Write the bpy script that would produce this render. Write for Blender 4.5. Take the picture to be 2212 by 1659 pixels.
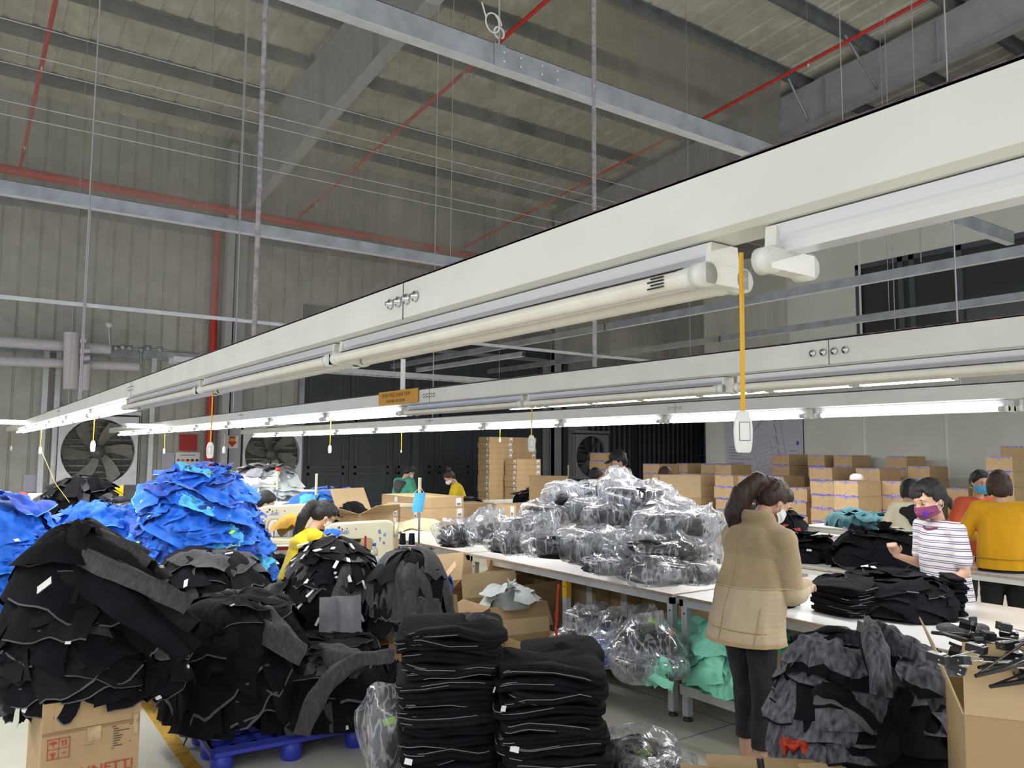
import bpy, bmesh, math, random
import numpy as np
from mathutils import Matrix, Vector
for o in list(bpy.data.objects): bpy.data.objects.remove(o)
SC = bpy.context.scene; COL = SC.collection
PI = math.pi; H = 1.65; FPX = 1715.0
# ---------------- camera (world: +Y along the lamp rows, +X across them, eye height 1.65 m)
ROT = np.array([[.816276,-.054230,-.575115],[-.577632,-.065400,-.813683],[.006513,.996385,-.084708]])
u_, s_, v_ = np.linalg.svd(ROT); ROT = u_ @ v_
cam = bpy.data.objects.new('camera', bpy.data.cameras.new('camera')); COL.objects.link(cam)
cam.data.sensor_width = 36; cam.data.lens = FPX/2212*36; cam.data.clip_end = 200
M4 = Matrix([list(ROT[i])+[0] for i in range(3)]+[[0,0,0,1]]); M4.translation = (0,0,H); cam.matrix_world = M4
SC.camera = cam
# ---------------- world, exposure, room light
SC.view_settings.view_transform = 'Standard'; SC.view_settings.look = 'None'; SC.view_settings.gamma = 1
SC.view_settings.use_curve_mapping = False; SC.view_settings.exposure = 0.0
w = bpy.data.worlds.new('hall_air'); SC.world = w; w.use_nodes = True
w.node_tree.nodes['Background'].inputs[0].default_value = (.93,.97,1,1); w.node_tree.nodes['Background'].inputs[1].default_value = .92
SC.cycles.transparent_max_bounces = 24; SC.cycles.max_bounces = 7; SC.cycles.diffuse_bounces = 3; SC.cycles.glossy_bounces = 3
SC.cycles.caustics_reflective = False; SC.cycles.caustics_refractive = False; SC.cycles.sample_clamp_indirect = 4
def area(name, loc, sx, sy, power, col=(1,.98,.95), rot=(0,0,0)):
    l = bpy.data.lights.new(name,'AREA'); l.shape='RECTANGLE'; l.size=sx; l.size_y=sy; l.energy=power; l.color=col
    o = bpy.data.objects.new(name,l); o.location=loc; o.rotation_euler=rot; COL.objects.link(o); return o
# light of the fluorescent rows; last three are extra fill added off-row, out of view
area('row_or_fill_light',(.81,9.5,1.86),.10,9.0,95)
area('row_or_fill_light',(2.28,9.2,1.86),.10,9.6,105)
area('row_or_fill_light',(4.31,7.3,1.86),.10,11.5,115)
area('row_or_fill_light',(9.1,8.6,2.44),.10,8.6,190)
area('row_or_fill_light',(-1.6,3.0,2.5),.12,12,170)
area('row_or_fill_light',(4.0,-3.5,2.9),.12,7,150)
area('row_or_fill_light',(8.5,-1.0,2.6),.12,8,150)
def at(u,v,d):
    r = ROT @ np.array([(u-1106)/FPX,-(v-829.5)/FPX,-1.0]); return Vector((r[0]*d,r[1]*d,r[2]*d+H))
def atz(u,v,z):
    r = ROT @ np.array([(u-1106)/FPX,-(v-829.5)/FPX,-1.0]); d=(z-H)/r[2]; return Vector((r[0]*d,r[1]*d,z))
def atx(u,v,x):
    r = ROT @ np.array([(u-1106)/FPX,-(v-829.5)/FPX,-1.0]); d=x/r[0]; return Vector((x,r[1]*d,r[2]*d+H))
def aty(u,v,y):
    r = ROT @ np.array([(u-1106)/FPX,-(v-829.5)/FPX,-1.0]); d=y/r[1]; return Vector((r[0]*d,y,r[2]*d+H))
# ---------------- materials
MT = {}
def mat(name, col, rough=.6, metal=0, var=0, scale=8, bump=0, bscale=40, stretch=(1,1,1), emit=0, sheen=0, spec=.5, col2=None):
    if name in MT: return MT[name]
    m = bpy.data.materials.new(name); m.use_nodes=True; MT[name]=m
    nt=m.node_tree; N=nt.nodes; L=nt.links; b=N['Principled BSDF']
    b.inputs['Base Color'].default_value=(*col,1); b.inputs['Roughness'].default_value=rough; b.inputs['Metallic'].default_value=metal
    b.inputs['Specular IOR Level'].default_value=spec
    if sheen: b.inputs['Sheen Weight'].default_value=sheen; b.inputs['Sheen Roughness'].default_value=.4
    if emit: b.inputs['Emission Color'].default_value=(*col,1); b.inputs['Emission Strength'].default_value=emit
    if var or bump or col2:
        tc=N.new('ShaderNodeTexCoord'); mp=N.new('ShaderNodeMapping'); mp.inputs['Scale'].default_value=stretch; L.new(tc.outputs['Object'],mp.inputs[0])
    if var or col2:
        n=N.new('ShaderNodeTexNoise'); n.inputs['Scale'].default_value=scale; n.inputs['Detail'].default_value=5; L.new(mp.outputs[0],n.inputs[0])
        r=N.new('ShaderNodeValToRGB'); r.color_ramp.elements[0].position=.32; r.color_ramp.elements[1].position=.68
        c2=col2 or tuple(min(1,c*(1+var)) for c in col); c1=col if col2 else tuple(c*(1-var) for c in col)
        r.color_ramp.elements[0].color=(*c1,1); r.color_ramp.elements[1].color=(*c2,1)
        L.new(n.outputs[0],r.inputs[0]); L.new(r.outputs[0],b.inputs['Base Color'])
    if bump:
        n2=N.new('ShaderNodeTexNoise'); n2.inputs['Scale'].default_value=bscale; n2.inputs['Detail'].default_value=4; L.new(mp.outputs[0],n2.inputs[0])
        bp=N.new('ShaderNodeBump'); bp.inputs['Strength'].default_value=bump; bp.inputs['Distance'].default_value=.01; L.new(n2.outputs[0],bp.inputs['Height']); L.new(bp.outputs[0],b.inputs['Normal'])
    return m
mat('lamp_white',(1,.985,.96),.4,emit=7)
mat('white_paint',(.74,.74,.70),.45,var=.05,scale=6)
mat('white_gloss',(.80,.79,.75),.3,var=.04,scale=30)
mat('reflector',(.78,.80,.85),.25,metal=.25)
mat('tube_off',(.80,.77,.70),.3,var=.05,scale=20)
mat('lint',(.17,.12,.14),.95,var=.5,scale=60,bump=.8,bscale=200)
mat('galv',(.36,.39,.43),.42,metal=.55,var=.2,scale=5,stretch=(1,1,1))
mat('galv_light',(.62,.65,.68),.4,metal=.3,var=.1,scale=9)
mat('steel_dark',(.05,.055,.06),.5,metal=.3)
mat('steel_rod',(.45,.44,.45),.5,metal=.4)
mat('rafter_grey',(.44,.45,.48),.5,var=.08,scale=3)
mat('roof_deck',(.62,.60,.53),.55,var=.18,scale=2.5)
mat('purlin',(.17,.19,.20),.5,var=.2,scale=4)
mat('wall_clad',(.46,.46,.43),.6,var=.12,scale=3)
mat('dark_door',(.055,.066,.078),.55,var=.15,scale=3)
mat('dark_frame',(.066,.078,.092),.5)
mat('white_wall',(.62,.64,.60),.7,var=.03,scale=2)
mat('red_pipe',(.52,.03,.02),.45,var=.15,scale=10)
mat('lilac_pipe',(.62,.60,.66),.5,var=.06,scale=20)
mat('floor',(.64,.62,.53),.32,var=.07,scale=1.6,bump=.05,bscale=30)
mat('yellow_line',(.55,.32,.03),.6,var=.3,scale=20)
mat('yellow',(.75,.42,.01),.45)
mat('switch_white',(.84,.84,.82),.3)
mat('card',(.45,.31,.165),.75,var=.07,scale=7,bump=.05,bscale=60)
mat('card_light',(.58,.42,.24),.75,var=.07,scale=7)
mat('card_in',(.29,.19,.095),.8,var=.08,scale=7)
mat('tape_blue',(.06,.05,.42),.4,var=.4,scale=40,col2=(.45,.42,.6))
mat('tape_clear',(.50,.36,.20),.25,var=.2,scale=25)
mat('label_white',(.8,.8,.8),.5)
mat('ink_red',(.45,.05,.03),.7); mat('ink_black',(.03,.025,.02),.7); mat('ink_blue',(.03,.08,.4),.6); mat('ink_grey',(.20,.20,.26),.7)
mat('lime',(.40,.80,.05),.5)
mat('cyan',(.08,.45,.75),.8,sheen=.2,var=.1); mat('blue',(.003,.115,.60),.75,sheen=.25,var=.28,scale=9,bump=.3,bscale=30)
mat('blue_deep',(.004,.05,.36),.75,sheen=.25,var=.3,scale=9,bump=.3,bscale=30)
mat('black_cloth',(.005,.0058,.0085),.85,var=.35,scale=9,bump=.4,bscale=35,spec=.14)
mat('black_cloth2',(.010,.010,.0125),.85,var=.3,scale=8,bump=.4,bscale=35,spec=.14)
mat('grey_cloth',(.050,.050,.058),.9,var=.35,scale=60,bump=.3,bscale=90,sheen=.08,stretch=(1,1,.2))
mat('heather',(.018,.02,.028),.9,scale=55,bump=.3,bscale=80,sheen=.08,stretch=(1,1,.22),col2=(.16,.165,.20))
mat('hem_grey',(.085,.085,.10),.8); mat('seam_shine',(.20,.21,.235),.7)
mat('lightgrey_cloth',(.26,.26,.29),.85,var=.2,scale=10,bump=.2); mat('pale_cloth',(.62,.68,.68),.85,var=.1,scale=10)
mat('teal_cloth',(.05,.17,.20),.85,var=.3,scale=8,bump=.3,sheen=.1); mat('mint_cloth',(.30,.85,.62),.7,var=.15,scale=6,bump=.3,bscale=20,sheen=.1)
mat('mustard',(.52,.27,.02),.85,var=.12,scale=20,sheen=.1); mat('cream_cloth',(.80,.78,.50),.8,var=.1)
mat('table_white',(.76,.76,.76),.22,var=.03,scale=3); mat('table_edge',(.50,.40,.32),.5,var=.2,scale=20)
mat('pallet_blue',(.035,.05,.47),.38,var=.12,scale=6); mat('green_plastic',(.01,.62,.10),.35,var=.05)
mat('skin',(.60,.36,.25),.5,var=.05,scale=20); mat('hair_black',(.009,.007,.007),.5,var=.4,scale=30,bump=.5,bscale=60,stretch=(6,6,.6)); mat('hair_brown',(.060,.022,.011),.45,col2=(.012,.007,.005),scale=10,bump=.6,bscale=50,stretch=(5,5,.5))
mat('red_cloth',(.62,.06,.02),.8,var=.1); mat('dark_red',(.30,.01,.03),.8,var=.2,bump=.3)
mat('machine',(.62,.58,.42),.4,var=.04,scale=5); mat('mask_white',(.82,.83,.84),.8); mat('mask_blue',(.10,.48,.85),.75,var=.08)
mat('black_plastic',(.012,.012,.014),.25); mat('chrome',(.7,.7,.72),.2,metal=1); mat('green_jacket',(.04,.28,.17),.7,var=.15,scale=6,bump=.3)
mat('yellow_cloth',(.72,.52,.01),.85,var=.08,sheen=.15,bump=.2,bscale=12)
# ---------------- geometry helpers
def tag(o, label=None, cat=None, group=None, kind=None):
    if label:
        o['label']=label
        if len(label.replace('-',' ').split())>16 or len(label.split())>15: print('LONG',label)
    if cat: o['category']=cat
    if group: o['group']=group
    if kind: o['kind']=kind
    return o
def empty(name, loc=(0,0,0), rz=0, label=None, cat=None, group=None, kind=None):
    o=bpy.data.objects.new(name,None); COL.objects.link(o); o.location=loc; o.rotation_euler=(0,0,rz); o.empty_display_size=.1
    return tag(o,label,cat,group,kind)
def clone(o, parent=None):
    c=o.copy(); COL.objects.link(c)
    if parent is not None: c.parent=parent
    for ch in [x for x in KIDS.get(o.name,[])]:
        d=clone(ch,c); d.matrix_parent_inverse=ch.matrix_parent_inverse.copy()
    return c
KIDS={}
def link(name, me, parent=None, loc=None, rot=None):
    o=bpy.data.objects.new(name,me); COL.objects.link(o)
    if parent is not None: o.parent=parent; KIDS.setdefault(parent.name,[]).append(o)
    if loc is not None: o.location=loc
    if rot is not None: o.rotation_euler=rot
    return o
class MB:
    "collects shapes, then becomes ONE mesh object"
    def __init__(s): s.v=[]; s.f=[]; s.mi=[]; s.sm=[]
    def add(s, vs, fs, mi=0, sm=False):
        n=len(s.v); s.v.extend([tuple(p) for p in vs]); s.f.extend([tuple(i+n for i in f) for f in fs]); s.mi.extend([mi]*len(fs)); s.sm.extend([sm]*len(fs)); return s
    def box(s, a, b, mi=0, M=None):
        x0,y0,z0=a; x1,y1,z1=b
        vs=[Vector(p) for p in ((x0,y0,z0),(x1,y0,z0),(x1,y1,z0),(x0,y1,z0),(x0,y0,z1),(x1,y0,z1),(x1,y1,z1),(x0,y1,z1))]
        if M: vs=[M@p for p in vs]
        return s.add(vs,[(0,3,2,1),(4,5,6,7),(0,1,5,4),(1,2,6,5),(2,3,7,6),(3,0,4,7)],mi)
    def cbox(s,c,d,mi=0,M=None): return s.box([c[i]-d[i]/2 for i in range(3)],[c[i]+d[i]/2 for i in range(3)],mi,M)
    def tube(s, pts, r, n=8, mi=0, cap=True, sm=True):
        pts=[Vector(p) for p in pts]; m=len(pts); rs=r if hasattr(r,'__len__') else [r]*m; vs=[]; up=None
        for i,p in enumerate(pts):
            t=(pts[min(i+1,m-1)]-pts[max(i-1,0)]).normalized()
            if up is None: up=t.orthogonal().normalized()
            up=(up-t*up.dot(t)); up=up.normalized() if up.length>1e-6 else t.orthogonal().normalized(); w=t.cross(up)
            for k in range(n):
                a=2*PI*k/n; vs.append(p+(up*math.cos(a)+w*math.sin(a))*rs[i])
        fs=[(i*n+k,i*n+(k+1)%n,(i+1)*n+(k+1)%n,(i+1)*n+k) for i in range(m-1) for k in range(n)]
        s.add(vs,fs,mi,sm)
        if cap: s.add(vs[:n],[tuple(range(n))[::-1]],mi); s.add(vs[-n:],[tuple(range(n))],mi)
        return s
    def lathe(s, prof, c=(0,0,0), n=16, mi=0, M=None, sm=True):
        vs=[]
        for r,z in prof:
            for k in range(n):
                a=2*PI*k/n; p=Vector((c[0]+r*math.cos(a),c[1]+r*math.sin(a),c[2]+z)); vs.append(M@p if M else p)
        m=len(prof); s.add(vs,[(i*n+k,i*n+(k+1)%n,(i+1)*n+(k+1)%n,(i+1)*n+k) for i in range(m-1) for k in range(n)],mi,sm)
        s.add(vs[:n],[tuple(range(n))[::-1]],mi); s.add(vs[-n:],[tuple(range(n))],mi); return s
    def prism(s, poly, a, b, axis='y', mi=0):
        n=len(poly); vs=[]
        for t in (a,b):
            for p,q in poly: vs.append((p,t,q) if axis=='y' else (t,p,q) if axis=='x' else (p,q,t))
        s.add(vs,[tuple(range(n)),tuple(range(2*n-1,n-1,-1))]+[(i,i+n,(i+1)%n+n,(i+1)%n) for i in range(n)],mi); return s
    def quad(s,a,b,c,d,mi=0): return s.add([a,b,c,d],[(0,1,2,3)],mi)
    def mesh(s, name, mats):
        me=bpy.data.meshes.new(name); me.from_pydata(s.v,[],s.f)
        for m in (mats if isinstance(mats,(list,tuple)) else [mats]): me.materials.append(MT[m] if isinstance(m,str) else m)
        me.polygons.foreach_set('material_index',s.mi); me.polygons.foreach_set('use_smooth',s.sm); me.update(); return me
    def build(s, name, mats, parent=None, loc=None, rot=None, fix=True):
        me=s.mesh(name,mats)
        if fix:
            bm=bmesh.new(); bm.from_mesh(me); bmesh.ops.recalc_face_normals(bm,faces=bm.faces); bm.to_mesh(me); bm.free()
        return link(name,me,parent,loc,rot)
def bevel(o,w=.004,seg=2):
    m=o.modifiers.new('b','BEVEL'); m.width=w; m.segments=seg; m.limit_method='ANGLE'; return o
def grid_mesh(name, P, mats, mi=None, wrap=False, smooth=True):
    "P: (n,m,3) array -> mesh"
    n,m=P.shape[:2]; me=bpy.data.meshes.new(name)
    idx=np.arange(n*m).reshape(n,m)
    a=idx[:-1,:-1]; b=idx[1:,:-1]; c=idx[1:,1:]; d=idx[:-1,1:]
    if wrap:
        j=np.arange(m); jn=(j+1)%m; a=idx[:-1][:,j]; b=idx[1:][:,j]; c=idx[1:][:,jn]; d=idx[:-1][:,jn]
    F=np.stack([a,b,c,d],-1).reshape(-1,4)
    nf=len(F); me.vertices.add(n*m); me.vertices.foreach_set('co',P.reshape(-1).astype(np.float32))
    me.loops.add(nf*4); me.loops.foreach_set('vertex_index',F.reshape(-1).astype(np.int32))
    me.polygons.add(nf); me.polygons.foreach_set('loop_start',(np.arange(nf)*4).astype(np.int32))
    for q in mats: me.materials.append(MT[q] if isinstance(q,str) else q)
    if mi is not None: me.polygons.foreach_set('material_index',np.asarray(mi).reshape(-1).astype(np.int32))
    me.polygons.foreach_set('use_smooth',np.full(nf,smooth)); me.update(calc_edges=True); return me
_rs=np.random.RandomState(7); _T=_rs.rand(64,64,64)*2-1
def vn(P,s=1.0,off=0.0):
    "smooth value noise, vectorised; P (...,3)"
    Q=np.asarray(P)*s+off+500.; I=np.floor(Q).astype(int); F=Q-I; F=F*F*(3-2*F); I%=64; J=(I+1)%64
    x0,y0,z0=I[...,0],I[...,1],I[...,2]; x1,y1,z1=J[...,0],J[...,1],J[...,2]; fx,fy,fz=F[...,0],F[...,1],F[...,2]
    def l(a,b,t): return a+(b-a)*t
    return l(l(l(_T[x0,y0,z0],_T[x1,y0,z0],fx),l(_T[x0,y1,z0],_T[x1,y1,z0],fx),fy),l(l(_T[x0,y0,z1],_T[x1,y0,z1],fx),l(_T[x0,y1,z1],_T[x1,y1,z1],fx),fy),fz)
def ridged(P,s,off=0): return 1-2*np.abs(vn(P,s,off))
def text(name, body, size, mat_, parent=None, M=None, ext=.0006, sx=1):
    cu=bpy.data.curves.new(name,'FONT'); cu.body=body; cu.size=size; cu.extrude=ext
    o=bpy.data.objects.new(name,cu); COL.objects.link(o); dg=bpy.context.evaluated_depsgraph_get()
    me=bpy.data.meshes.new_from_object(o.evaluated_get(dg)); bpy.data.objects.remove(o)
    me.materials.clear(); me.materials.append(MT[mat_]); me.transform(Matrix.Diagonal((sx,1,1,1)))
    o=link(name,me,parent)
    if M is not None: o.matrix_local=M
    return o
def frame(org, xd, yd):
    xd=Vector(xd).normalized(); yd=Vector(yd).normalized(); zd=xd.cross(yd)
    M=Matrix((xd,yd,zd)).transposed().to_4x4(); M.translation=org; return M
def S(name,mb,mats,parent=None): 
    o=mb.build(name,mats,parent)
    if parent is None: o['kind']='structure'
    return o
# ================= the hall =================
YW=17.0; XW=13.5; YS=8.88
def roofz(y): return 8.80-.085*(y-8.9)
m=MB(); m.box((-9,-6,-.1),(24,22,0)); S('floor',m,['floor'])
m=MB()
for a,b in (((1.09,2.5),(1.17,5.75)),):
    pts=[(1.10,2.5),(1.17,2.5),(1.18,3.9),(1.165,4.6),(1.185,5.6),(1.18,7.4),(1.10,7.4),(1.105,5.5),(1.09,4.7),(1.10,3.8)]
    m.prism([(x,y) for x,y in pts],0,.0015,'z')
line=m.build('trim_1',['yellow_line']); line['kind']='structure'; line['label']='worn yellow line painted on the floor'
m=MB()
for y in (3.3,9.3): m.box((-9,y-.004,.0003),(24,y+.004,.0012))
for x in (-2.0,4.0,10.0): m.box((x-.004,-6,.0003),(x+.004,22,.0012))
S('trim_2',m,['ink_grey'])
# roof deck with ribs running along Y, purlins across
m=MB(); pr=[]; x=-9.0
while x<24: pr+= [(x,0),(x+.30,0),(x+.325,.03),(x+.385,.03),(x+.41,0)]; x+=.41
vs=[]; ys=(-6,YW+.5)
for y in ys: vs+=[(px,y,roofz(y)+.16+pz) for px,pz in pr]
n=len(pr); m.add(vs,[(i,i+1,n+i+1,n+i) for i in range(n-1)])
roof=m.build('ceiling',['roof_deck'],fix=False); roof['kind']='structure'
y=3.25
while y<YW:
    m=MB(); z=roofz(y); m.box((-9,y-.004,z-.03),(24,y+.004,z+.155)); m.box((-9,y-.004,z-.035),(24,y+.075,z-.03)); m.box((-9,y-.075,z+.150),(24,y,z+.157)); m.box((-9,y+.070,z-.035),(24,y+.075,z-.012))
    m.build('roof_purlin',['purlin'],roof); y+=1.42
# translucent skylight joints
for x in (11.6,13.0):
    m=MB(); m.box((x,-6,0),(x+.05,8,.004)); o=m.build('light_slot',['label_white'],roof); 
    for v in o.data.vertices: v.co.z+=roofz(v.co.y)+.155
def rafter(x,y0,y1,d0,d1,w=.22):
    "steel I-section following the roof, deeper at d1"
    r=MB(); 
    for k in range(8):
        ya=y0+(y1-y0)*k/8; yb=y0+(y1-y0)*(k+1)/8; da=d0+(d1-d0)*k/8; db=d0+(d1-d0)*(k+1)/8
        za,zb=roofz(ya)-.04,roofz(yb)-.04
        def seg(x0,x1,a0,b0,a1,b1): r.add([(x0,ya,a0),(x1,ya,a0),(x1,ya,b0),(x0,ya,b0),(x0,yb,a1),(x1,yb,a1),(x1,yb,b1),(x0,yb,b1)],[(0,1,2,3),(7,6,5,4),(0,4,5,1),(1,5,6,2),(2,6,7,3),(3,7,4,0)])
        seg(x-.006,x+.006,za-da,za,zb-db,zb); seg(x-w/2,x+w/2,za-da-.014,za-da,zb-db-.014,zb-db); seg(x-w/2,x+w/2,za-.012,za,zb-.012,zb)
    o=S('trim_rafter',r,['rafter_grey']); o.name='roof_rafter'
    for k in range(1,9):
        y=y0+(y1-y0)*k/9; d=d0+(d1-d0)*k/9; s=MB(); s.box((x-w/2+.01,y-.006,roofz(y)-.04-d),(x+w/2-.01,y+.006,roofz(y)-.05)); s.build('stiffener',['rafter_grey'],o)
    return o
rafter(4.95,-2,YW-.2,.85,1.35); rafter(13.3,-2,YW-.2,.72,.85); rafter(-3.4,-2,YW-.2,.85,1.3)
for x,y in ((14.6,8.9),(14.2,7.48)):
    m=MB(); m.tube([(13.35,y,roofz(y)-.75),(x-1.9,y,roofz(y)-.02)],.025,6); tag(m.build('roof_brace',['galv']),'grey diagonal brace from roof purlin down to the right-hand steel rafter near y %s'%('curtain' if y>8 else 'opening'),'brace')
# end wall: ribbed cladding, columns, doors
def ribbed(x0,x1,z0,z1,step=.2):
    m=MB(); x=x0; pr=[]
    while x<x1: pr+=[(x,0),(x+step*.84,0),(x+step*.87,.028),(x+step*.97,.028),(x+step,0)]; x+=step
    n=len(pr); m.add([(a,YW+b,z) for z in (z0,z1) for a,b in pr],[(i,i+1,n+i+1,n+i) for i in range(n-1)]); return m
wl=ribbed(-9,24,0,9,.31).build('wall_end',['wall_clad'],fix=False); wl['kind']='structure'
m=MB(); m.box((-9,YW-.06,3.42),(24,YW-.0,3.6)); m.box((-9,YW-.06,6.1),(24,YW,6.25)); S('trim_3',m,['galv'])
def column(x,y,w=.5,z1=8,mt='rafter_grey'):
    c=MB(); c.box((x-w/2,y-.26,0),(x-w/2+.1,y-.22,z1)); c.box((x-w/2,y-.26,0),(x+w/2,y-.245,z1)); c.box((x-.008,y-.25,0),(x+.008,y,z1)); c.box((x-w/2,y-.02,0),(x+w/2,y-.005,z1)); o=S('steel_column',c,[mt]); return o
column(4.78,YW,.34); column(-3.4,YW,.34); column(13.3,YW,.34)
m=MB(); m.box((4.48,YW-.5,0),(4.62,YW-.22,8)); o=S('steel_column',m,['rafter_grey'])
# dark sliding doors, each leaf with recessed panels
DZ=4.05
fr=MB(); fr.box((6.22,YW-.12,0),(6.34,YW,DZ+.1)); fr.box((6.3,YW-.12,DZ),(13.0,YW,DZ+.1)); S('door_frame_1',fr,['galv'])
xs=[6.34,7.45,8.56,9.67,10.78,11.89,13.0]
for i in range(6):
    d=empty('door_%d'%(i+1),(xs[i],YW-.07,0)); d['kind']='structure'
    W=xs[i+1]-xs[i]-.012
    m=MB(); m.box((0,0,0),(W,.04,DZ)); m.build('door_leaf',['dark_door'],d)
    for (a,b) in ((.15,1.15),(1.25,2.35),(2.5,3.9)):
        for (c,e) in ((.12,W-.12),):
            q=MB(); q.box((c,-.02,a),(e,0,a+.05)); q.box((c,-.02,b-.05),(e,0,b)); q.box((c,-.02,a),(c+.05,0,b)); q.box((e-.05,-.02,a),(e,0,b)); q.build('panel_moulding',['dark_frame'],d)
    if i in (2,3):
        h=MB(); h.box((.05,-.07,1.15),(.2,-.04,1.18)); h.box((.05,-.05,1.1),(.09,0,1.25)); h.build('handle',['steel_dark'],d)
m=MB(); m.box((6.3,YW-.03,DZ+.1),(13.3,YW+.005,4.9)); S('wall_panel_1',m,['dark_door'])
for x in (9.0,13.6,16.2,18.9):
    m=MB(); m.box((x,YW-.2,0),(x+.16,YW-.04,DZ)); S('door_post_1' if x<10 else 'gate_post',m,['dark_frame'] if x>10 else ['dark_frame'])
# slatted steel gate right of the doors
g=tag(empty('slatted_gate',(14.6,YW-.12,0)),'dark steel gate with vertical slats at the far end, before the white partition','gate')
m=MB(); m.box((0,0,0),(5.6,.04,.1)); m.box((0,0,3.0),(5.6,.04,3.1)); m.box((0,.01,2.1),(5.6,.03,2.16)); m.build('gate_frame',['dark_frame'],g)
m=MB(); m.box((0,.05,0),(5.6,.07,3.05)); m.build('back_sheet',['dark_door'],g)
sl=MB(); sl.box((0,0,.1),(.055,.035,3.0)); sme=sl.mesh('slat',['galv'])
for i in range(28): link('slat',sme,g,loc=(.1+i*.2,-.01,0))
# ventilation fans with square cowls
def fan(x0,z0=.86,w=1.38,rot=0,lab=''):
    f=tag(empty('wall_fan',(x0,YW-.2,z0)),lab,'fan')
    c=MB(); n=40; R=w*.455
    inner=[(w/2+R*math.cos(2*PI*k/n),w/2+R*math.sin(2*PI*k/n)) for k in range(n)]
    outer=[]
    for k in range(n):
        a=2*PI*k/n; q=max(abs(math.cos(a)),abs(math.sin(a))); outer.append((w/2+w/2*math.cos(a)/q,w/2+w/2*math.sin(a)/q))
    vs=[(a,0,b) for a,b in outer]+[(a,0,b) for a,b in inner]+[(a,.18,b) for a,b in inner]
    c.add(vs,[(k,(k+1)%n,n+(k+1)%n,n+k) for k in range(n)]+[(n+k,n+(k+1)%n,2*n+(k+1)%n,2*n+k) for k in range(n)])
    c.box((0,0,0),(.012,.2,w)); c.box((w-.012,0,0),(w,.2,w)); c.box((0,0,w-.012),(w,.2,w)); c.box((0,0,0),(w,.2,.012)); c.build('cowl',['galv_light'],f)
    lv=MB(); lv.box((0,0,0),(w*.92,.012,.10),M=Matrix.Rotation(.5,4,'X')); lm=lv.mesh('louvre',['louvre'])
    for i in range(10): link('louvre',lm,f,loc=(w*.04,.165,.08+i*.122))
    hb=MB(); hb.lathe([(.0,0),(.13,0),(.13,.1),(.0,.1)],n=16,M=Matrix.Translation((w/2,.04,w/2))@Matrix.Rotation(-PI/2,4,'X')); hb.build('hub',['louvre'],f)
    bl=MB()
    P=[]; 
    for i in range(7):
        t=i/6; r=.1+t*(R-.14); wd=.08+.10*t; tw=.9-.35*t; sw=.18*t*t
        for s in (-1,1): P.append((s*wd*math.cos(tw)+sw,s*wd*math.sin(tw)*.45,r))
    bl.add(P,[(2*i,2*i+1,2*i+3,2*i+2) for i in range(6)],0,True); bm_=bl.mesh('blade',['blade'])
    for k in range(6):
        o=link('blade',bm_,f); o.matrix_local=Matrix.Translation((w/2,.08,w/2))@Matrix.Rotation(rot+k*PI/3,4,'Y')
    s=MB(); s.box((-.02,-.03,w+.02),(w+.02,.2,w+.09)); s.build('shelf_angle',['galv_light'],f)
    return f
mat('louvre',(.13,.13,.12),.5,metal=.4,var=.4,scale=20); mat('blade',(.22,.22,.20),.4,metal=.5,var=.2,scale=8)
fan(1.63,.9,1.38,.25,'square industrial fan with six blades left of the red standpipe')
fan(5.0,.9,1.30,.6,'square industrial fan behind the pale garment heap, right of the steel column')
fan(14.0,.9,1.25,.4,'dark wall fan behind the tall carton stacks right of the dark doors')
for x in (1.35,3.2,1.55,-.05): 
    m=MB(); m.box((x,YW-.12,0),(x+.09,YW,3.45)); S('wall_post',m,['galv_light'])
# window at far left
w1=empty('window_1',(-.9,YW-.06,1.05)); w1['kind']='structure'
m=MB(); m.box((0,0,0),(.08,.06,1.9)); m.box((1.05,0,0),(1.13,.06,1.9)); m.box((0,0,0),(1.13,.06,.08)); m.box((0,0,1.82),(1.13,.06,1.9)); m.build('window_frame',['dark_frame'],w1)
mat('window_glow',(1,.88,.60),.4,emit=1.3); m=MB(); m.box((.3,.02,.5),(.98,.04,1.5)); m.build('pane',['window_glow'],w1)
m=MB(); m.box((.08,.03,.08),(1.05,.05,1.82)); m.build('pane',['dark_door'],w1)
# right white partition with office window
m=MB(); m.box((XW,-6,0),(XW+.2,11.75,2.75)); m.box((XW,8.15,2.75),(XW+.2,11.75,5.72)); m.box((XW,-6,5.12),(XW+.2,8.15,5.72)); m.box((XW,-6,2.75),(XW+.2,8.15,3.75)); S('wall_right',m,['white_wall'])
for y in (8.05,5.2,4.0,6.6,2.7):
    m=MB(); m.box((XW-.012,y-.02,0),(XW,y+.02,2.7 if y<8 else 5.7)); S('trim_4',m,['white_paint'])
w2=empty('window_2',(XW,0,3.75)); w2['kind']='structure'
mat('office_glass',(.03,.04,.04),.08,spec=.8)
m=MB(); m.box((.05,-6,0),(.07,8.15,1.37)); m.build('pane',['office_glass'],w2)
for y in (8.1,7.3,7.1,6.3,4.6,3.0,1.4):
    m=MB(); m.box((.01,y-.045,0),(.09,y+.045,1.37)); m.build('mullion',['dark_frame'],w2)
m=MB(); m.box((.01,-6,1.28),(.09,8.15,1.37)); m.box((.01,-6,0),(.09,8.15,.07)); m.box((.01,6.3,1.05),(.09,8.15,1.10)); m.build('window_frame',['dark_frame'],w2)
m=MB(); m.box((19.8,11,0),(20,YW,3.2)); m.box((XW,11.75,0),(XW+.02,11.78,2.7)); S('wall_stair',m,['dark_door'])
m=MB(); m.box((XW+.2,-6,2.7),(24,22,2.9),0); S('floor_mezzanine',m,['white_wall'])
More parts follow.
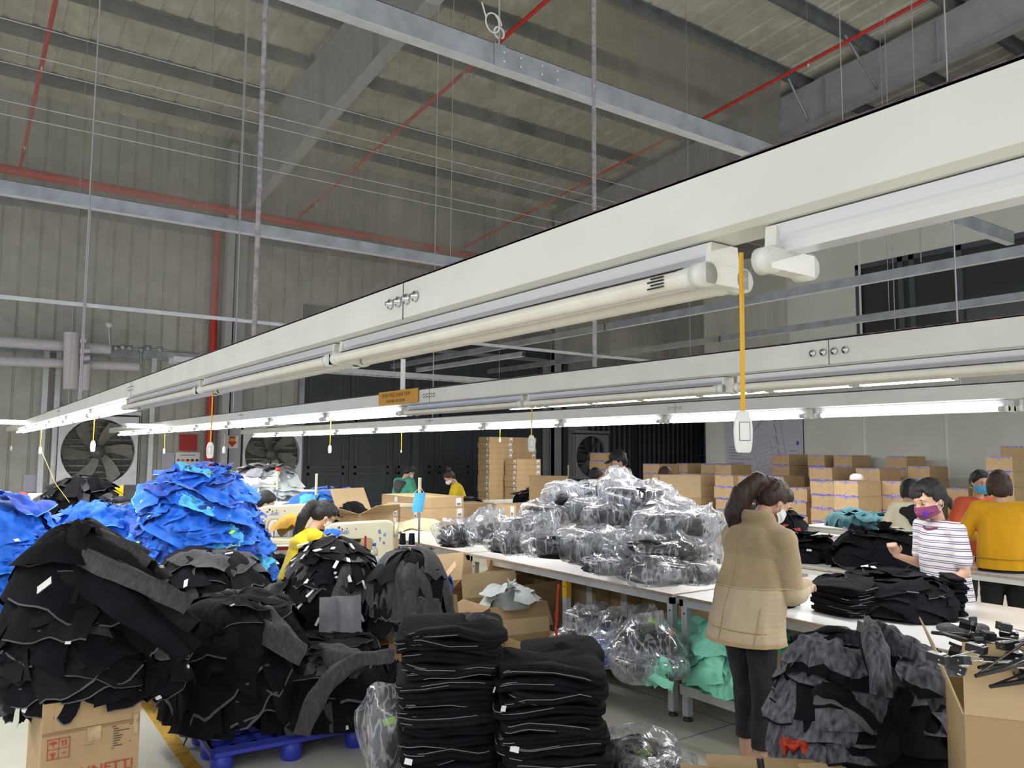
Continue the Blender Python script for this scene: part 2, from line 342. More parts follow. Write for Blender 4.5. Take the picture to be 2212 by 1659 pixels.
m=MB(); m.box((23.8,-6,0),(24,22,8.6)); m.box((XW+.2,-6,2.9),(23.8,-5.8,8.6)); m.box((XW+.2,-5.9,5.9),(XW+.35,-2,9.4)); S('wall_light_blocker',m,['dark_door'])  # dark enclosing walls added to keep light out above the partition
# stair beyond the gate
st=tag(empty('stair',(17.0,15.6,0)),'dark steel stair rising to the right beyond the slatted gate','stair')
m=MB(); m.add([(0,0,.1),(2.6,0,2.6),(2.6,0,2.9),(0,0,.4),(0,.05,.1),(2.6,.05,2.6),(2.6,.05,2.9),(0,.05,.4)],[(0,1,2,3),(7,6,5,4),(0,4,5,1),(1,5,6,2),(2,6,7,3),(3,7,4,0)]); m.build('stringer',['dark_frame'],st)
for k in range(10):
    m=MB(); m.box((k*.25,.05,.3+k*.25),(k*.25+.28,.8,.33+k*.25)); m.build('tread',['dark_frame'],st)
# site plan poster on the white wall
po=tag(empty('site_plan_poster',(XW-.012,0,0)),'large pale site plan poster pinned on the white wall','poster')
y0=9.31; y1=11.2; z0=1.08; z1=2.62
m=MB(); m.box((-.004,y0,z0),(0,y1,z1)); m.build('sheet',['poster'],po)if False else None
mat('poster',(.47,.47,.56),.6,var=.03); m=MB(); m.box((-.004,y0,z0),(0,y1,z1)); m.build('sheet',['poster'],po)
m=MB(); m.box((-.006,y0-.012,z0),(.002,y0,z1)); m.box((-.006,y0,z0-.01),(.002,y1,z0)); m.build('edge_strip',['ink_black'],po)
PM=lambda a,b:(-.007,y1-a*(y1-y0),z1-b*(z1-z0))
def pline(mb,a,b,w=.006,x=-.006):
    A=Vector(PM(*a)); B=Vector(PM(*b)); A.x=B.x=x; d=(B-A).normalized(); nrm=Vector((0,-d.z,d.y))*w/2; e=Vector((-.001,0,0))
    mb.add([A-nrm,B-nrm,B+nrm,A+nrm],[(0,1,2,3)])
m=MB(); C0=[(.33,.42),(.62,.03),(.70,.04),(.80,.72),(.46,.93)]
for i in range(5): pline(m,C0[i],C0[(i+1)%5],.009)
for k in range(9):
    t=.06*k; pline(m,(.36+.018*k,.45+t*.85),(.56+.014*k,.38+t*.85),.005)
    pline(m,(.36+.018*k,.45+t*.85),(.37+.018*k,.49+t*.85),.005); pline(m,(.56+.014*k,.38+t*.85),(.575+.014*k,.42+t*.85),.005)
for k in range(4): pline(m,(.63+.02*k,.1+.15*k),(.66+.02*k,.22+.15*k),.02)
pline(m,(.60,.45),(.66,.43));pline(m,(.66,.43),(.68,.55));pline(m,(.68,.55),(.62,.57));pline(m,(.62,.57),(.60,.45))
for k in range(8): pline(m,(.40+.03*k,.3-.03*k),(.43+.03*k,.29-.03*k),.014)
m.build('plan_drawing',['ink_grey'],po,fix=False)
m=MB()
for a,b,l in ((.05,.08,.28),(.05,.12,.22),(.05,.15,.15),(.05,.55,.2),(.05,.59,.16),(.05,.63,.18),(.05,.67,.14),(.05,.71,.3),(.05,.77,.2),(.05,.82,.22),(.80,.11,.1),(.84,.60,.08),(.84,.68,.08)): pline(m,(a,b),(a+l,b),.014)
m.build('caption_lines',['ink_grey'],po,fix=False)
m=MB(); pline(m,(.92,.50),(.95,.50),.07); m.build('blue_stamp',['ink_blue'],po,fix=False)
# lilac notices on the cladding
def notice(name,u0,v0,u1,v1,y,mt,lab,cat='notice',parts=None):
    a=aty(u0,v0,y); b=aty(u1,v1,y); o=empty(name,(a.x,y,b.z),label=lab,cat=cat); W=b.x-a.x; Hh=a.z-b.z
    m=MB(); m.box((0,-.008,0),(W,0,Hh)); m.build('board',[mt],o); return o,W,Hh
mat('lilac',(.50,.48,.62),.6); mat('notice_red',(.42,.03,.03),.6)
notice('paper_notice',350,977,376,1012,YW-.03,'lilac','lilac paper notice on the cladding left of the red standpipe')
notice('paper_notice',51,1025,83,1062,YW-.03,'lilac','lilac paper notice low on the wall by the far left post')
notice('red_board',388,938,425,974,YW-.03,'notice_red','plain dark red board on the cladding beside the red standpipe','sign')
o,W,Hh=notice('safety_notice',379,977,431,1011,YW-.03,'mask_white','pale framed safety notice with a row of coloured figures','sign')
for k,c in enumerate(('red_cloth','mustard','dark_red','ink_black','grey_cloth')):
    m=MB(); m.cbox((W*(.12+.19*k),-.012,Hh*.5),(W*.12,.006,Hh*.14)); m.build('coloured_figure',[c],o)
m=MB(); m.cbox((W/2,-.012,Hh*.82),(W*.6,.004,Hh*.05)); m.build('caption_lines',['ink_grey'],o)
o,W,Hh=notice('red_board',382,1015,425,1060,YW-.03,'notice_red','bright red board low on the wall behind the tall blue heap','sign')
o,W,Hh=notice('arrow_sign',489,941,514,968,YW-.28,'mask_white','white sign with a red and yellow arrow pointing down on the steel column','sign')
m=MB(); m.prism([(W*.1,Hh*.5),(W*.9,Hh*.5),(W*.5,Hh*.08)],-.014,-.009,'y'); m.box((W*.25,-.014,Hh*.5),(W*.75,-.009,Hh*.95)); m.build('arrow',['red_cloth'],o)
m=MB(); m.box((W*.28,-.017,Hh*.56),(W*.72,-.014,Hh*.78)); m.build('yellow_band',['yellow'],o)
# pipes
def pipe(name,pts,r,mt,lab,cat='pipe',group=None,n=10):
    m=MB(); m.tube(pts,r,n); return tag(m.build(name,[mt]),lab,cat,group)
pipe('standpipe',[(4.32,YW-.25,0),(4.32,YW-.25,6.4)],.07,'red_pipe','red vertical standpipe on the end wall left of the steel column')
pipe('sprinkler_pipe',[(-6,YW-.5,6.68),(12.5,YW-.5,6.50)],.085,'red_pipe','upper of two red main pipes along the end wall')
pipe('sprinkler_pipe',[(-6,YW-.5,6.30),(12.5,YW-.5,6.15)],.085,'red_pipe','lower of two red main pipes along the end wall')
def rp(x,lab,z0=7.75):
    pts=[(x,-2,z0+.45),(x,YW-.5,z0-1.05)]
    o=empty('branch_pipe',(0,0,0),label=lab,cat='pipe'); m=MB(); m.tube(pts,.028,8); m.build('pipe_run',['red_pipe'],o)
    for k in range(6):
        y=1+2.9*k; z=pts[0][2]+(pts[1][2]-pts[0][2])*(y+2)/(YW+1.5); m=MB(); m.tube([(x,y,z-.07),(x,y,z+.03)],.014,6); m.build('sprinkler_head',['label_white'],o)
        m=MB(); m.tube([(x,y,z),(x,y,roofz(y))],.004,4); m.build('hanger_wire',['steel_rod'],o)
rp(.78,'red branch pipe nearest the left end of the roof'); rp(5.95,'red branch pipe crossing behind the near hanging rail, beside the sloping rafter'); rp(10.2,'red branch pipe right of the dusty curtain edge, the rightmost')
# compressed-air pipes and valves at the far left
ap=tag(empty('air_pipe_assembly',(0,0,0)),'pale lilac air pipes with vertical receivers and gauge on the end wall','pipework')
def apx(u,v): return aty(u,v,YW-.6)
for a,b,r in (((-60,733),(238,755),.10),((-60,777),(300,792),.085),):
    m=MB(); m.tube([apx(*a),apx(*b)],r,12); m.build('pipe_run',['lilac_pipe'],ap)
for a,b,r in (((151,722),(149,842),.125),((182,790),(178,845),.09),((168,738),(182,738),.05),((168,760),(190,760),.05),((168,778),(190,775),.05)):
    m=MB(); m.tube([apx(*a)-Vector((0,.22,0)),apx(*b)-Vector((0,.22,0))],r,12); m.build('vertical_receiver' if r>.08 else 'coupling',['lilac_pipe'],ap)
m=MB(); m.lathe([(0,0),(.07,0),(.07,.03),(0,.03)],n=16,M=Matrix.Translation(apx(235,702)-Vector((0,.1,0)))@Matrix.Rotation(PI/2,4,'X')); m.tube([apx(235,705),apx(237,745)],.015,6); m.build('pressure_gauge',['galv_light'],ap)
for u,v in ((250,752),(265,750),(280,752),(305,756),(320,752),(345,755)):
    m=MB(); c=apx(u,v); m.lathe([(0,-.05),(.05,-.05),(.06,0),(.05,.05),(0,.05)],n=10,M=Matrix.Translation(c)); m.build('valve',['galv'],ap)
m=MB(); m.tube([apx(238,752),apx(360,756)],.022,6); m.tube([apx(305,760),apx(304,795)],.03,6); m.build('thin_run',['galv'],ap)
# hanging galvanised rails
def rail(p0,p1,w,h,lab,group=None,mt=('galv','galv_light')):
    p0=Vector(p0); p1=Vector(p1); d=(p1-p0); L=d.length; ang=math.atan2(d.y,d.x)
    o=empty('hanging_rail',p0,ang,label=lab,cat='rail',group=group)
    m=MB(); m.box((0,-w/2,0),(L,-w/2+.003,h)); m.box((0,w/2-.003,0),(L,w/2,h),0); m.box((0,-w/2,h-.003),(L,w/2,h)); m.build('channel',[mt[0]],o)
    m=MB(); m.box((0,-w/2-.001,-.003),(L,w/2+.001,0)); m.build('bottom_flange',[mt[1]],o); return o
R1=rail((-3,3.75,3.90),(9.2,3.75,3.90),.075,.135,'near galvanised rail crossing the hall overhead, joined with rivets')
for k in range(8):
    y=0; bx=R1; m=MB(); xx=3+2.55+(k//4)*.18+ (k%2)*.12; m.cbox((xx if k<4 else xx+.1,-.0405,.04+(k//2%2)*.055),(.012,.006,.012)); m.build('rivet',['chrome'],R1)
m=MB(); m.box((5.48,-.042,0),(5.56,.042,.137)); m.build('joint_plate',['galv'],R1)
R2=rail((-6,8.26,3.90),(8.6,8.26,3.90),.075,.125,'second galvanised rail crossing the hall just before the dusty curtain')
R3=rail((8.0,-2,3.48),(8.0,8.85,3.48),.06,.10,'upper right galvanised rail running towards the curtain'); R3b=rail((8.0,8.9,3.48),(8.0,16.0,3.48),.06,.10,'continuation of the upper right rail beyond the curtain')
R4=rail((10.6,-2,3.53),(10.6,8.85,3.53),.06,.10,'lower right galvanised rail running towards the curtain'); R4b=rail((10.6,8.9,3.53),(10.6,16.0,3.53),.06,.10,'continuation of the lower right rail beyond the curtain')
# cable ladder beyond the curtain
L1=tag(empty('cable_ladder',(2.6,12.2,2.92)),'galvanised cable ladder hanging beyond the curtain in front of the dark doors','cable ladder')
for dy in (0,.28):
    m=MB(); m.box((0,dy,0),(7.2,dy+.03,.08)); m.build('side_rail',['galv_light'],L1)
lm=MB(); lm.box((0,.03,.01),(.03,.28,.03)); lm=lm.mesh('rung',['galv'])
for k in range(28): link('rung',lm,L1,loc=(.1+k*.25,0,0))
rail((6.6,12.2,3.02),(6.7,9.2,3.10),.05,.07,'thin rail running from the cable ladder up towards the right')
# dusty transparent curtain
mt=bpy.data.materials.new('dusty_film'); mt.use_nodes=True; MT['dusty_film']=mt; nt=mt.node_tree; N=nt.nodes; L=nt.links; N.clear()
out=N.new('ShaderNodeOutputMaterial'); mx=N.new('ShaderNodeMixShader'); tr=N.new('ShaderNodeBsdfTransparent'); tr.inputs[0].default_value=(.95,.95,.93,1)
df=N.new('ShaderNodeBsdfDiffuse'); df.inputs[0].default_value=(.42,.40,.35,1); tl=N.new('ShaderNodeBsdfTranslucent'); tl.inputs[0].default_value=(.42,.40,.35,1); m2=N.new('ShaderNodeMixShader'); m2.inputs[0].default_value=.4
gl=N.new('ShaderNodeBsdfGlossy'); gl.inputs['Roughness'].default_value=.3; gl.inputs[0].default_value=(.6,.6,.6,1); m3=N.new('ShaderNodeMixShader'); m3.inputs[0].default_value=.06
tc=N.new('ShaderNodeTexCoord'); mp=N.new('ShaderNodeMapping'); mp.inputs['Scale'].default_value=(2.2,1,.28); n1=N.new('ShaderNodeTexNoise'); n1.inputs['Scale'].default_value=1.1; n1.inputs['Detail'].default_value=7; n1.inputs['Roughness'].default_value=.62
n2=N.new('ShaderNodeTexNoise'); n2.inputs['Scale'].default_value=.8; n2.inputs['Detail'].default_value=5
ad=N.new('ShaderNodeMath'); ad.operation='ADD'; mr=N.new('ShaderNodeMapRange'); mr.inputs[1].default_value=.72; mr.inputs[2].default_value=1.32; mr.inputs[3].default_value=.14; mr.inputs[4].default_value=.60
# dust is heavier towards the torn right end
sp=N.new('ShaderNodeSeparateXYZ'); mrx=N.new('ShaderNodeMapRange'); mrx.inputs[1].default_value=6.5; mrx.inputs[2].default_value=9.5; mrx.inputs[3].default_value=0; mrx.inputs[4].default_value=.42
mrz=N.new('ShaderNodeMapRange'); mrz.inputs[1].default_value=6.4; mrz.inputs[2].default_value=7.6; mrz.inputs[3].default_value=.2; mrz.inputs[4].default_value=1.0
mul=N.new('ShaderNodeMath'); mul.operation='MULTIPLY'; ad2=N.new('ShaderNodeMath'); ad2.operation='ADD'; ad2.use_clamp=True
L.new(tc.outputs['Object'],mp.inputs[0]); L.new(mp.outputs[0],n1.inputs[0]); L.new(tc.outputs['Object'],n2.inputs[0]); L.new(tc.outputs['Object'],sp.inputs[0])
L.new(n1.outputs[0],ad.inputs[0]); L.new(n2.outputs[0],ad.inputs[1]); L.new(ad.outputs[0],mr.inputs[0])
L.new(sp.outputs[0],mrx.inputs[0]); L.new(sp.outputs[2],mrz.inputs[0]); L.new(mrx.outputs[0],mul.inputs[0]); L.new(mrz.outputs[0],mul.inputs[1]); L.new(mr.outputs[0],ad2.inputs[0]); L.new(mul.outputs[0],ad2.inputs[1])
L.new(df.outputs[0],m2.inputs[1]); L.new(tl.outputs[0],m2.inputs[2]); L.new(m2.outputs[0],m3.inputs[1]); L.new(gl.outputs[0],m3.inputs[2])
L.new(ad2.outputs[0],mx.inputs[0]); L.new(tr.outputs[0],mx.inputs[1]); L.new(m3.outputs[0],mx.inputs[2]); L.new(mx.outputs[0],out.inputs[0])
cur=tag(empty('plastic_curtain',(0,0,0)),'dusty see-through plastic curtain hanging from the roof right across the hall','curtain')
nx,nz=150,40; X=np.linspace(-8,12.48,nx); Z=np.linspace(3.09,8.78,nz); XX,ZZ=np.meshgrid(X,Z,indexing='ij'); P=np.stack([XX,np.full_like(XX,YS),ZZ],-1)
P[...,1]+=.05*vn(P*np.array([1,0,.3]),.9)+.012*vn(P*np.array([1,0,.3]),4); P[-1,:,0]+=.10*vn(P[-1],2.2)-.1*(np.abs(Z-7.6)<.25)
link('film',grid_mesh('film',P,['dusty_film']),cur)
m=MB(); m.box((-8,YS-.02,3.065),(12.4,YS+.02,3.10)); m.build('bottom_batten',['galv_light'],cur)
for u,v in ((0,39),(0,105),(0,133),(0,216),(0,246)):
    z=aty(u,v,YS-.06).z; m=MB(); m.tube([(-8,YS-.07,z),(12.2,YS-.07,z)],.0045,5); m.build('support_wire',['galv_light'],cur)
# hanging rods: (u of one point, v of it, y/x plane ...) straight wires from the roof
mat('fuzz_rod',(.36,.33,.36),.9,var=.3,scale=60,bump=.6,bscale=200)
def rod(x,y,z0,r,lab,z1=None,mt='steel_rod',group=None):
    z1=z1 or roofz(y)+.1; m=MB(); m.tube([(x,y,z0),(x,y,z1)],r,6); return tag(m.build('hanging_rod',[mt]),lab,'rod',group)
rod(.80,2.6,2.0,.0085,'dust-furred rod carrying the nearest lamp beam, the thick one at the left',mt='fuzz_rod')
rod(2.28,2.605,2.0,.009,'dust-furred rod carrying the second lamp beam below the near rail',z1=3.9,mt='fuzz_rod')
rod(.97,8.26,2.0,.008,'thin rod hanging below the second rail at the far left',z1=3.9)
rod(2.54,3.75,4.03,.006,'short wire with an eye hook holding the near rail, hooked top centre')
rod(.80,6.9,2.0,.006,'slim rod dropping to the nearest lamp beam near the fan')
rod(2.28,8.0,2.0,.006,'slim rod dropping to the second lamp beam left of the orange sign')
WH=['left of the yellow cord','at the right joint','near its middle','far from the camera','nearest the camera','beyond the orange sign','before the curtain','at its middle','close to the camera','close to the camera','behind the thick rod','at its middle','behind the nearest beam','left end','middle','right end','by the pale pipes']
for k,(x,y,z0) in enumerate(((4.31,4.9,2.0),(4.31,2.03,2.0),(9.1,5.0,2.6),(9.1,8.2,2.6),(9.1,3.4,2.6),(4.31,7.6,2.0),(8.0,4.1,3.6),(10.6,5.9,3.6),(8.0,2.6,3.6),(10.6,3.9,3.6),(2.34,8.26,4.0),(4.9,8.26,4.0),(6.1,3.75,4.0),(3.0,12.3,3.0),(6.2,12.3,3.0),(8.4,12.3,3.0),(1.3,12.3,2.2))):
    rod(x,y,z0,.0045,'thin suspension wire dropping from the roof to '+('the farthest lamp beam' if x==9.1 else 'the third beam' if x==4.31 else 'the upper right rail' if x==8.0 else 'the lower right rail' if x==10.6 else 'the cable ladder' if y>12 else 'the near rail' if y<4 else 'the second rail')+' '+WH[k],group='thin suspension wires')
hk=MB(); c=Vector((2.54,3.75,4.13)); hk.tube([c+Vector((.035*math.cos(a),0,.035*math.sin(a))) for a in np.linspace(-1,4.6,14)],.006,6); hk.tube([c+Vector((-.05+.06*math.cos(a)*(1-.04*a),-.01,.04+.06*math.sin(a))) for a in np.linspace(0,7.5,22)],.005,6); hk.tube([c+Vector((-.1,-.01,.06)),c+Vector((-.13,-.01,.14))],.005,6)
tag(hk.build('eye_hook',['label_white']),'white wire eye hook coiled above the near rail','hook')
for (x,y,z) in ((1.0,3.75,3.9),(4.3,3.75,3.9)):
    pass
# ================= lamp beams =================
ORD=['first','second','third','fourth','fifth','sixth','seventh','eighth','ninth','tenth','eleventh','twelfth','thirteenth','fourteenth','fifteenth','sixteenth','seventeenth','eighteenth','nineteenth','twentieth']+['%d%s'%(i,'st' if i==21 else 'nd' if i==22 else 'rd' if i==23 else 'th') for i in range(21,40)]
def beam(x,y0,y1,z,lab,joints=(),w=.07,h=.085):
    b=empty('lamp_beam',(x,y0,z),label=lab,cat='beam'); m=MB(); L=y1-y0; X0=-w/2-.005
    m.box((X0,0,.006),(X0+.003,L,h)); m.box((w/2,0,.006),(w/2+.003,L,h)); m.box((X0,0,h-.003),(w/2+.003,L,h)); 
    m.prism([(X0,.006),(X0+.012,0),(w/2-.01,0),(w/2+.003,.006),(w/2-.01,.003),(X0+.012,.003)],0,L,'y'); m.build('tray',['white_paint'],b)
    q=MB(); q.box((X0+.004,0,h),(w/2,L,h+.004)); q.build('dust_layer',['lint'],b)
    for j in joints:
        yy=j-y0; q=MB(); q.box((X0-.0012,yy-.0012,.004),(X0+.001,yy+.0012,h)); q.build('joint_line',['lint'],b)
        for k in (-2,-1,1,2):
            s=MB(); s.lathe([(.0,0),(.012,0),(.011,.006),(.0055,.006),(.005,.013),(0,.013)],n=8,M=Matrix.Translation((X0,yy+(k-.5*np.sign(k))*.038,h*.52))@Matrix.Rotation(-PI/2,4,'Y')); s.build('bolt',['chrome'],b)
    return b
FX={}
def fixture_mesh(kind,L):
    key=(kind,round(L,3))
    if key in FX: return FX[key]
    t=[]
    m=MB(); pr=[(-.026,.030),(-.020,.030),(.020,.030),(.026,.030),(.022,.018),(.024,.014),(.019,.008),(.014,-.002),(-.014,-.002),(-.019,.008),(-.024,.014),(-.022,.018)]
    m.prism(pr,.02,L-.02,'y'); t.append(('batten',m.mesh('batten',['reflector'])))
    for y in (0,L-.035):
        e=MB(); e.prism([(-.026,.030),(.026,.030),(.030,-.004),(-.030,-.004)],y+.012,y+.02 if y==0 else y+.028,'y')
        e.box((-.042,y+.008,-.026),(.042,y+.030,.000)); 
        for s in (-1,1): e.lathe([(.0,0),(.0165,0),(.0165,.022),(.0,.022)],n=14,M=Matrix.Translation((s*.036,y+.030 if y else y+.008,-.014))@Matrix.Rotation(PI/2 if y else -PI/2,4,'X'))
        t.append(('lamp_holder',e.mesh('lamp_holder',['white_gloss'])))
    if kind!='empty':
        for s in (-1,1):
            lit = kind=='lit' or (kind=='half' and s==-1)
            c=MB(); c.tube([(s*.036,.034,-.014),(s*.036,L-.034,-.014)],.0130,12); t.append(('lit_tube' if lit else 'unlit_tube',c.mesh('tube',['lamp_white' if lit else 'tube_off'])))
            c=MB(); c.tube([(s*.036,.03,-.014),(s*.036,.055,-.014)],.0137,12); c.tube([(s*.036,L-.055,-.014),(s*.036,L-.03,-.014)],.0137,12); t.append(('tube_cap',c.mesh('tube_cap',['galv_light' if lit else 'white_gloss'])))
            if not lit: 
                c=MB(); c.prism([(s*.036-.008,-.0012),(s*.036+.008,-.0012),(s*.036+.004,.0008),(s*.036-.004,.0008)],.05,L-.05,'y'); t.append(('dust_layer',c.mesh('dust',['lint'])))
    else:
        c=MB(); c.tube([(-.01,L*.55,-.004),(-.01,L*.55,-.02),(.0,L*.56,-.026)],.004,6); c.tube([(-.03,L*.53,-.012),(.0,L*.55,-.008),(.03,L*.57,-.012)],.0025,6); t.append(('tube_clip',c.mesh('clip',['white_gloss'])))
    FX[key]=t; return t
def fixture(x,y,z,L,kind,lab,group=None):
    o=empty('fluorescent_lamp',(x,y,z),label=lab,cat='lamp',group=group)
    for n_,me in fixture_mesh(kind,L): link(n_,me,o)
    return o
beam(.815,-.9,15.8,1.925,'nearest white lamp beam sweeping from the upper right to the far left',joints=(1.50,4.6,8.0))
beam(2.285,-1,15.2,1.925,'second white lamp beam, the one carrying the orange sign',joints=(1.45,4.0,7.6))
beam(4.315,.2,14.5,1.925,'third white lamp beam above the packing table, lit along its whole length',joints=(1.2,4.0,7.6))
beam(9.1,2.6,14.5,2.53,'farthest and highest white lamp beam in front of the white partition',joints=(3.2,6.1,9.0))
yb=[.655,1.89,3.24]+[4.83]
fixture(.82,-.62,1.893,1.22,'empty','empty batten with bare lamp holders at the near end of the nearest beam')
fixture(.82,.665,1.893,1.22,'off','unlit twin-tube lamp with furry dust and a printed cap on the nearest beam')
fixture(.82,1.90,1.893,1.30,'off','second unlit twin-tube lamp on the nearest beam, just beyond the bolted joint')
fixture(.82,3.24,1.893,1.52,'off','third unlit twin-tube lamp on the nearest beam, next to the lit ones')
y=4.80
for k in range(6): fixture(.82,y,1.893,1.40,'lit',ORD[k]+' lit twin-tube lamp on the nearest beam, counted from the unlit ones','lit lamps of the nearest beam'); y+=1.42
for y,l in ((.62,'nearest'),(1.87,'middle'),(3.1,'farthest')): fixture(2.29,y,1.893,1.21,'off','unlit twin-tube lamp on the second beam, the %s of its three unlit lamps'%l)
y=4.36
for k in range(8): fixture(2.29,y,1.893,1.22,'lit',ORD[k]+' lit twin-tube lamp on the second beam, counted from the orange sign','lit lamps of the second beam'); y+=1.25
fixture(4.32,.53,1.893,1.22,'off','unlit lamp at the right end of the third beam by the picture edge'); fixture(4.32,1.78,1.893,1.10,'half','lamp with only its near tube lit at the right end of the third beam')
y=2.92
for k in range(9): fixture(4.32,y,1.893,1.19,'lit',ORD[k]+' fully lit lamp on the third beam, counted from the right','lit lamps of the third beam'); y+=1.215
y=4.3
for k in range(7): fixture(9.1,y,2.50,1.20,'lit',ORD[k]+' lit lamp on the farthest, highest beam, counted from the right','lit lamps of the farthest beam'); y+=1.235
for k,(x0,y0,z0,l,n_) in enumerate(((.0,11.6,1.97,'left',1),(1.75,10.9,1.94,'right',1))):
    o=empty('fluorescent_lamp',(x0,y0,z0),-PI/2-.03,label='lit lamp set crosswise at the far %s end of the lamp rows'%l,cat='lamp')
    for n__,me in fixture_mesh('lit',1.2): link(n__,me,o)
# pendant switches
def pend(u,v0,vs,ve,x,lab,group=None,cord='yellow',rs=1,ym=None):
    if ym is None: a=atx(u,v0,x); b=atx(u,vs,x); c=atx(u,ve,x)
    else: a=aty(u,v0,ym); b=aty(u,vs,ym); c=aty(u,ve,ym)
    a.x=b.x=c.x=(a.x+b.x+c.x)/3; a.y=b.y=c.y=(a.y+b.y+c.y)/3
    Lh=b.z-c.z; o=empty('pendant_switch',c,math.atan2(a.x,-a.y)*0-.62,label=lab,cat='switch',group=group)
    m=MB(); m.tube([(0,0,Lh*.95),(.001,0,Lh+.4*(a.z-b.z)),(0.0015,0,Lh+(a.z-b.z))],.0027*rs,8); m.build('cord',[cord],o)
    n=20; prof=[(.13,0),(.17,.03),(.20,.15),(.215,.35),(.22,.55),(.205,.75),(.16,.88),(.13,.97),(.09,1.0)]
    vs_=[]; 
    for r,z in prof:
        for k in range(n):
            t=2*PI*k/n; ct,st_=math.cos(t),math.sin(t); sx=abs(ct)**.6*np.sign(ct); sy=abs(st_)**.6*np.sign(st_); vs_.append((r*Lh*sx,r*Lh*sy*.62,z*Lh))
    m=MB(); k_=len(prof); m.add(vs_,[(i*n+k,i*n+(k+1)%n,(i+1)*n+(k+1)%n,(i+1)*n+k) for i in range(k_-1) for k in range(n)],0,True); m.add(vs_[:n],[tuple(range(n))]); m.add(vs_[-n:],[tuple(range(n))]); m.build('housing',['switch_white'],o)
    m=MB(); m.box((-.115*Lh,-.145*Lh,.30*Lh),(.115*Lh,-.13*Lh,.72*Lh)); bevel(m.build('rocker',['switch_white'],o),.002)
    m=MB(); m.box((-.13*Lh,-.138*Lh,.285*Lh),(.13*Lh,-.12*Lh,.735*Lh)); m.build('rocker_gap',['ink_grey'],o)
    return o
pend(1603,545,888,978,.82,'large white rocker switch hanging on a bright yellow cord from the nearest beam',rs=1.15)
pend(456,825,955,990,.80,'white switch on a dusty cord below the unlit lamps, left of the arrow sign')
pend(202,885,952,976,.80,'white switch on an orange cord in front of the left fan')
pend(88,912,966,981,.80,'small white switch second from the left edge'); pend(25,930,963,973,.80,'small white switch nearest the left edge')
pend(355,938,969,980,0,'small white switch in front of the lilac notice',ym=11.0); pend(484,938,964,979,0,'small white switch beside the arrow sign',ym=10.9)
pend(713,905,962,979,2.28,'white switch on a yellow cord in front of the dark doors'); pend(867,925,972,978,4.31,'tiny white switch on a long yellow cord above the person in green')
pend(1148,868,940,976,2.28,'white switch wrapped in tape in front of the tall carton stack'); pend(1080,905,946,955,4.31,'tiny white switch in front of the brown carton stack')
# orange section sign on the second beam
sg=tag(empty('section_sign',(2.238,4.12,1.935)),'orange sign board with two lines of brown lettering on the second beam','sign')
mat('orange_board',(.62,.30,.02),.4); mat('brown_ink',(.22,.10,.02),.5)
m=MB(); m.box((-.004,0,0),(0,.52,.085)); m.build('board',['orange_board'],sg)
text('lettering','KHU VUC DAN TEM',.034,'brown_ink',sg,frame((-.005,.47,.048),(0,-1,0),(0,0,1)),sx=1.22); text('lettering','PACKING SECTION',.024,'brown_ink',sg,frame((-.005,.41,.014),(0,-1,0),(0,0,1)),sx=1.2)
m=MB(); m.tube([(2.29,4.42,2.0),(2.29,4.42,2.22)],.016,8); tag(m.build('conduit',['white_gloss']),'white conduit rising from the second beam just left of the orange sign','conduit')
pc=MB(); pc.tube([(.784,1.70,1.879),(.784,1.79,1.879)],.0136,14,0,False)
q_=[x for x in bpy.data.objects if x.name.startswith('fluorescent_lamp')][1]
for k in range(5):
    m=MB(); m.box((-.0365-.0135,1.10-.665*0+.0,0),(-.0365-.0130,1.10,0)) if False else None
m=MB()
for k in range(4):
    a=-.2-.28*k; cx_,cz_=-.036+.0139*math.cos(PI+a*-1*.6-.2),-.014+.0139*math.sin(PI+.25*k+.1)
    m.box((-.036-.0142,.075,-.014-.008+.0045*k),(-.036-.0128,.105-.006*(k%2),-.014-.006+.0045*k))
m.build('printed_mark',['ink_black'],q_)
# ================= cloth =================
RS=np.random.RandomState(11)
CW={'black_cloth':'black','black_cloth2':'faded black','grey_cloth':'charcoal grey','heather':'grey heather','blue':'royal blue','blue_deep':'deep blue','cyan':'sky-blue','lightgrey_cloth':'mid grey','pale_cloth':'off-white','teal_cloth':'teal','mint_cloth':'mint green','dark_red':'dark red'}
def lab_(label,mn,v,t):
    "fills {c} with the colour and {p} with where on the heap the piece lies (seen from the camera's side)"
    a=(t-(-PI/2-.62))%(2*PI)
    side='front' if a<PI/4 or a>7*PI/4 else 'right side' if a<3*PI/4 else 'back' if a<5*PI/4 else 'left side'
    tier='top' if v<.3 else 'upper' if v<.55 else 'middle' if v<.8 else 'lowest'
    return label.replace('{c}',CW.get(mn,'dark')).replace('{p}','on top' if tier=='top' else '%s %s'%(tier,side))
def set_attr_mesh(me,mats):
    for q in mats: me.materials.append(MT[q])
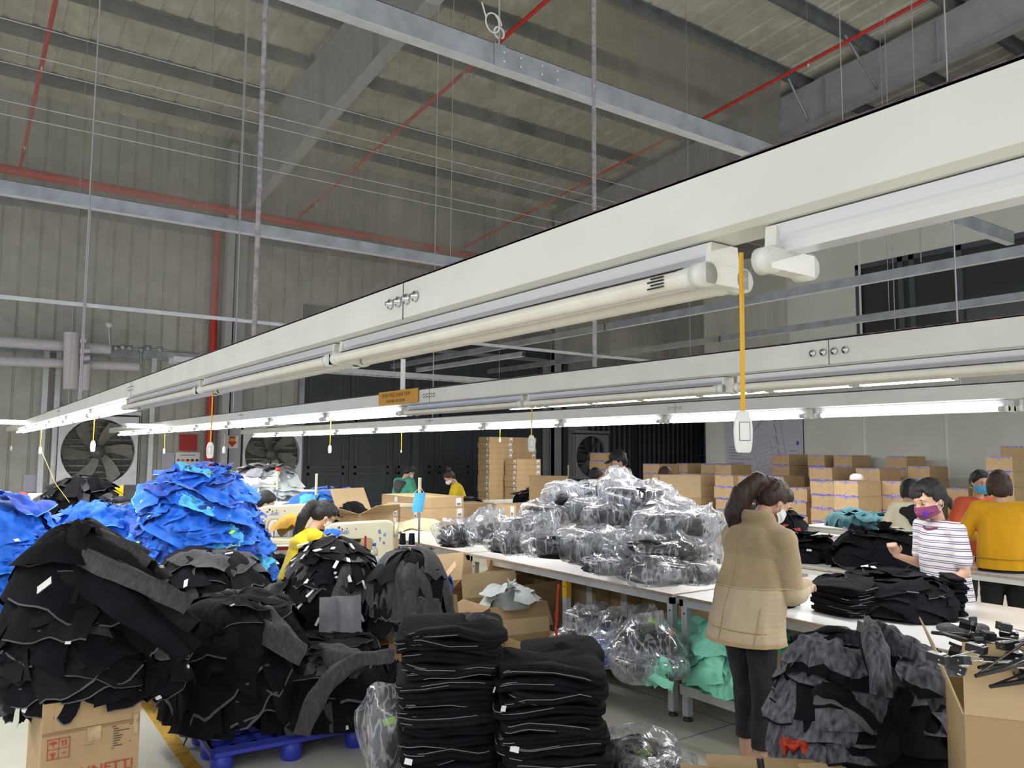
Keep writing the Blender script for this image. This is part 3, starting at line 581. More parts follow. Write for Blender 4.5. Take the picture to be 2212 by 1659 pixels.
def mound(c,rx,ry,z0,z1,seed=0,lean=(0,0),lump=.12,pw=.75,flare=0.,hz=.9):
    c=np.array(c,float)
    def Sf(th,v):
        phi=np.clip(v,0,1)*PI/2*1.0; r=np.sin(phi)**pw; zf=np.cos(phi)**hz; r=r*(1+flare*np.clip(v,0,1)**3)
        q=np.stack([np.cos(th)*1.3,np.sin(th)*1.3,v*2.2+0*th],-1); k=1+lump*vn(q,1.3,seed*7.3)
        x=c[0]+rx*r*k*np.cos(th)+lean[0]*zf; y=c[1]+ry*r*k*np.sin(th)+lean[1]*zf; z=z0+(z1-z0)*zf*(1+.0*k)+.0*x
        z=z-np.clip(v-1,0,9)*(z1-z0+.25)
        return np.stack([x,y,z],-1)
    def Nf(th,v):
        e=.02; a=Sf(th+e,v)-Sf(th-e,v); b=Sf(th,np.minimum(v+e,1.0))-Sf(th,np.minimum(v+e,1.0)-2*e); n=np.cross(b,a); l=np.linalg.norm(n,axis=-1,keepdims=True); n=n/np.maximum(l,1e-6)
        rad=np.stack([np.cos(th),np.sin(th),.6+0*th],-1); s=np.sign((n*rad).sum(-1,keepdims=True)); return n*np.where(s==0,1,s)
    return Sf,Nf
def heap(core_name,gname,m,n,mats,cat,label,group,seed=1,size=(.42,.32),th=(0,2*PI),vr=(.02,1.0),off=(.005,.05),lift=.035,wr=.016,rot=.35,tags=None,ntag=0,tagsz=(.022,.016),hem=.5,hemm='hem_grey',core=None,core_mat=None,zmin=None,grid=(13,11),tagmats=None,fold=(5,1.3),clabel=None,taper=.25):
    Sf,Nf=m; R=np.random.RandomState(seed)
    T,V=np.meshgrid(np.linspace(0,2*PI,48,endpoint=False),np.concatenate([np.linspace(0.001,1,20)]),indexing='xy')
    P=Sf(T,V)-Nf(T,V)*.012
    if 1:
        b=P[-1:].copy(); b[...,2]-=.02; cc=b.mean(1,keepdims=True); P=np.concatenate([P,b*.5+cc*.5],0)
        o=link(core_name,grid_mesh(core_name,P,[core_mat or mats[0][0]],wrap=True)); tag(o,clabel or ('inner mass of '+group.split(' ',0)[0]) ,cat,None,'stuff'); o['label']=(clabel or 'packed inner mass of the '+group)[:110]
    ms=[a for a,_ in mats]; pr=np.array([b for _,b in mats],float); pr/=pr.sum()
    vs=np.sort(R.uniform(vr[0]**1.6,vr[1]**1.6,n))[::-1]**(1/1.6); out=[]
    ga=2.399963
    gn,gm=grid; s=np.linspace(-1,1,gn); t=np.concatenate([np.linspace(-1,.965,gm-1),[1.0]]); SS,TT=np.meshgrid(s,t,indexing='xy')
    tot=[]
    for j in range(n):
        v0=vs[j]; t0=th[0]+((j*ga+R.uniform(-.3,.3))%(2*PI))/(2*PI)*(th[1]-th[0])
        c0=Sf(np.array(t0),np.array(v0)); c1=Sf(np.array(t0+.1),np.array(v0)); c2=Sf(np.array(t0),np.array(max(v0-.05,0)))
        Lth=max(np.linalg.norm(c1-c0)/.1,.10); Lv=max(np.linalg.norm(c2-c0)/max(v0-max(v0-.05,0),1e-3),.15)
        a=size[0]*R.uniform(.7,1.25); b=size[1]*R.uniform(.7,1.2); al=R.uniform(-rot,rot)
        wv=1-taper*(TT*.5+.5)*R.uniform(-1,1)+.12*vn(np.stack([TT*2,TT*0,TT*0],-1),1.5,j)
        X=SS*a/2*wv; Y=TT*b/2+.06*b*vn(np.stack([SS*2,SS*0,SS*0],-1),1.2,j+9)
        X2=X*math.cos(al)-Y*math.sin(al); Y2=X*math.sin(al)+Y*math.cos(al)
        tt=t0+X2/Lth; vv=np.maximum(v0+Y2/Lv,0.002); 
        q=np.stack([SS*fold[0]*.5*a/.4,TT*fold[1]*.5,np.full_like(SS,j*.37)],-1)
        W=wr*(ridged(q,1.0,j*1.7)+.5*vn(q,2.6,j))
        edge=np.clip((TT-.1)/.9,0,1)**1.5; edges=np.clip((np.abs(SS)-.6)/.4,0,1)
        O=off[0]+(off[1]-off[0])*R.rand()+lift*edge*R.uniform(.3,1.2)+.012*edges*R.uniform(-1,1)-.03*np.clip((-TT-.3)/.7,0,1)
        PP=Sf(tt,vv)+Nf(tt,vv)*(O+W)[...,None]; PP[...,2]+=.006*vn(PP,9,j)
        if zmin is not None: PP[...,2]=np.maximum(PP[...,2],zmin+.004+.004*((j*7)%5)+.004*vn(PP,12,j))
        if mats[-1][0]=='cyan' and False: pass
        mn=ms[R.choice(len(ms),p=pr)]; mi=np.zeros((gm-1,gn-1),int)
        if R.rand()<hem: mi[-1,:]=1
        me=grid_mesh(gname,PP,[mn,hemm if mn not in('cyan',) else mn],mi)
        o=link(gname,me); tag(o,lab_(label,mn,v0,t0),cat,group); out.append((o,PP,Nf(tt,vv)))
    if tags:
        idx=R.choice(len(out),size=min(ntag,len(out)),replace=False)
        for k in idx:
            o,PP,NN=out[k]; i=gm-2-R.randint(0,3); jx=R.randint(1,gn-1); p=Vector(PP[i,jx]); nn=Vector(NN[i,jx]); dn=Vector(PP[min(i+1,gm-1),jx])-Vector(PP[i-1,jx]); dn.normalize(); sd=nn.cross(dn).normalized()
            w=tagsz[0]*R.uniform(.7,1.2); h=tagsz[1]*R.uniform(.8,1.3); mb=MB(); mt_=tags[R.randint(len(tags))]
            e=nn*.006; mb.add([p-sd*w/2+e,p+sd*w/2+e,p+sd*w/2+dn*h+e*1.8,p-sd*w/2+dn*h+e*1.8,p-sd*w/2,p+sd*w/2,p+sd*w/2+dn*h+e*.8,p-sd*w/2+dn*h+e*.8],[(0,1,2,3),(7,6,5,4),(0,4,5,1),(2,6,7,3)]); mb.build('size_label',[mt_],o)
    return out
def slab_mesh(w,d,t,seed,plies=2,amp=.02,phase=0.,n=44,mats=('black_cloth','seam_shine'),line=.5,sq=.35):
    "folded garment: rounded plies, wavy"
    R=np.random.RandomState(seed); th=np.linspace(0,2*PI,n,endpoint=False); prof=[]
    for p in range(plies):
        for a in (-80,-40,0,40,80): prof.append((math.cos(math.radians(a))*t/plies*.5, t*(p+.5)/plies+math.sin(math.radians(a))*t/plies*.5))
    ct,st=np.cos(th),np.sin(th); ox=np.sign(ct)*np.abs(ct)**sq*w/2; oy=np.sign(st)*np.abs(st)**sq*d/2
    rad=np.stack([ox,oy],-1); L=np.linalg.norm(rad,axis=-1,keepdims=True); nr=rad/L
    rows=[]
    def wave(X,Y): 
        q=np.stack([X,Y,0*X+phase],-1); return amp*(vn(q,4.2,3)+.7*vn(q,9.,5))+.004*vn(q,20,seed)
    def ring(k,ins,z,jit=0):
        wob=1+.05*vn(np.stack([nr[:,0]*1.2,nr[:,1]*1.2,0*ct+seed*1.1+z*9],-1),1.6)
        xy=rad*k*wob[:,None]+nr*ins; zz=z+wave(xy[:,0],xy[:,1]); return np.concatenate([xy,zz[:,None]],-1)
    rows.append(ring(.02,0,t*.0)); rows.append(ring(.6,0,.0))
    for r,z in prof: rows.append(ring(.97,r-t/plies*.5,z))
    rows.append(ring(.6,0,t)); rows.append(ring(.02,0,t))
    P=np.stack(rows,0); mi=np.zeros((len(rows)-1,n),int)
    return grid_mesh('folded_garment',P,mats,mi,wrap=True),P
def stack(n,base,w,d,t,rz,seed,gname,label,group,cat,mats=('black_cloth','black_cloth2'),lines=.8,amp=.02,plies=2,jit=.015,tags=None,ntag=0,linemat='seam_shine',top=None,lineside=(-.2,1.9)):
    R=np.random.RandomState(seed); z=base[2]; objs=[]
    for i in range(n):
        tt=t*R.uniform(.8,1.25); me,P=slab_mesh(w*R.uniform(.94,1.05),d*R.uniform(.94,1.05),tt,seed*100+i,plies,amp,i*.16,mats=(mats[i%len(mats)] if R.rand()<.7 else mats[0],'seam_shine'))
        o=link(gname,me,loc=(base[0]+R.uniform(-jit,jit),base[1]+R.uniform(-jit,jit),z),rot=(R.uniform(-.01,.01),R.uniform(-.01,.01),rz+R.uniform(-.05,.05))); tag(o,label.replace('{o}','topmost' if i==n-1 else ORD[n-1-i]+' from the top' if i>0 else 'lowest'),cat,group); objs.append(o)
        nn=P.shape[1]
        for rep in range(3):
          if R.rand()<lines:
            row=2+5*R.randint(plies)+R.choice([1,2,3]); a0=int((.62+R.uniform(-.13,.12))*nn); ln=int(nn*R.uniform(.05,.20))
            pts=[P[row,(a0+k)%nn]*np.array([1.004,1.004,1]) for k in range(ln)]
            if len(pts)>2: m=MB(); m.tube(pts,.0017,4); m.build('piping_shine',[linemat],o)  # pale lines paint the shine along the piped edges
        if tags and R.rand()<ntag/n:
            a0=int((.60+R.uniform(-.08,.10))*nn); p=Vector(P[6,a0%nn])*1.0; q=Vector(P[6,(a0+1)%nn]); sd=(q-p).normalized(); m=MB(); outn=Vector((p.x,p.y,0)).normalized(); e=outn*.012; dz=Vector((0,0,-.02))
            m.add([p+e,p+e+sd*.032,p+e*1.6+sd*.034+dz,p+e*1.6+dz],[(0,1,2,3)]); m.build('size_label',[tags[R.randint(len(tags))]],o,fix=False)
        z+=tt*.93
    return objs,z
# single draped cloth: follow polyline ridge
def drape(name,P,mats,label,cat,group=None,kind=None,mi=None):
    o=link(name,grid_mesh(name,P,mats,mi)); return tag(o,label,cat,group,kind)
# ================= cartons =================
def flap(mb,a,b,dirv,L,ang_out,th=.004,up=Vector((0,0,1)),mi=0):
    "flap hinged along a-b, opening towards dirv; ang 0 = straight up, 90 = horizontal outwards, >90 hanging"
    a=Vector(a);b=Vector(b);d=Vector(dirv); v=(up*math.cos(ang_out)+d*math.sin(ang_out))*L; t=(d*math.cos(ang_out)-up*math.sin(ang_out))*th; e=(b-a)*.01
    mb.add([a,b,b+v-e,a+v+e,a+t,b+t,b+v-e+t,a+v+e+t],[(0,1,2,3),(7,6,5,4),(0,4,5,1),(1,5,6,2),(2,6,7,3),(3,7,4,0)],mi)
def open_carton(name,loc,w,d,h,rz,label,flaps=(2.2,2.4,2.0,2.3),group=None,mt='card',fl=None,tape='tape_clear',thick=.005):
    o=empty(name,loc,rz,label=label,cat='carton',group=group); m=MB(); t=thick
    m.box((-w/2,-d/2,0),(w/2,-d/2+t,h)); m.box((-w/2,d/2-t,0),(w/2,d/2,h)); m.box((-w/2,-d/2+t,0),(-w/2+t,d/2-t,h)); m.box((w/2-t,-d/2+t,0),(w/2,d/2-t,h)); m.box((-w/2,-d/2,0),(w/2,d/2,t))
    m.build('carton_wall',[mt],o); L=fl or min(w,d)/2
    S4=[((-w/2,-d/2,h),(w/2,-d/2,h),(0,-1,0)),((w/2,-d/2,h),(w/2,d/2,h),(1,0,0)),((w/2,d/2,h),(-w/2,d/2,h),(0,1,0)),((-w/2,d/2,h),(-w/2,-d/2,h),(-1,0,0))]
    for (a,b,dd),an in zip(S4,flaps):
        if an is None: continue
        f=MB(); flap(f,a,b,dd,L,an); f.build('flap',['card_light' if an<1.5 else mt],o)
    if tape:
        q=MB(); q.box((-.025,-d/2-.0012,0),(.025,-d/2,.09)); q.build('tape_strip',[tape],o)
    return o
CM={}
def closed_carton(loc,w,d,h,rz,label,group,style='blue',name='carton'):
    k=(w,d,h,style)
    if k not in CM:
        m=MB(); m.box((-w/2,-d/2,0),(w/2,d/2,h-.006)); m.box((-w/2,-d/2,h-.005),(w/2,-.002,h)); m.box((-w/2,.002,h-.005),(w/2,d/2,h)); L=[('carton_body',m.mesh('carton_body',['card']))]
        if style=='blue':
            R=np.random.RandomState(3); 
            for zz,s in ((h-.012,1),(.010,-1)):
                q=MB(); N_=10
                for i in range(N_):
                    y0=-d/2+d*i/N_; hh=.012+.010*R.rand(); q.box((-w/2-.0015,y0,zz-hh/2),(-w/2+.001,y0+d/N_,zz+hh/2))
                q.box((-w/2-.002,-.012,zz-(.035 if s>0 else .0)),(-w/2+.001,.012,zz+(.0 if s>0 else .035))); L.append(('tape_strip',q.mesh('tape_strip',['tape_blue'])))
            q=MB(); q.box((-w/2,-.024,h-.001),(w/2,.024,h+.001)); L.append(('top_tape',q.mesh('top_tape',['tape_clear'])))
        elif style=='label':
            q=MB(); q.box((-w/2+.42*w*0,0,0),(0,0,0)) if False else None
            q=MB(); q.box((w/2-.10,-d/2-.002,.012),(w/2-.03,-d/2,h-.015)); L.append(('shipping_label',q.mesh('shipping_label',['label_white'])))
            q=MB(); q.box((-w/2-.002,-d/2+.04,.012),(-w/2,-d/2+.11,h-.015)); L.append(('shipping_label',q.mesh('shipping_label',['label_white'])))
            q=MB(); q.box((w/2-.09,-d/2-.003,.02),(w/2-.04,-d/2-.001,h*.4)); q.box((-w/2-.003,-d/2+.05,.02),(-w/2-.001,-d/2+.10,h*.4)); L.append(('barcode',q.mesh('barcode',['ink_grey'])))
            q=MB(); q.box((-w/2,-.024,h-.001),(w/2,.024,h+.001)); L.append(('top_tape',q.mesh('top_tape',['tape_clear'])))
        CM[k]=L
    o=empty(name,loc,rz,label=label,cat='carton',group=group)
    for a,me in CM[k]: link(a,me,o)
    return o
RC=np.random.RandomState(5)
def column_uv(ul,uc,vt,xf,lab,h=.205,w=.58,base=0,group='blue-taped cartons stacked by the white wall',n=None,style='blue'):
    a=atx(ul,vt,xf); b=atx(uc,vt,xf); d=max(.3,min(.55,a.y-b.y)); y=(a.y+b.y)/2; zt=b.z; k=max(1,int(round((zt-base)/h))); hh=(zt-base)/k; hh=round(hh,3); d=round(d,2)
    for i in range(k):
        closed_carton((xf+w/2+RC.uniform(-.012,.012),y+RC.uniform(-.012,.012),base+i*hh),w,d,hh-.001,RC.uniform(-.02,.02),('topmost ' if i==k-1 else 'lowest ' if i==0 else ORD[k-1-i]+' from top, ')+lab,group,style)
cols=[(1668,1704,981,12.72,'at the poster edge, left of the front stacks'),(1746,1782,983,12.72,'second along the white wall from the poster'),(1799,1839,983,12.72,'third along the white wall, above the front stacks'),(1914,1958,985,12.6,'by the white wall behind the hooded person'),(1961,2007,1008,12.2,'just right of the hooded person'),
(1747,1796,1011,11.6,'rear left of the big front block'),(1850,1901,1012,11.6,'rear right of the big front block'),(1750,1800,1040,10.9,'front left of the big block'),(1801,1853,1040,10.3,'front centre of the big block'),(1905,1950,1040,10.9,'front right of the big block'),
(1640,1694,1029,11.9,'beyond the ponytail of the person in beige'),(1697,1742,1055,11.3,'lower, right beside the beige person\'s head'),(2129,2185,986,11.6,'at the right picture edge'),(2162,2215,964,12.4,'tallest at the right picture edge'),(2059,2081,1055,11.9,'low, left of the person in the red jacket'),
(1389,1424,1002,12.0,'right of the person with the black cap'),(1469,1480,1001,12.6,'behind the brown-haired person in stripes'),(1513,1542,1002,12.6,'left of the white wall corner'),(1544,1580,1004,12.0,'under the left end of the poster'),(1468,1509,1025,11.4,'behind the open tall carton'),(1544,1583,1027,11.4,'directly left of the ponytail'),(1588,1630,1029,11.5,'behind the ponytail')]
for ul,uc,vt,xf,l in cols: column_uv(ul,uc,vt,xf,'blue-taped carton, stack '+l)
column_uv(1266,1320,978,11.6,'blue-taped carton in the stack behind the capped person',h=.19)
# tall stack with white labels
for c,(x,y) in enumerate(((9.55,14.1),(10.2,14.15),(9.9,13.6))):
    k=17 if c<2 else 13
    for i in range(k):
        closed_carton((x+RC.uniform(-.012,.012),y,i*.115),.62,.42,.114,RC.uniform(-.015,.015),'%s flat labelled carton in the %s column by the dark doors'%('topmost' if i==k-1 else ORD[k-1-i]+' from top',('left rear','right rear','front')[c]),'flat labelled cartons by the dark doors','label')
# ================= tables =================
def table(name,x0,x1,y0,y1,z,label,shelf=None,legs=None,tape=None,mt='galv_light'):
    o=empty(name,(x0,y0,0),label=label,cat='table'); W=x1-x0; D=y1-y0
    m=MB(); m.box((0,0,z-.022),(W,D,z)); m.build('tabletop',['table_white'],o)
    m=MB(); m.box((-.0015,-.0015,z-.020),(0,D,z-.004)); m.box((0,-.0015,z-.020),(W,0,z-.004)); m.build('edge_band',['table_edge'],o)
    for a,b in (((.01,.01,z-.065),(.04,D-.01,z-.022)),((W-.04,.01,z-.065),(W-.01,D-.01,z-.022)),((.01,.01,z-.065),(W-.01,.04,z-.022)),((.01,D-.04,z-.065),(W-.01,D-.01,z-.022))):
        m=MB(); m.box(a,b); m.build('apron_rail',[mt],o)
    for (lx,ly) in (legs or ((.02,.02),(.02,D-.06),(W-.06,.02),(W-.06,D-.06))):
        m=MB(); m.box((lx,ly,.03),(lx+.045,ly+.045,z-.022)); lg=m.build('leg',[mt],o); m=MB(); m.lathe([(.0,0),(.03,0),(.03,.012),(.012,.02),(.012,.03),(0,.03)],(lx+.022,ly+.022,0),10); m.build('foot',['steel_dark'],lg)
        m=MB()
        for zz in (.34,z-.11): m.lathe([(0,0),(.007,0),(.006,.004),(0,.004)],n=8,M=Matrix.Translation((lx,ly+.022,zz))@Matrix.Rotation(-PI/2,4,'Y'))
        m.build('leg_screws',['steel_dark'],lg)
    if shelf:
        m=MB(); m.box((.02,.02,shelf-.02),(W-.02,D-.02,shelf)); m.build('shelf_board',['table_white'],o)
        for a,b in (((.005,.01,shelf-.06),(.02,D-.01,shelf)),((W-.02,.01,shelf-.06),(W-.005,D-.01,shelf))):
            m=MB(); m.box(a,b); m.build('shelf_rail',[mt],o)
    return o
TX=3.78
tA=table('packing_table',TX,5.1,6.02,8.9,.76,'long white packing table at the far left end, cartons standing on it',shelf=.12)
tB=table('packing_table',TX,5.1,3.58,5.98,.76,'white packing table under the heap of clear bags',shelf=.25,legs=((.02,.02),(.02,1.08),(.02,2.34),(1.26,.02),(1.26,2.34)))
tC=table('packing_table',TX,5.15,.55,3.54,.76,'white packing table in front of the person in the beige jacket',shelf=.22)
m=MB(); m.box((TX+.012,4.655,.30),(TX+.07,4.712,.74)); o_=m.build('yellow_tape',['yellow'],tB); o_.parent=None; bpy.data.objects.remove(o_)
for (y,z0,z1) in ((4.66,.57,.73),(3.60,.44,.53)):
    m=MB(); m.box((.0185,y-3.58-.002,z0),(.0665,y-3.58+.047,z1)); m.build('yellow_tape',['yellow'],tB)
table('work_table',5.62,6.55,3.05,4.6,.76,'white work table carrying the two black heaps, behind the main row',mt='white_paint',shelf=.3)
table('work_table',6.45,7.5,2.2,3.42,.76,'white work table between the striped shirt and the orange sweater',mt='white_paint')
table('work_table',8.5,9.4,4.55,5.95,.78,'slim white table under the teal garments',mt='white_paint')
table('work_table',7.6,8.45,5.3,6.9,.72,'low white table under the dark purple and black heap',mt='white_paint')
table('work_table',5.6,6.9,9.6,11.6,.76,'far white table where the person in mustard yellow works',mt='white_paint')
table('work_table',7.5,8.6,9.2,12.0,.78,'far white table with black bundles before the brown carton stack',mt='white_paint')
# cartons on the far end of the packing table
for i in range(3):
    for j in range(2):
        closed_carton((4.62+.02*RC.rand(),8.55-.52*j if False else 8.62-.47*j,.762+i*.122),.60,.45,.120,0,'flat labelled carton, %s of the %s pile on the far packing table'%(('lowest','middle','topmost')[i],('rear','front')[j]),'flat cartons on the packing table','label')
closed_carton((5.35,8.6,.80),.6,.45,.20,0.05,'plain carton beside the labelled cartons on the far table','plain cartons','label')
b_=closed_carton((5.55,7.6,.9),.5,.4,.14,0,'flat open-topped carton left of the clear bags, on a stand','plain cartons','label')
closed_carton((5.55,7.6,.0),.5,.4,.9,0,'tall plain carton serving as a stand behind the clear bags','plain cartons','label')
open_carton('open_carton',(6.35,8.15,0.72),.50,.16,.62,-.62,'tall opened carton with two upright side flaps behind the heap of clear bags',flaps=(None,0.0,None,0.0),fl=.14)
m=MB(); m.box((6.0,7.9,.66),(6.7,8.5,.72)); tb_=tag(m.build('stand',['table_white']),'white stand board holding the tall opened carton','stand'); 
for a in ((6.05,7.95),(6.6,7.95),(6.05,8.4),(6.6,8.4)):
    m=MB(); m.box((a[0],a[1],0),(a[0]+.04,a[1]+.04,.66)); m.build('leg',['galv_light'],tb_)
open_carton('open_carton',(6.15,5.75,.70),.42,.34,.50,-.62,'big opened carton with upright flaps before the carton wall, right of the bags',flaps=(.05,0.03,0,.03),fl=.22)
m=MB(); m.box((5.75,5.4,.64),(6.55,6.1,.70)); tb_=tag(m.build('stand',['table_white']),'white stand board under the big opened carton','stand')
for a in ((5.8,5.45),(6.45,5.45),(5.8,6.0),(6.45,6.0)):
    m=MB(); m.box((a[0],a[1],0),(a[0]+.04,a[1]+.04,.64)); m.build('leg',['galv_light'],tb_)
# ================= foreground: printed carton with the black pile =================
bc=open_carton('printed_carton',(.583,4.30,0),.386,.60,.56,0,'tall printed carton with red handling marks under the big black pile',flaps=(None,None,None,None),tape=None)
m=MB(); m.box((-.150,-.304,.44),(.155,-.300,.56)); m.build('front_flap',['card'],bc)
m=MB(); m.box((-.193,-.3025,.425),(.190,-.3005,.437)); m.build('crease',['card_in'],bc); m=MB(); m.box((-.02,-.305,.375),(.035,-.3015,.435)); m.box((.165,-.305,.37),(.185,-.3015,.46)); m.build('tape_strip',['tape_clear'],bc)
F=lambda a,b,r=0: frame((a,-.3035,b),(math.cos(r),0,math.sin(r)),(-math.sin(r),0,math.cos(r)))
text('printing','MAINETTI',.050,'ink_red',bc,F(-.105,.235),sx=1.25); text('printing','Worldwide',.022,'ink_red',bc,F(.05,.212),sx=1.2)
m=MB(); m.box((-.15,-.3035,.20),(-.11,-.3025,.202)); m.box((-.15,-.3035,.24),(-.11,-.3025,.242)); m.box((-.15,-.3035,.20),(-.148,-.3025,.242)); m.box((-.112,-.3035,.20),(-.11,-.3025,.242)); m.box((-.105,-.3035,.229),(.17,-.3025,.231)); m.build('printing',['ink_red'],bc)
m=MB()
def fr_(x0,z0,x1,z1,w=.0025):
    m.box((x0,-.304,z0),(x1,-.3025,z0+w)); m.box((x0,-.304,z1-w),(x1,-.3025,z1)); m.box((x0,-.304,z0),(x0+w,-.3025,z1)); m.box((x1-w,-.304,z0),(x1,-.3025,z1))
fr_(-.17,.325,-.085,.41); m.box((-.128,-.304,.325),(-.126,-.3025,.41)); m.box((-.17,-.304,.366),(-.085,-.3025,.368))
m.prism([(-.148+.014*math.cos(a),.388+.012*math.sin(a)) for a in np.linspace(0,PI,9)],-.304,-.3025,'y'); m.box((-.149,-.304,.374),(-.147,-.3025,.39))
m.prism([(-.148-.010*math.cos(a),.352-.012*math.sin(a)) for a in np.linspace(0,PI,9)],-.304,-.3025,'y'); m.box((-.149,-.304,.332),(-.147,-.3025,.342)); m.box((-.155,-.304,.331),(-.141,-.3025,.333))
for x in (-.113,-.101): m.box((x-.002,-.304,.375),(x+.002,-.3025,.392)); m.prism([(x-.005,.392),(x+.005,.392),(x,.402)],-.304,-.3025,'y')
for a in range(3): 
    A=a*PI/3; m.add([(-.106-.012*math.cos(A),-.3042,.346-.012*math.sin(A)),(-.106+.012*math.cos(A),-.3042,.346+.012*math.sin(A)),(-.106+.012*math.cos(A),-.3042,.348+.012*math.sin(A)),(-.106-.012*math.cos(A),-.3042,.348-.012*math.sin(A))],[(0,1,2,3)])
m.build('handling_marks',['ink_red'],bc)
m=MB()
for k,l in enumerate((.02,.065,.022,.038,.035,.028,.018,.038)): m.box((.085,-.304,.408-k*.0105),(.085+l,-.3025,.4105-k*.0105))
for k in range(4): m.box((-.03+k*.011,-.304,.360),(-.024+k*.011,-.3025,.3615))
m.box((.078,-.304,.418),(.095,-.3025,.420)); m.box((.15,-.304,.418),(.16,-.3025,.420)); m.box((.078,-.304,.325),(.09,-.3025,.327)); m.box((.15,-.304,.345),(.157,-.3025,.347)); m.build('printing',['ink_black'],bc)
BK=[('black_cloth',5),('black_cloth2',2.2),('grey_cloth',.8)]
# big pile on the printed carton
M1=mound((.64,4.34),.29,.29,.60,1.24,seed=1,lean=(-.10,.03),lump=.14,pw=.95,flare=.12,hz=.95)
heap('garment_mass','black_jacket',M1,150,BK,'jacket','{c} jacket {p} of the big pile on the printed carton','black jackets piled on the printed carton',seed=3,size=(.24,.34),off=(.0,.06),lift=.05,wr=.022,rot=.5,vr=(.05,1.02),tags=['label_white'],ntag=34,hem=.45)
# long folded garments flowing down to the right from the crest
def swath(name,p0,p1,p2,w,mat_,label,group,cat='jacket',seed=0,sag=0,thick=.02,n=26,m_=14,hemm=None,parent=None):
    "cloth band along a bent path p0-p1-p2 with lengthwise folds"
    p0,p1,p2=[np.array(q,float) for q in (p0,p1,p2)]; t=np.linspace(0,1,n)[:,None]; C=(1-t)**2*p0+2*t*(1-t)*p1+t*t*p2; Tn=np.gradient(C,axis=0); Tn/=np.linalg.norm(Tn,axis=1,keepdims=True)
    upv=np.array([0,0,1.]); Sd=np.cross(Tn,upv+1e-3); Sd/=np.linalg.norm(Sd,axis=1,keepdims=True); Nn=np.cross(Sd,Tn)
    s=np.linspace(-1,1,m_)[None,:,None]; wv=w/2*(1+.15*vn(np.stack([t[:,0]*2,t[:,0]*0,t[:,0]*0+seed],-1),1.5))[:,None,None]
    q=np.stack([np.repeat(s[0,:,0][None]*2.2,n,0),np.repeat(t*1.6,m_,1),np.full((n,m_),seed*1.3)],-1); W=thick*(1.5*ridged(q,1.6)+.8*vn(q,4.))
    arch=-(np.abs(s[...,0])**2.2)*w*.55
    P=C[:,None,:]+Sd[:,None,:]*s*(wv*(.72+.28*np.sin(t*PI))[:,:,None]+.10*w*vn(np.stack([t[:,0]*5,t[:,0]*0+seed,t[:,0]*0],-1),1.5)[:,None,None])+Nn[:,None,:]*(W+arch)[...,None]
    mi=np.zeros((n-1,m_-1),int)
    if hemm: mi[:,-1]=1
    o=link(name,grid_mesh(name,P,[mat_,hemm or mat_],mi),parent); 
    if parent is None: tag(o,label,cat,group)
    return o
def L3(*a): return at(*a)
g1='long grey-shouldered jackets lying over the top of the printed-carton pile'
swath('black_jacket',at(150,1135,3.85),at(260,1180,3.55),at(432,1345,3.5),.20,'black_cloth2','black jacket with grey yoke lying highest across the big pile',None,seed=1,thick=.018,hemm='grey_cloth')
swath('black_jacket',at(165,1215,3.7),at(270,1240,3.45),at(425,1400,3.45),.18,'black_cloth','black jacket slanting down to the right just under the top one',None,seed=2,thick=.02)
swath('black_jacket',at(160,1180,3.7),at(300,1230,3.44),at(415,1300,3.5),.12,'grey_cloth','charcoal-grey jacket panel showing on the right shoulder of the big pile',None,seed=5,thick=.012)
swath('black_jacket',at(185,1130,3.9),at(230,1150,3.72),at(330,1215,3.65),.15,'grey_cloth','charcoal-grey jacket showing behind the peak of the big pile',None,seed=9,thick=.012)
swath('black_jacket',at(130,1190,3.9),at(160,1110,3.8),at(200,1150,3.7),.13,'black_cloth','black jacket folded into the pointed peak of the big pile',None,seed=6,thick=.02)
for k,(u,v) in enumerate(((45,1530),(75,1500),(95,1545),(60,1555),(120,1510))):
    swath('black_jacket',at(u+70,v-210,3.7),at(u+20,v-100,3.62),at(u-5,v,3.75),.10,'black_cloth' if k%2 else 'black_cloth2','black sleeve end hanging lowest at the left side of the big pile','black sleeves hanging at the left of the big pile',seed=20+k,thick=.014,hemm='hem_grey')
tg=MB(); a=at(110,1245,3.42); b=at(80,1268,3.45); n_=Vector((0,0,-.03)); tg.add([a,b,b+n_+Vector((.004,0,0)),a+n_+Vector((.004,0,0)),a+Vector((.002,.004,0)),b+Vector((.002,.004,0)),b+n_,a+n_],[(0,1,2,3),(7,6,5,4)]); tag(tg.build('paper_tag',['label_white']),'long white paper slip sticking out at the left of the big black pile','tag')
# pallets
def pallet(loc,rz,w,d,label,h=.15):
    o=empty('pallet',loc,rz,label=label,cat='pallet'); nx_,ny_=int(w/.105),int(d/.105); 
    m=MB(); 
    # grid deck built as lattice bars leaves real openings
    for i in range(nx_+1):
        x=w*i/nx_; m.box((max(0,x-.014),0,h-.03),(min(w,x+.014),d,h))
    for j in range(ny_+1):
        y=d*j/ny_; m.box((0,max(0,y-.014),h-.029),(w,min(d,y+.014),h-.0005))
    m.box((0,0,h-.05),(w,.02,h)); m.box((0,d-.02,h-.05),(w,d,h)); m.box((0,0,h-.05),(.02,d,h)); m.box((w-.02,0,h-.05),(w,d,h)); m.build('deck',['pallet_blue'],o)
    for x in (.07,w/2,w-.07):
        for y in (.07,d/2,d-.07):
            f=MB(); f.lathe([(.048,0),(.055,.01),(.062,h-.03),(.0,h-.03)],(x,y,0),16); f.build('foot',['pallet_blue'],o)
    return o
pallet((1.16,4.24,0),-.05,.86,.62,'bright blue plastic pallet with lattice deck left of the folded black stacks')
M2=mound((1.42,4.66),.32,.36,.22,.78,seed=4,lean=(-.02,.05),lump=.18,pw=.5,hz=.7)
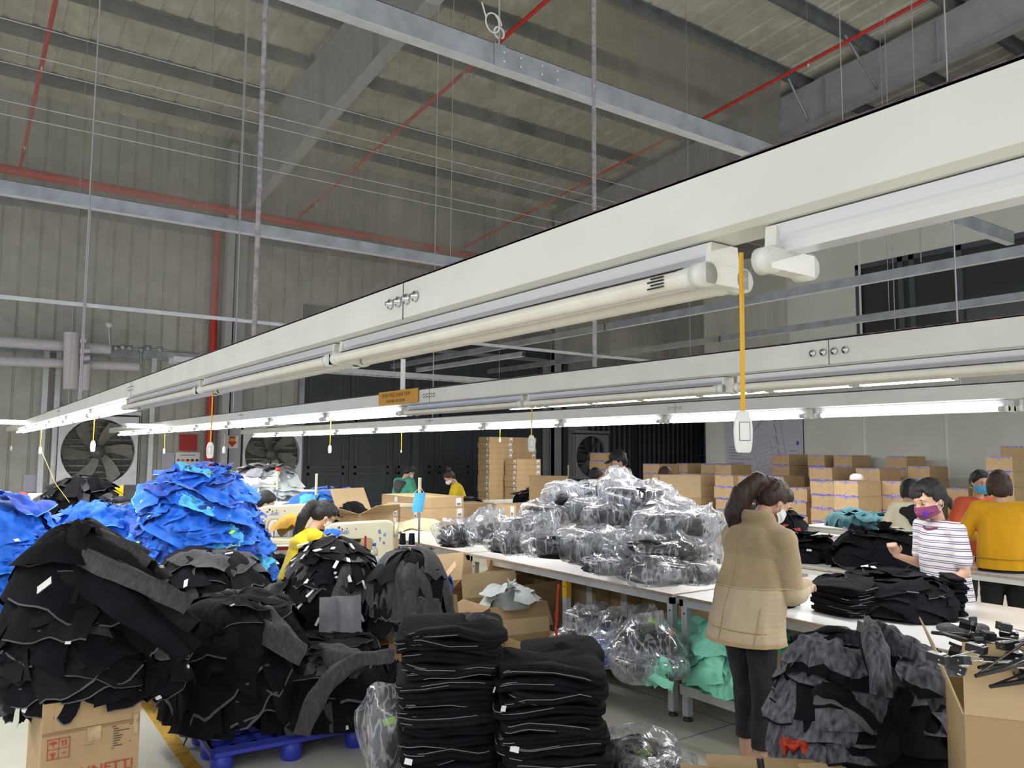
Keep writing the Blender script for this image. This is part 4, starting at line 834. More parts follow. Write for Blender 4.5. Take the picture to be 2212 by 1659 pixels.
heap('garment_mass','black_trousers',M2,95,BK,'trousers','{c} trousers {p} of the left mound on the blue pallet','black trousers heaped left on the blue pallet',seed=8,size=(.26,.36),off=(0,.05),lift=.04,wr=.02,rot=.5,tags=['label_white'],ntag=12,vr=(.05,.95),zmin=.15)
M3=mound((1.86,4.42),.32,.30,.20,.50,seed=6,lean=(.02,.06),lump=.16,pw=.5,hz=.7)
heap('garment_mass','black_trousers',M3,80,BK,'trousers','{c} trousers {p} of the right mound on the blue pallet','black trousers heaped right on the blue pallet',seed=9,size=(.28,.30),off=(0,.05),lift=.04,wr=.02,rot=.5,tags=['label_white'],ntag=6,vr=(.05,.95),zmin=.15)
swath('black_trousers',at(590,1290,4.55),at(520,1400,4.2),at(430,1560,4.42),.16,'grey_cloth','grey heather trousers falling down the left end of the pallet pile',None,'trousers',seed=31,thick=.016)
swath('black_trousers',at(560,1300,4.5),at(600,1340,4.25),at(655,1400,4.35),.22,'grey_cloth','grey heather trousers folded over the crest of the pallet pile',None,'trousers',seed=32,thick=.018)
swath('black_trousers',at(505,1300,4.6),at(480,1420,4.2),at(410,1590,4.45),.14,'black_cloth2','black trousers hanging to the floor beside the pallet',None,'trousers',seed=33,thick=.018)
swath('black_trousers',at(850,1410,4.35),at(700,1390,4.15),at(640,1585,3.95),.12,'grey_cloth','charcoal trouser leg hanging over the front edge of the pallet',None,'trousers',seed=34,thick=.014)
swath('black_trousers',at(690,1395,4.5),at(770,1400,4.3),at(800,1430,4.3),.18,'grey_cloth','grey heather trousers across the top of the right pallet mound',None,'trousers',seed=35,thick=.014)
swath('black_trousers',at(860,1430,4.3),at(830,1520,4.1),at(790,1605,4.0),.14,'black_cloth','black trouser leg hanging at the right end of the pallet',None,'trousers',seed=36,thick=.016)
# pile behind with white tags
pallet((1.15,5.25,0),-.02,.85,.7,'second blue pallet almost hidden behind the first, under the tagged dark pile')
M4=mound((1.50,5.62),.36,.38,.16,.93,seed=12,lean=(.0,.1),lump=.15,pw=.5,hz=.75)
heap('garment_mass','dark_sweater',M4,80,[('black_cloth',3),('grey_cloth',2),('black_cloth2',2)],'sweater','{c} sweater {p} of the tagged pile behind the pallet pile','dark sweaters with white tags behind the pallet pile',seed=14,size=(.28,.28),off=(0,.05),lift=.04,wr=.018,tags=['label_white'],ntag=45,tagsz=(.022,.055),rot=.5)
# tagged mound
M5=mound((2.09,5.01),.27,.27,.58,1.03,seed=15,lean=(.05,.03),lump=.12,pw=1.05,hz=.8)
heap('garment_mass','tagged_trousers',M5,120,[('black_cloth',4),('grey_cloth',2),('black_cloth2',2)],'trousers','{c} trousers {p} of the round white-tagged heap below the sewing machine','dark trousers with white tags below the sewing machine',seed=16,size=(.14,.30),off=(0,.05),lift=.05,wr=.016,rot=.5,tags=['label_white','label_white','mask_white'],ntag=95,tagsz=(.020,.058),hem=.2,fold=(3,1))
pa=at(690,1290,4.83); pb_=at(780,1285,4.83); ss,tt_=np.meshgrid(np.linspace(0,1,18),np.linspace(0,1,14)); fo=.014*np.sin(ss*11+.6*tt_)+.008*np.sin(ss*23+2)
P=np.stack([pa.x+(pb_.x-pa.x)*(ss+.06*(ss-.5)*tt_)-.3*fo,pa.y+(pb_.y-pa.y)*ss-.9*fo-.02*tt_,pa.z+(pb_.z-pa.z)*ss-tt_*.36+.01*np.sin(ss*9)*tt_],-1)
drape('grey_drape',P,['lightgrey_cloth'],'light grey cloth hanging smoothly below the tagged heap','cloth')
c_=MB(); c_.box((-.22,-.22,0),(.22,.22,.58)); o=c_.build('carton_stand',['card'],loc=(2.11,5.06,0)); tag(o,'worn brown carton standing under the tagged trouser heap','carton')
swath('red_garment',at(618,1290,5.25),at(615,1320,5.1),at(645,1350,5.1),.14,'red_cloth','orange-red garment peeking out under the tagged heap',None,'garment',seed=41,thick=.02)
swath('magenta_garment',at(600,1285,5.4),at(605,1290,5.3),at(625,1300,5.3),.10,'dark_red','magenta scrap above the orange-red garment',None,'garment',seed=42)
swath('grey_heather_jacket',at(610,1262,5.3),at(560,1280,5.1),at(480,1330,5.15),.16,'grey_cloth','grey heather jacket bridging the blue heap and the tagged heap',None,'jacket',seed=43)
# grey draped pile over cartons
M6=mound((2.44,4.57),.20,.18,.66,.98,seed=18,lean=(.02,.03),lump=.1,pw=.6,hz=.8)
heap('garment_mass','grey_trousers',M6,64,[('grey_cloth',3),('black_cloth',2),('black_cloth2',1)],'trousers','{c} trousers {p} of the heap draped over the open carton','grey trousers over the open carton',seed=19,size=(.10,.36),off=(0,.05),lift=.04,wr=.024,rot=.25,fold=(3,.8))
for k,(u0,u1,v1) in enumerate(((880,832,1340),(895,850,1330),(870,820,1300))):
    swath('grey_trousers',at(u0,1200,5.35),at(u1+5,1210,5.2),at(u1,v1,5.25),.10,('grey_cloth','black_cloth','black_cloth2')[k],'dark trouser leg hanging off the left side of the draped carton','trouser legs hanging at the left of the draped carton','trousers',seed=50+k,thick=.014)
# blue heaps
BL=[('blue',5),('blue_deep',1.6),('cyan',.38)]
M7=mound((1.64,6.35),.47,.42,.45,1.47,seed=21,lean=(-.06,.05),lump=.12,pw=.72,hz=.9)
heap('garment_mass','blue_shirt',M7,180,BL,'shirt','{c} shirt {p} of the tallest blue heap','royal blue shirts of the tallest heap',seed=22,size=(.29,.16),off=(0,.055),lift=.05,wr=.028,rot=.6,grid=(21,15),tags=['label_white','lime','lime','label_white'],ntag=44,tagsz=(.03,.024),hem=.12,hemm='cyan',fold=(8,4),vr=(.10,1.05))
M8=mound((.16,6.75),.52,.34,.66,1.30,seed=24,lump=.10,pw=.6,hz=.85)
heap('garment_mass','blue_shirt',M8,62,BL,'shirt','{c} shirt {p} of the blue heap at the left picture edge','royal blue shirts at the left picture edge',seed=25,size=(.28,.20),off=(0,.06),lift=.05,wr=.03,grid=(19,15),fold=(8,4),tags=['label_white','lime'],ntag=12,tagsz=(.03,.024),hem=.15,hemm='cyan',vr=(.16,1.1))
M9=mound((1.03,7.0),.36,.32,.6,1.20,seed=27,lump=.10,pw=.6,hz=.85)
heap('garment_mass','blue_shirt',M9,36,BL,'shirt','{c} shirt {p} of the low middle blue heap','royal blue shirts of the low middle heap',seed=28,size=(.26,.20),off=(0,.06),lift=.05,wr=.03,grid=(19,15),fold=(8,4),vr=(.16,1.0),tags=['label_white'],ntag=6,hem=.15,hemm='cyan')
for (x,y,w_,d_,h_,l) in ((1.55,6.35,.7,.6,.45,'tallest blue heap'),(1.03,7.0,.5,.45,.58,'low middle blue heap'),(.35,6.9,.62,.42,.66,'blue heap at the left edge')):
    closed_carton((x,y,0),w_,d_,h_,0,'large brown carton supporting the '+l,None,'blue')
# green crate
gc=empty('green_crate',(-.12,6.72,0),.0,label='bright green plastic lattice crate at the left picture edge',cat='crate')
W_,D_,H_=.62,.45,.54
# crate faces: horizontal ribs and slim vertical ribs
for (a,dx,dy,L_) in ((( .03,-.05),1,0,W_),((.65,-.05),0,1,D_),((.03,.40),1,0,W_),((.03,-.05),0,1,D_)):
    m=MB()
    for z,hh in ((0,.04),(.085,.008),(.17,.008),(.255,.008),(.34,.008),(.40,.02),(.50,.04)):
        m.box((a[0]-.004 if dy else a[0],a[1]-.004 if dx else a[1],z),(a[0]+(L_ if dx else .004),a[1]+(L_ if dy else .004),z+hh))
    k=0
    while k*.019<L_:
        p=k*.019; m.box((a[0]+(p if dx else -.003),a[1]+(p if dy else -.003),0.02),(a[0]+(p+(.009 if k%6 else .016) if dx else .003),a[1]+(p+(.009 if k%6 else .016) if dy else .003),.41)); 
        if k%3==0: m.box((a[0]+(p if dx else -.003),a[1]+(p if dy else -.003),.4),(a[0]+(p+.009 if dx else .003),a[1]+(p+.009 if dy else .003),.52))
        k+=1
    m.build('lattice_side',['green_plastic'],gc)
m=MB(); m.box((.03,-.05,0),(.65,.40,.01)); m.build('crate_floor',['green_plastic'],gc)
m=MB(); m.box((-.04,-.17,0),(.24,.17,.30)); 
Mm=mound((.22,6.9),.27,.16,.02,.36,seed=5); heap('garment_mass','teal_garment',Mm,14,[('teal_cloth',1)],'garment','teal garment packed inside the green crate','teal garments in the green crate',seed=2,size=(.25,.2),core_mat='teal_cloth')
# far piles
M10=mound((2.96,8.98),.33,.28,1.03,1.43,seed=31,lump=.15,pw=.6); heap('garment_mass','pale_jacket',M10,55,[('lightgrey_cloth',2.5),('pale_cloth',2),('grey_cloth',.5)],'jacket','{c} jacket {p} of the pale heap before the right fan','grey and white jackets before the right fan',seed=32,vr=(.12,1.0),size=(.26,.20),off=(0,.06),lift=.06,wr=.03,core_mat='lightgrey_cloth')
M11=mound((1.18,9.63),.28,.26,.98,1.30,seed=34,lump=.15,pw=.6); heap('garment_mass','dark_vest',M11,60,BK,'vest','{c} vest {p} of the tufted heap before the left fan','dark vests before the left fan',seed=35,size=(.10,.26),off=(0,.08),lift=.08,wr=.02,fold=(2,1))
M12=mound((1.36,8.39),.28,.25,.9,1.12,seed=36,lump=.15,pw=.6); heap('garment_mass','grey_vest',M12,40,[('lightgrey_cloth',2),('grey_cloth',2)],'vest','{c} vest {p} of the low grey heap beside the tallest blue heap','mid grey vests left of the tallest blue heap',seed=37,size=(.24,.12),off=(0,.06),lift=.05,wr=.02,tags=['label_white'],ntag=12,core_mat='lightgrey_cloth')
M13=mound((3.21,7.83),.28,.25,1.05,1.26,seed=38,lump=.15,pw=.6); heap('garment_mass','blue_shirt',M13,20,[('blue',5),('cyan',1),('pale_cloth',.5)],'shirt','{c} shirt {p} of the small heap behind the sewing person','blue shirts behind the sewing woman',seed=39,vr=(.14,1.0),size=(.24,.16),off=(0,.05),lift=.05,wr=.025,hem=.1,hemm='cyan')
M14=mound((3.09,7.17),.19,.18,.98,1.12,seed=40,lump=.15,pw=.6); heap('garment_mass','dark_jacket',M14,26,BK,'jacket','{c} jacket {p} of the bundle left of the open flat carton','dark jackets left of the open flat carton',seed=41,size=(.24,.2),off=(0,.05),lift=.05,wr=.025)
for (x,y,w_,d_,z,l) in ((2.96,8.98,.9,.7,1.03,'pale heap'),(1.28,9.19,.95,1.0,.9,'tufted dark heap'),(3.14,7.50,.7,.7,.97,'small blue heap')):
    t_=empty('side_table',(x-w_/2,y-d_/2,0),label='plain grey-white bench carrying the '+l,cat='bench'); m=MB(); m.box((0,0,z-.04),(w_,d_,z)); m.build('bench_top',['white_paint'],t_); 
    for a in ((.02,.02),(w_-.06,.02),(.02,d_-.06),(w_-.06,d_-.06)): m=MB(); m.box((a[0],a[1],0),(a[0]+.04,a[1]+.04,z-.04)); m.build('leg',['galv_light'],t_)
# foreground folded stacks
fs=dict(linemat='seam_shine')
pallet((1.86,2.66,0),-.5,.93,.55,'blue plastic pallet under the folded black stacks, only its right corner showing',h=.14)
ba=at(972,1659,3.15); bb=at(1195,1659,3.05)
ST1,z1_=stack(24,(ba.x+.02,ba.y+.04,.145),.42,.36,.034,-.50,61,'folded_trousers','folded black trousers, {o}, in the left foreground stack','folded black trousers of the left foreground stack','trousers',amp=.028,lines=.95,tags=['label_white'],ntag=3)
ST2,z2_=stack(22,(bb.x+.02,bb.y+.04,.145),.43,.36,.034,-.55,62,'folded_trousers','folded black trousers, {o}, in the right foreground stack','folded black trousers of the right foreground stack','trousers',amp=.034,lines=.95,tags=['label_white'],ntag=3)
print('stack tops',z1_,z2_)
stack(20,(bb.x+.30,bb.y+.33,.145),.36,.36,.034,-.6,63,'folded_trousers','folded black trousers, {o}, in the stack behind the right foreground one','folded black trousers of the rear foreground stack','trousers',amp=.026,lines=.5)
stack(18,(ba.x+.20,ba.y+.40,.145),.40,.30,.034,-.5,64,'folded_trousers','folded black trousers, {o}, in the stack behind the left foreground one','folded black trousers of the rear left foreground stack','trousers',amp=.026,lines=.5)
swath('folded_trousers',at(940,1345,3.5),at(1010,1318,3.3),at(1080,1350,3.3),.16,'grey_cloth','grey-topped trousers laid loosely on the left foreground stack',None,'trousers',seed=70,thick=.012)
# right heather pile
M15=mound((2.83,1.64),.34,.29,.25,.93,seed=44,lean=(-.02,.05),lump=.14,pw=.48,hz=.62)
heap('garment_mass','heather_jacket',M15,75,[('heather',4),('black_cloth',2.6)],'jacket','{c} jacket {p} of the pile before the right table','grey heather jackets before the right table',seed=45,size=(.36,.24),off=(0,.05),lift=.045,wr=.02,rot=.45,tags=['label_white'],ntag=8,tagsz=(.03,.035),core_mat='black_cloth',hem=.6,hemm='black_cloth',zmin=.01)
for k,(a,b,c,w_,mt_,l) in enumerate((((1870,1345,2.9),(1905,1360,2.62),(1890,1500,2.6),.10,'heather','grey heather sleeve hanging centrally down the front of the right pile'),((1900,1350,2.9),(1985,1390,2.7),(2070,1440,2.75),.16,'heather','grey heather jacket stretched across the upper right of the right pile'),((1740,1380,2.9),(1800,1370,2.75),(1850,1420,2.75),.22,'heather','grey heather jacket folded round at the upper left of the right pile'),((1960,1440,2.6),(2040,1440,2.5),(2060,1520,2.55),.14,'heather','grey heather hood hanging open at the right of the pile'),((1760,1490,2.6),(1810,1470,2.5),(1890,1560,2.5),.10,'black_cloth','black sleeve lying across the middle of the right pile'),((1950,1480,2.6),(1930,1560,2.5),(1880,1640,2.5),.08,'black_cloth','black strap-like sleeve slanting down the right pile'))):
    swath('heather_jacket',at(*a),at(*b),at(*c),w_,mt_,l,None,'jacket',seed=80+k,thick=.016,hemm='black_cloth' if mt_=='heather' else 'hem_grey')
c_=closed_carton((2.83,1.64,0),.5,.4,.25,-.2,'low brown carton hidden under the heather jacket pile',None,'blue')
# long bundle on the near white table
ST3,_=stack(7,(4.16,2.61,.765),.30,.34,.022,-.1,71,'folded_leggings','folded black leggings, {o}, in the left half of the table bundle','folded black leggings on the white table','leggings',amp=.02,lines=.4)
M16=mound((4.38,2.50),.26,.30,.765,.95,seed=51,lean=(.08,.02),lump=.12,pw=.5,hz=.6)
heap('garment_mass','black_leggings',M16,46,[('black_cloth',4),('black_cloth2',1)],'leggings','{c} leggings {p} of the long bundle by the striped shirt','black leggings in the long bundle',seed=52,size=(.34,.15),off=(0,.03),lift=.02,wr=.012,rot=.3,tags=['mask_white','hem_grey'],ntag=12,tagsz=(.05,.012),hem=.2,fold=(2,2),zmin=.766)
ST4,_=stack(18,(4.68,2.29,.765),.09,.26,.012,-.9,73,'hanger_card','thin black strip, {o}, at the right end of the table bundle','black strips at the right end of the bundle','strip',amp=.0,lines=0,plies=1)
M17=mound((4.0,3.05),.17,.14,.765,.88,seed=55); heap('garment_mass','black_band',M17,12,[('black_cloth',1)],'garment','small black garment on the table right of the beige jacket','small black garments right of the beige jacket',seed=56,size=(.2,.12),off=(0,.03),lift=.02)
# heaps on the tables further back
def qheap(c,rx,ry,z0,z1,n,mats,name,cat,label,group,seed,**k):
    return heap('garment_mass',name,mound(c,rx,ry,z0,z1,seed=seed,lump=.14,pw=.55,hz=.75),n,mats,cat,label,group,seed=seed,**k)
qheap((5.95,4.12),.26,.26,.765,.93,26,[('black_cloth',1)],'black_shorts','shorts','black shorts {p} of the low left heap on the second table','black shorts lower left on the second table',91,size=(.26,.14),off=(0,.04),lift=.04,tags=['label_white'],ntag=5,tagsz=(.05,.03))
qheap((6.05,3.50),.34,.28,.765,1.03,40,[('black_cloth',1)],'black_shorts','shorts','black shorts {p} of the tall heap on the second table','black shorts in the tall heap on the second table',92,size=(.34,.14),off=(0,.04),lift=.04,tags=['label_white'],ntag=4,tagsz=(.07,.03))
qheap((8.95,5.25),.34,.55,.785,.93,20,[('teal_cloth',1)],'teal_shirt','shirt','teal shirt {p} of the crumpled row on the slim white table','teal shirts on the slim white table',93,size=(.34,.24),off=(0,.05),lift=.05,wr=.03,hem=0)
qheap((8.0,6.0),.34,.34,.725,1.0,26,[('black_cloth',3),('black_cloth2',1)],'black_shirt','shirt','{c} shirt {p} of the round heap left of the teal row','black shirts left of the teal row',94,size=(.3,.2),off=(0,.04),lift=.04)
qheap((7.85,5.75),.2,.2,.725,.80,5,[('dark_red',1)],'purple_garment','garment','dark purple garment in clear wrap below the round black heap','dark purple garments below the round black heap',95,size=(.2,.1))
qheap((8.0,10.4),.35,.6,.785,1.0,24,BK,'black_bundle','garment','{c} bundle {p} on the far table before the labelled cartons','black bundles on the far table',96,size=(.4,.2),off=(0,.06),lift=.06)
qheap((6.3,10.2),.3,.3,.765,.92,16,BK,'black_bundle','garment','black garment in the hands of the far person in mustard yellow','black garments before the far person in mustard',97,size=(.3,.2))
qheap((4.72,3.0),.12,.12,.765,.84,5,[('black_cloth',1)],'black_band','garment','loose black strap garment behind the beige jacket on the table','loose black straps behind the beige jacket',98,size=(.2,.1))
qheap((7.2,3.05),.2,.2,.765,1.0,14,[('grey_cloth',1),('black_cloth',1)],'dark_jacket','jacket','dark jacket heap between the striped shirt and the orange sweater','dark jackets beside the orange sweater',99,size=(.25,.15))
# mint garments under the table
for k,(c,rx,ry,zt,n) in enumerate((((3.96,3.15),.22,.30,.60,26),((3.98,3.66),.17,.15,.50,16),((4.2,2.75),.16,.2,.50,10))):
    heap('garment_mass','mint_shirt',mound(c,rx,ry,.235 if c[1]<3.6 else .252,zt,seed=101+k,lump=.16,pw=.55,hz=.8),n,[('mint_cloth',1)],'shirt','mint green shirt {p} %s'%(('of the larger mint heap right of the table legs','of the small mint heap left of the table legs','of the mint heap behind the jeans')[k]),'mint shirts %s'%(('right of the table legs','left of the table legs','behind the beige person')[k]),seed=101+k,size=(.26,.24),off=(0,.05),lift=.05,wr=.035,hem=0,fold=(7,5),rot=1.5,zmin=.235 if c[1]<3.6 else .252)
swath('mint_shirt',at(1430,1425,4.6),at(1420,1450,4.45),at(1440,1480,4.5),.14,'mint_cloth','mint green shirt spilling over the shelf edge left of the legs',None,'shirt',seed=110,thick=.03)
# ================= clear bags with black garments =================
mt=bpy.data.materials.new('clear_film'); mt.use_nodes=True; MT['clear_film']=mt; nt=mt.node_tree; N=nt.nodes; L=nt.links; N.clear()
out=N.new('ShaderNodeOutputMaterial'); tr=N.new('ShaderNodeBsdfTransparent'); tr.inputs[0].default_value=(.96,.97,.98,1)
gl=N.new('ShaderNodeBsdfGlossy'); gl.inputs['Roughness'].default_value=.16; gl.inputs[0].default_value=(.95,.96,1,1)
df=N.new('ShaderNodeBsdfDiffuse'); df.inputs[0].default_value=(.75,.78,.84,1); tl=N.new('ShaderNodeBsdfTranslucent'); tl.inputs[0].default_value=(.75,.78,.84,1); wd=N.new('ShaderNodeMixShader'); wd.inputs[0].default_value=.5
tc=N.new('ShaderNodeTexCoord'); n1=N.new('ShaderNodeTexNoise'); n1.inputs['Scale'].default_value=9; n1.inputs['Detail'].default_value=2.5; n1.inputs['Distortion'].default_value=.35; mpf=N.new('ShaderNodeMapping'); mpf.inputs['Scale'].default_value=(1.9,1.3,.42); mpf.inputs['Rotation'].default_value=(.5,.35,.2)
ab=N.new('ShaderNodeMath'); ab.operation='SUBTRACT'; ab.inputs[1].default_value=.5; ab2=N.new('ShaderNodeMath'); ab2.operation='ABSOLUTE'
mr=N.new('ShaderNodeMapRange'); mr.inputs[1].default_value=0; mr.inputs[2].default_value=.045; mr.inputs[3].default_value=.72; mr.inputs[4].default_value=.11  # crease whitening with streaky highlights painted into the film colour
bp=N.new('ShaderNodeBump'); bp.inputs['Strength'].default_value=1; bp.inputs['Distance'].default_value=.012
lw=N.new('ShaderNodeLayerWeight'); lw.inputs[0].default_value=.35; mg=N.new('ShaderNodeMapRange'); mg.inputs[1].default_value=0; mg.inputs[2].default_value=1; mg.inputs[3].default_value=.06; mg.inputs[4].default_value=.36
mA=N.new('ShaderNodeMixShader'); mB=N.new('ShaderNodeMixShader')
L.new(tc.outputs['Object'],mpf.inputs[0]); L.new(mpf.outputs[0],n1.inputs[0]); L.new(n1.outputs[0],ab.inputs[0]); L.new(ab.outputs[0],ab2.inputs[0]); L.new(ab2.outputs[0],mr.inputs[0]); L.new(n1.outputs[0],bp.inputs['Height'])
L.new(bp.outputs[0],gl.inputs['Normal']); L.new(bp.outputs[0],lw.inputs['Normal']); L.new(lw.outputs['Facing'],mg.inputs[0])
L.new(df.outputs[0],wd.inputs[1]); L.new(tl.outputs[0],wd.inputs[2])
L.new(mr.outputs[0],mA.inputs[0]); L.new(tr.outputs[0],mA.inputs[1]); L.new(wd.outputs[0],mA.inputs[2])
L.new(mg.outputs[0],mB.inputs[0]); L.new(mA.outputs[0],mB.inputs[1]); L.new(gl.outputs[0],mB.inputs[2]); L.new(mB.outputs[0],out.inputs[0])
def film_mesh(rx,ry,rz,seed,knot=.5,n=56,m_=34):
    "crumpled bag: lower body plus a gathered neck"
    th=np.linspace(0,2*PI,n,endpoint=False); v=np.linspace(0,1,m_); T,V=np.meshgrid(th,v); ph=V*PI*.80
    r=np.sin(ph)**.7; z=-np.cos(ph); neck=np.clip((V-.80)/.20,0,1)
    r=np.where(V>.80,(np.sin(.8*PI*.80)**.7)*(1-neck)*.9+.10+.22*np.clip(neck-.6,0,1)/.4*1.0,r)
    z=np.where(V>.80,-np.cos(.8*PI*.80)+neck*knot*2,z)
    bx=np.sign(np.cos(T))*np.abs(np.cos(T))**.8; by=np.sign(np.sin(T))*np.abs(np.sin(T))**.8
    P=np.stack([rx*r*bx,ry*r*by,rz*z],-1)
    rad=np.stack([bx,by,z*.6],-1); q=P*1.0+seed*3.1
    d=.050*ridged(q*np.array([1,1,.6]),4.5)+.024*ridged(q*np.array([1,1,.5]),10,seed)
    P=P+rad*(d*(.6+.6*(V>.1)))[...,None]; P[...,0]+=.05*vn(q,4,9)*V; P[...,1]+=.05*vn(q,4,19)*V
    P[...,2]=np.maximum(P[...,2],-rz*.92); zt=P[...,2].max(); P[...,2]=-rz+(P[...,2]+rz)*2*rz/(zt+rz)
    return grid_mesh('plastic_film',P,['clear_film'],wrap=True,smooth=True)
def bundle_mesh(rx,ry,rz,seed,matn):
    n=40; th=np.linspace(0,2*PI,n,endpoint=False); v=np.linspace(0.02,.98,22); T,V=np.meshgrid(th,v); z=-np.cos(V*PI); r=np.sin(V*PI)**.32
    ct,st=np.cos(T),np.sin(T); bx=np.sign(ct)*np.abs(ct)**.5; by=np.sign(st)*np.abs(st)**.5
    z=np.sign(z)*np.abs(z)**.7; lay=.018*np.sin(V*38+2*vn(np.stack([ct,st,V*0+seed],-1),1.2)); P=np.stack([rx*r*bx,ry*r*by,rz*z],-1); rad=np.stack([bx,by,0*z],-1)
    P=P+rad*(lay+.03*vn(P+seed,8))[...,None]; P[...,2]+=.02*vn(P+seed,7,3)*(z+1)
    return grid_mesh('garment_bundle',P,[matn],wrap=True)
mat('bag_black',(.010,.012,.018),.8,var=.4,scale=12,bump=.3)
def bag(u,v,d,w,h,seed,label,matn='bag_black',knot=.5,lime=False,rz=0,z=None):
    c=at(u,v,d); 
    if z is not None: c.z=z
    o=empty('clear_bag',c,rz,label=label,cat='bag',group=None)
    rx=w/2; ry=w*.42; rzz=h/2
    f=1.75/(1.8+2*knot); link('garment_bundle',bundle_mesh(rx*.86,ry*.84,rzz*.86*f,seed,matn),o,loc=(0,0,-rzz+f*rzz*.92))
    link('plastic_film',film_mesh(rx*1.04,ry*1.04,rzz,seed,knot),o)
    if seed%2==0: link('plastic_film',film_mesh(rx*.92,ry*.92,rzz*.93,seed+50,knot*.6),o,rot=(0,0,1.0))
    if lime:
        m=MB(); m.cbox((0,0,0),(.055,.004,.03)); l=m.build('size_sticker',['lime'],o); l.location=(-rx*.45,-ry*.86,rzz*.30); l.rotation_euler=(.3,-.25,-.5)
    return o
BG=[(985,1150,6.3,.26,.24,'leftmost in the heap, half over the table end'),(1062,1135,6.2,.36,.28,'second from the left end, tall peaked top'),(1100,1165,5.75,.34,.20,'at the left front, lying flat'),(1150,1140,5.7,.36,.26,'left of centre in front'),(1180,1105,6.1,.36,.22,'left of centre in the second row'),(1220,1070,6.4,.30,.26,'with the gathered neck at the left peak of the heap'),
(1205,1170,5.2,.34,.22,'in the front row under the left peak'),(1270,1100,6.2,.30,.22,'in the second row right of the left peak'),(1270,1060,6.6,.30,.20,'behind the left peak'),(1285,1175,5.0,.36,.26,'front centre, lime sticker showing'),(1330,1110,5.7,.34,.24,'centre of the second row'),(1345,1050,6.1,.34,.30,'pointed, at the very top before the capped person'),(1385,1070,5.7,.44,.26,'large, in the top row right of the summit'),
(1375,1185,4.75,.30,.26,'front right of centre, rounded folds'),(1440,1085,5.5,.34,.22,'top row right, with a looped neck'),(1455,1130,5.0,.46,.26,'large, right-hand second row with a dark block inside'),(1425,1180,4.6,.44,.20,'right front, wide glossy creases'),(1430,1225,4.45,.46,.16,'lowest at the right front, flattened'),(1500,1165,5.1,.26,.26,'right end beside the beige jacket'),(1500,1235,4.6,.22,.12,'small crumpled, by the table corner near the beige jacket'),(1530,1120,5.6,.22,.24,'behind the right end, over the beige shoulder'),(1310,1215,4.6,.24,.12,'empty-looking, at the front edge of the heap')]
for k,(u,v,d,w_,h_,l) in enumerate(BG): bag(u,v,d,w_,h_,k+1,'clear bag of black garments '+l,knot=.55 if k in(1,5,11,14) else .25,lime=(k==9),rz=k*.9)
# bags on the shelf under the table
UB=[(1265,1375,5.3,.34,.24,'bag_black','at the left on the under-table shelf'),(1315,1395,5.0,.34,.22,'blue','holding bright blue garments on the under-table shelf'),(1390,1370,4.9,.42,.34,'bag_black','tall, with a drawn-up top on the under-table shelf'),(1395,1430,4.75,.40,.18,'grey_cloth','flattened grey, below the tall one on the shelf'),(1345,1345,5.4,.3,.26,'bag_black','deeper on the shelf behind the blue one'),(1275,1330,5.6,.3,.2,'bag_black','on an open carton lid under the table')]
for k,(u,v,d,w_,h_,mm,l) in enumerate(UB): bag(u,v,d,w_,h_,k+31,'clear bag '+l,mm,knot=.7 if k==2 else .3,lime=k in(1,2),rz=k*1.3)
bag(1378,1620,3.35,.26,.20,41,'clear bag of flat black packages on the floor right of the folded stacks','bag_black',.3,lime=True); bag(1335,1560,3.9,.14,.26,42,'narrow clear bag pressed against the right foreground stack','bag_black',.4,z=.135); bag(1385,1690,3.3,.30,.26,45,'lowest clear bag on the floor right of the folded stacks','bag_black',.2,z=.135); bag(845,1575,3.35,.20,.40,43,'tall clear bag squeezed left of the foreground stacks','grey_cloth',.4,lime=True); bag(1400,1655,3.2,.24,.16,44,'glossy clear bag at the bottom edge right of the stacks','bag_black',.2)
# cartons under and around the tables
def oc(u,v,d,w,dd,h,rz,lab,flp,**k):
    c=at(u,v,d); return open_carton('open_carton',(c.x,c.y,k.pop('z',0)),w,dd,h,rz,lab,flaps=flp,**k)
oc(920,1400,5.2,.56,.42,.46,-.30,'large worn open carton with bulging torn flaps under the draped trousers',(1.2,1.9,.35,1.7),fl=.2)
oc(905,1320,5.5,.32,.26,.30,-.5,'pale-flapped inner carton holding scraps, above the large worn one',(1.5,.7,.4,1.2),z=.46,fl=.14)
for k,(mt_,n_) in enumerate((('pale_cloth','white'),('dark_red','pink and red'),('blue','blue'))):
    c=at(885+28*k,1290,5.5); heap('scrap_mass','fabric_scrap',mound((c.x,c.y),.07,.06,.72,.80,seed=130+k),4,[(mt_,1)],'scrap','%s fabric scrap in the small inner carton'%n_,'%s fabric scraps in the inner carton'%n_,seed=130+k,size=(.12,.1),lift=.02,core_mat=mt_,hem=0)
oc(1090,1330,6.0,.50,.40,.40,-.05,'open carton with pale mint plastic bags in it, on the shelf under the left table',(2.6,1.9,.2,2.0),z=.13,fl=.18)
c=at(1100,1275,5.9); heap('scrap_mass','plastic_scrap',mound((c.x,c.y),.17,.14,.50,.62,seed=140),9,[('pale_cloth',1)],'bag','crumpled whitish plastic scrap in the open carton under the left table','plastic scraps in the open carton',seed=140,size=(.16,.14),lift=.04,wr=.03,core_mat='pale_cloth',hem=0)
oc(1165,1360,5.35,.36,.32,.40,-.12,'empty upright open carton left of the yellow-taped table leg',(None,None,.15,None),z=0,fl=.1)
oc(1140,1290,6.6,.5,.4,.46,.1,'dark-shadowed open carton deep under the table',(None,.3,.3,None),z=.13,fl=.16)
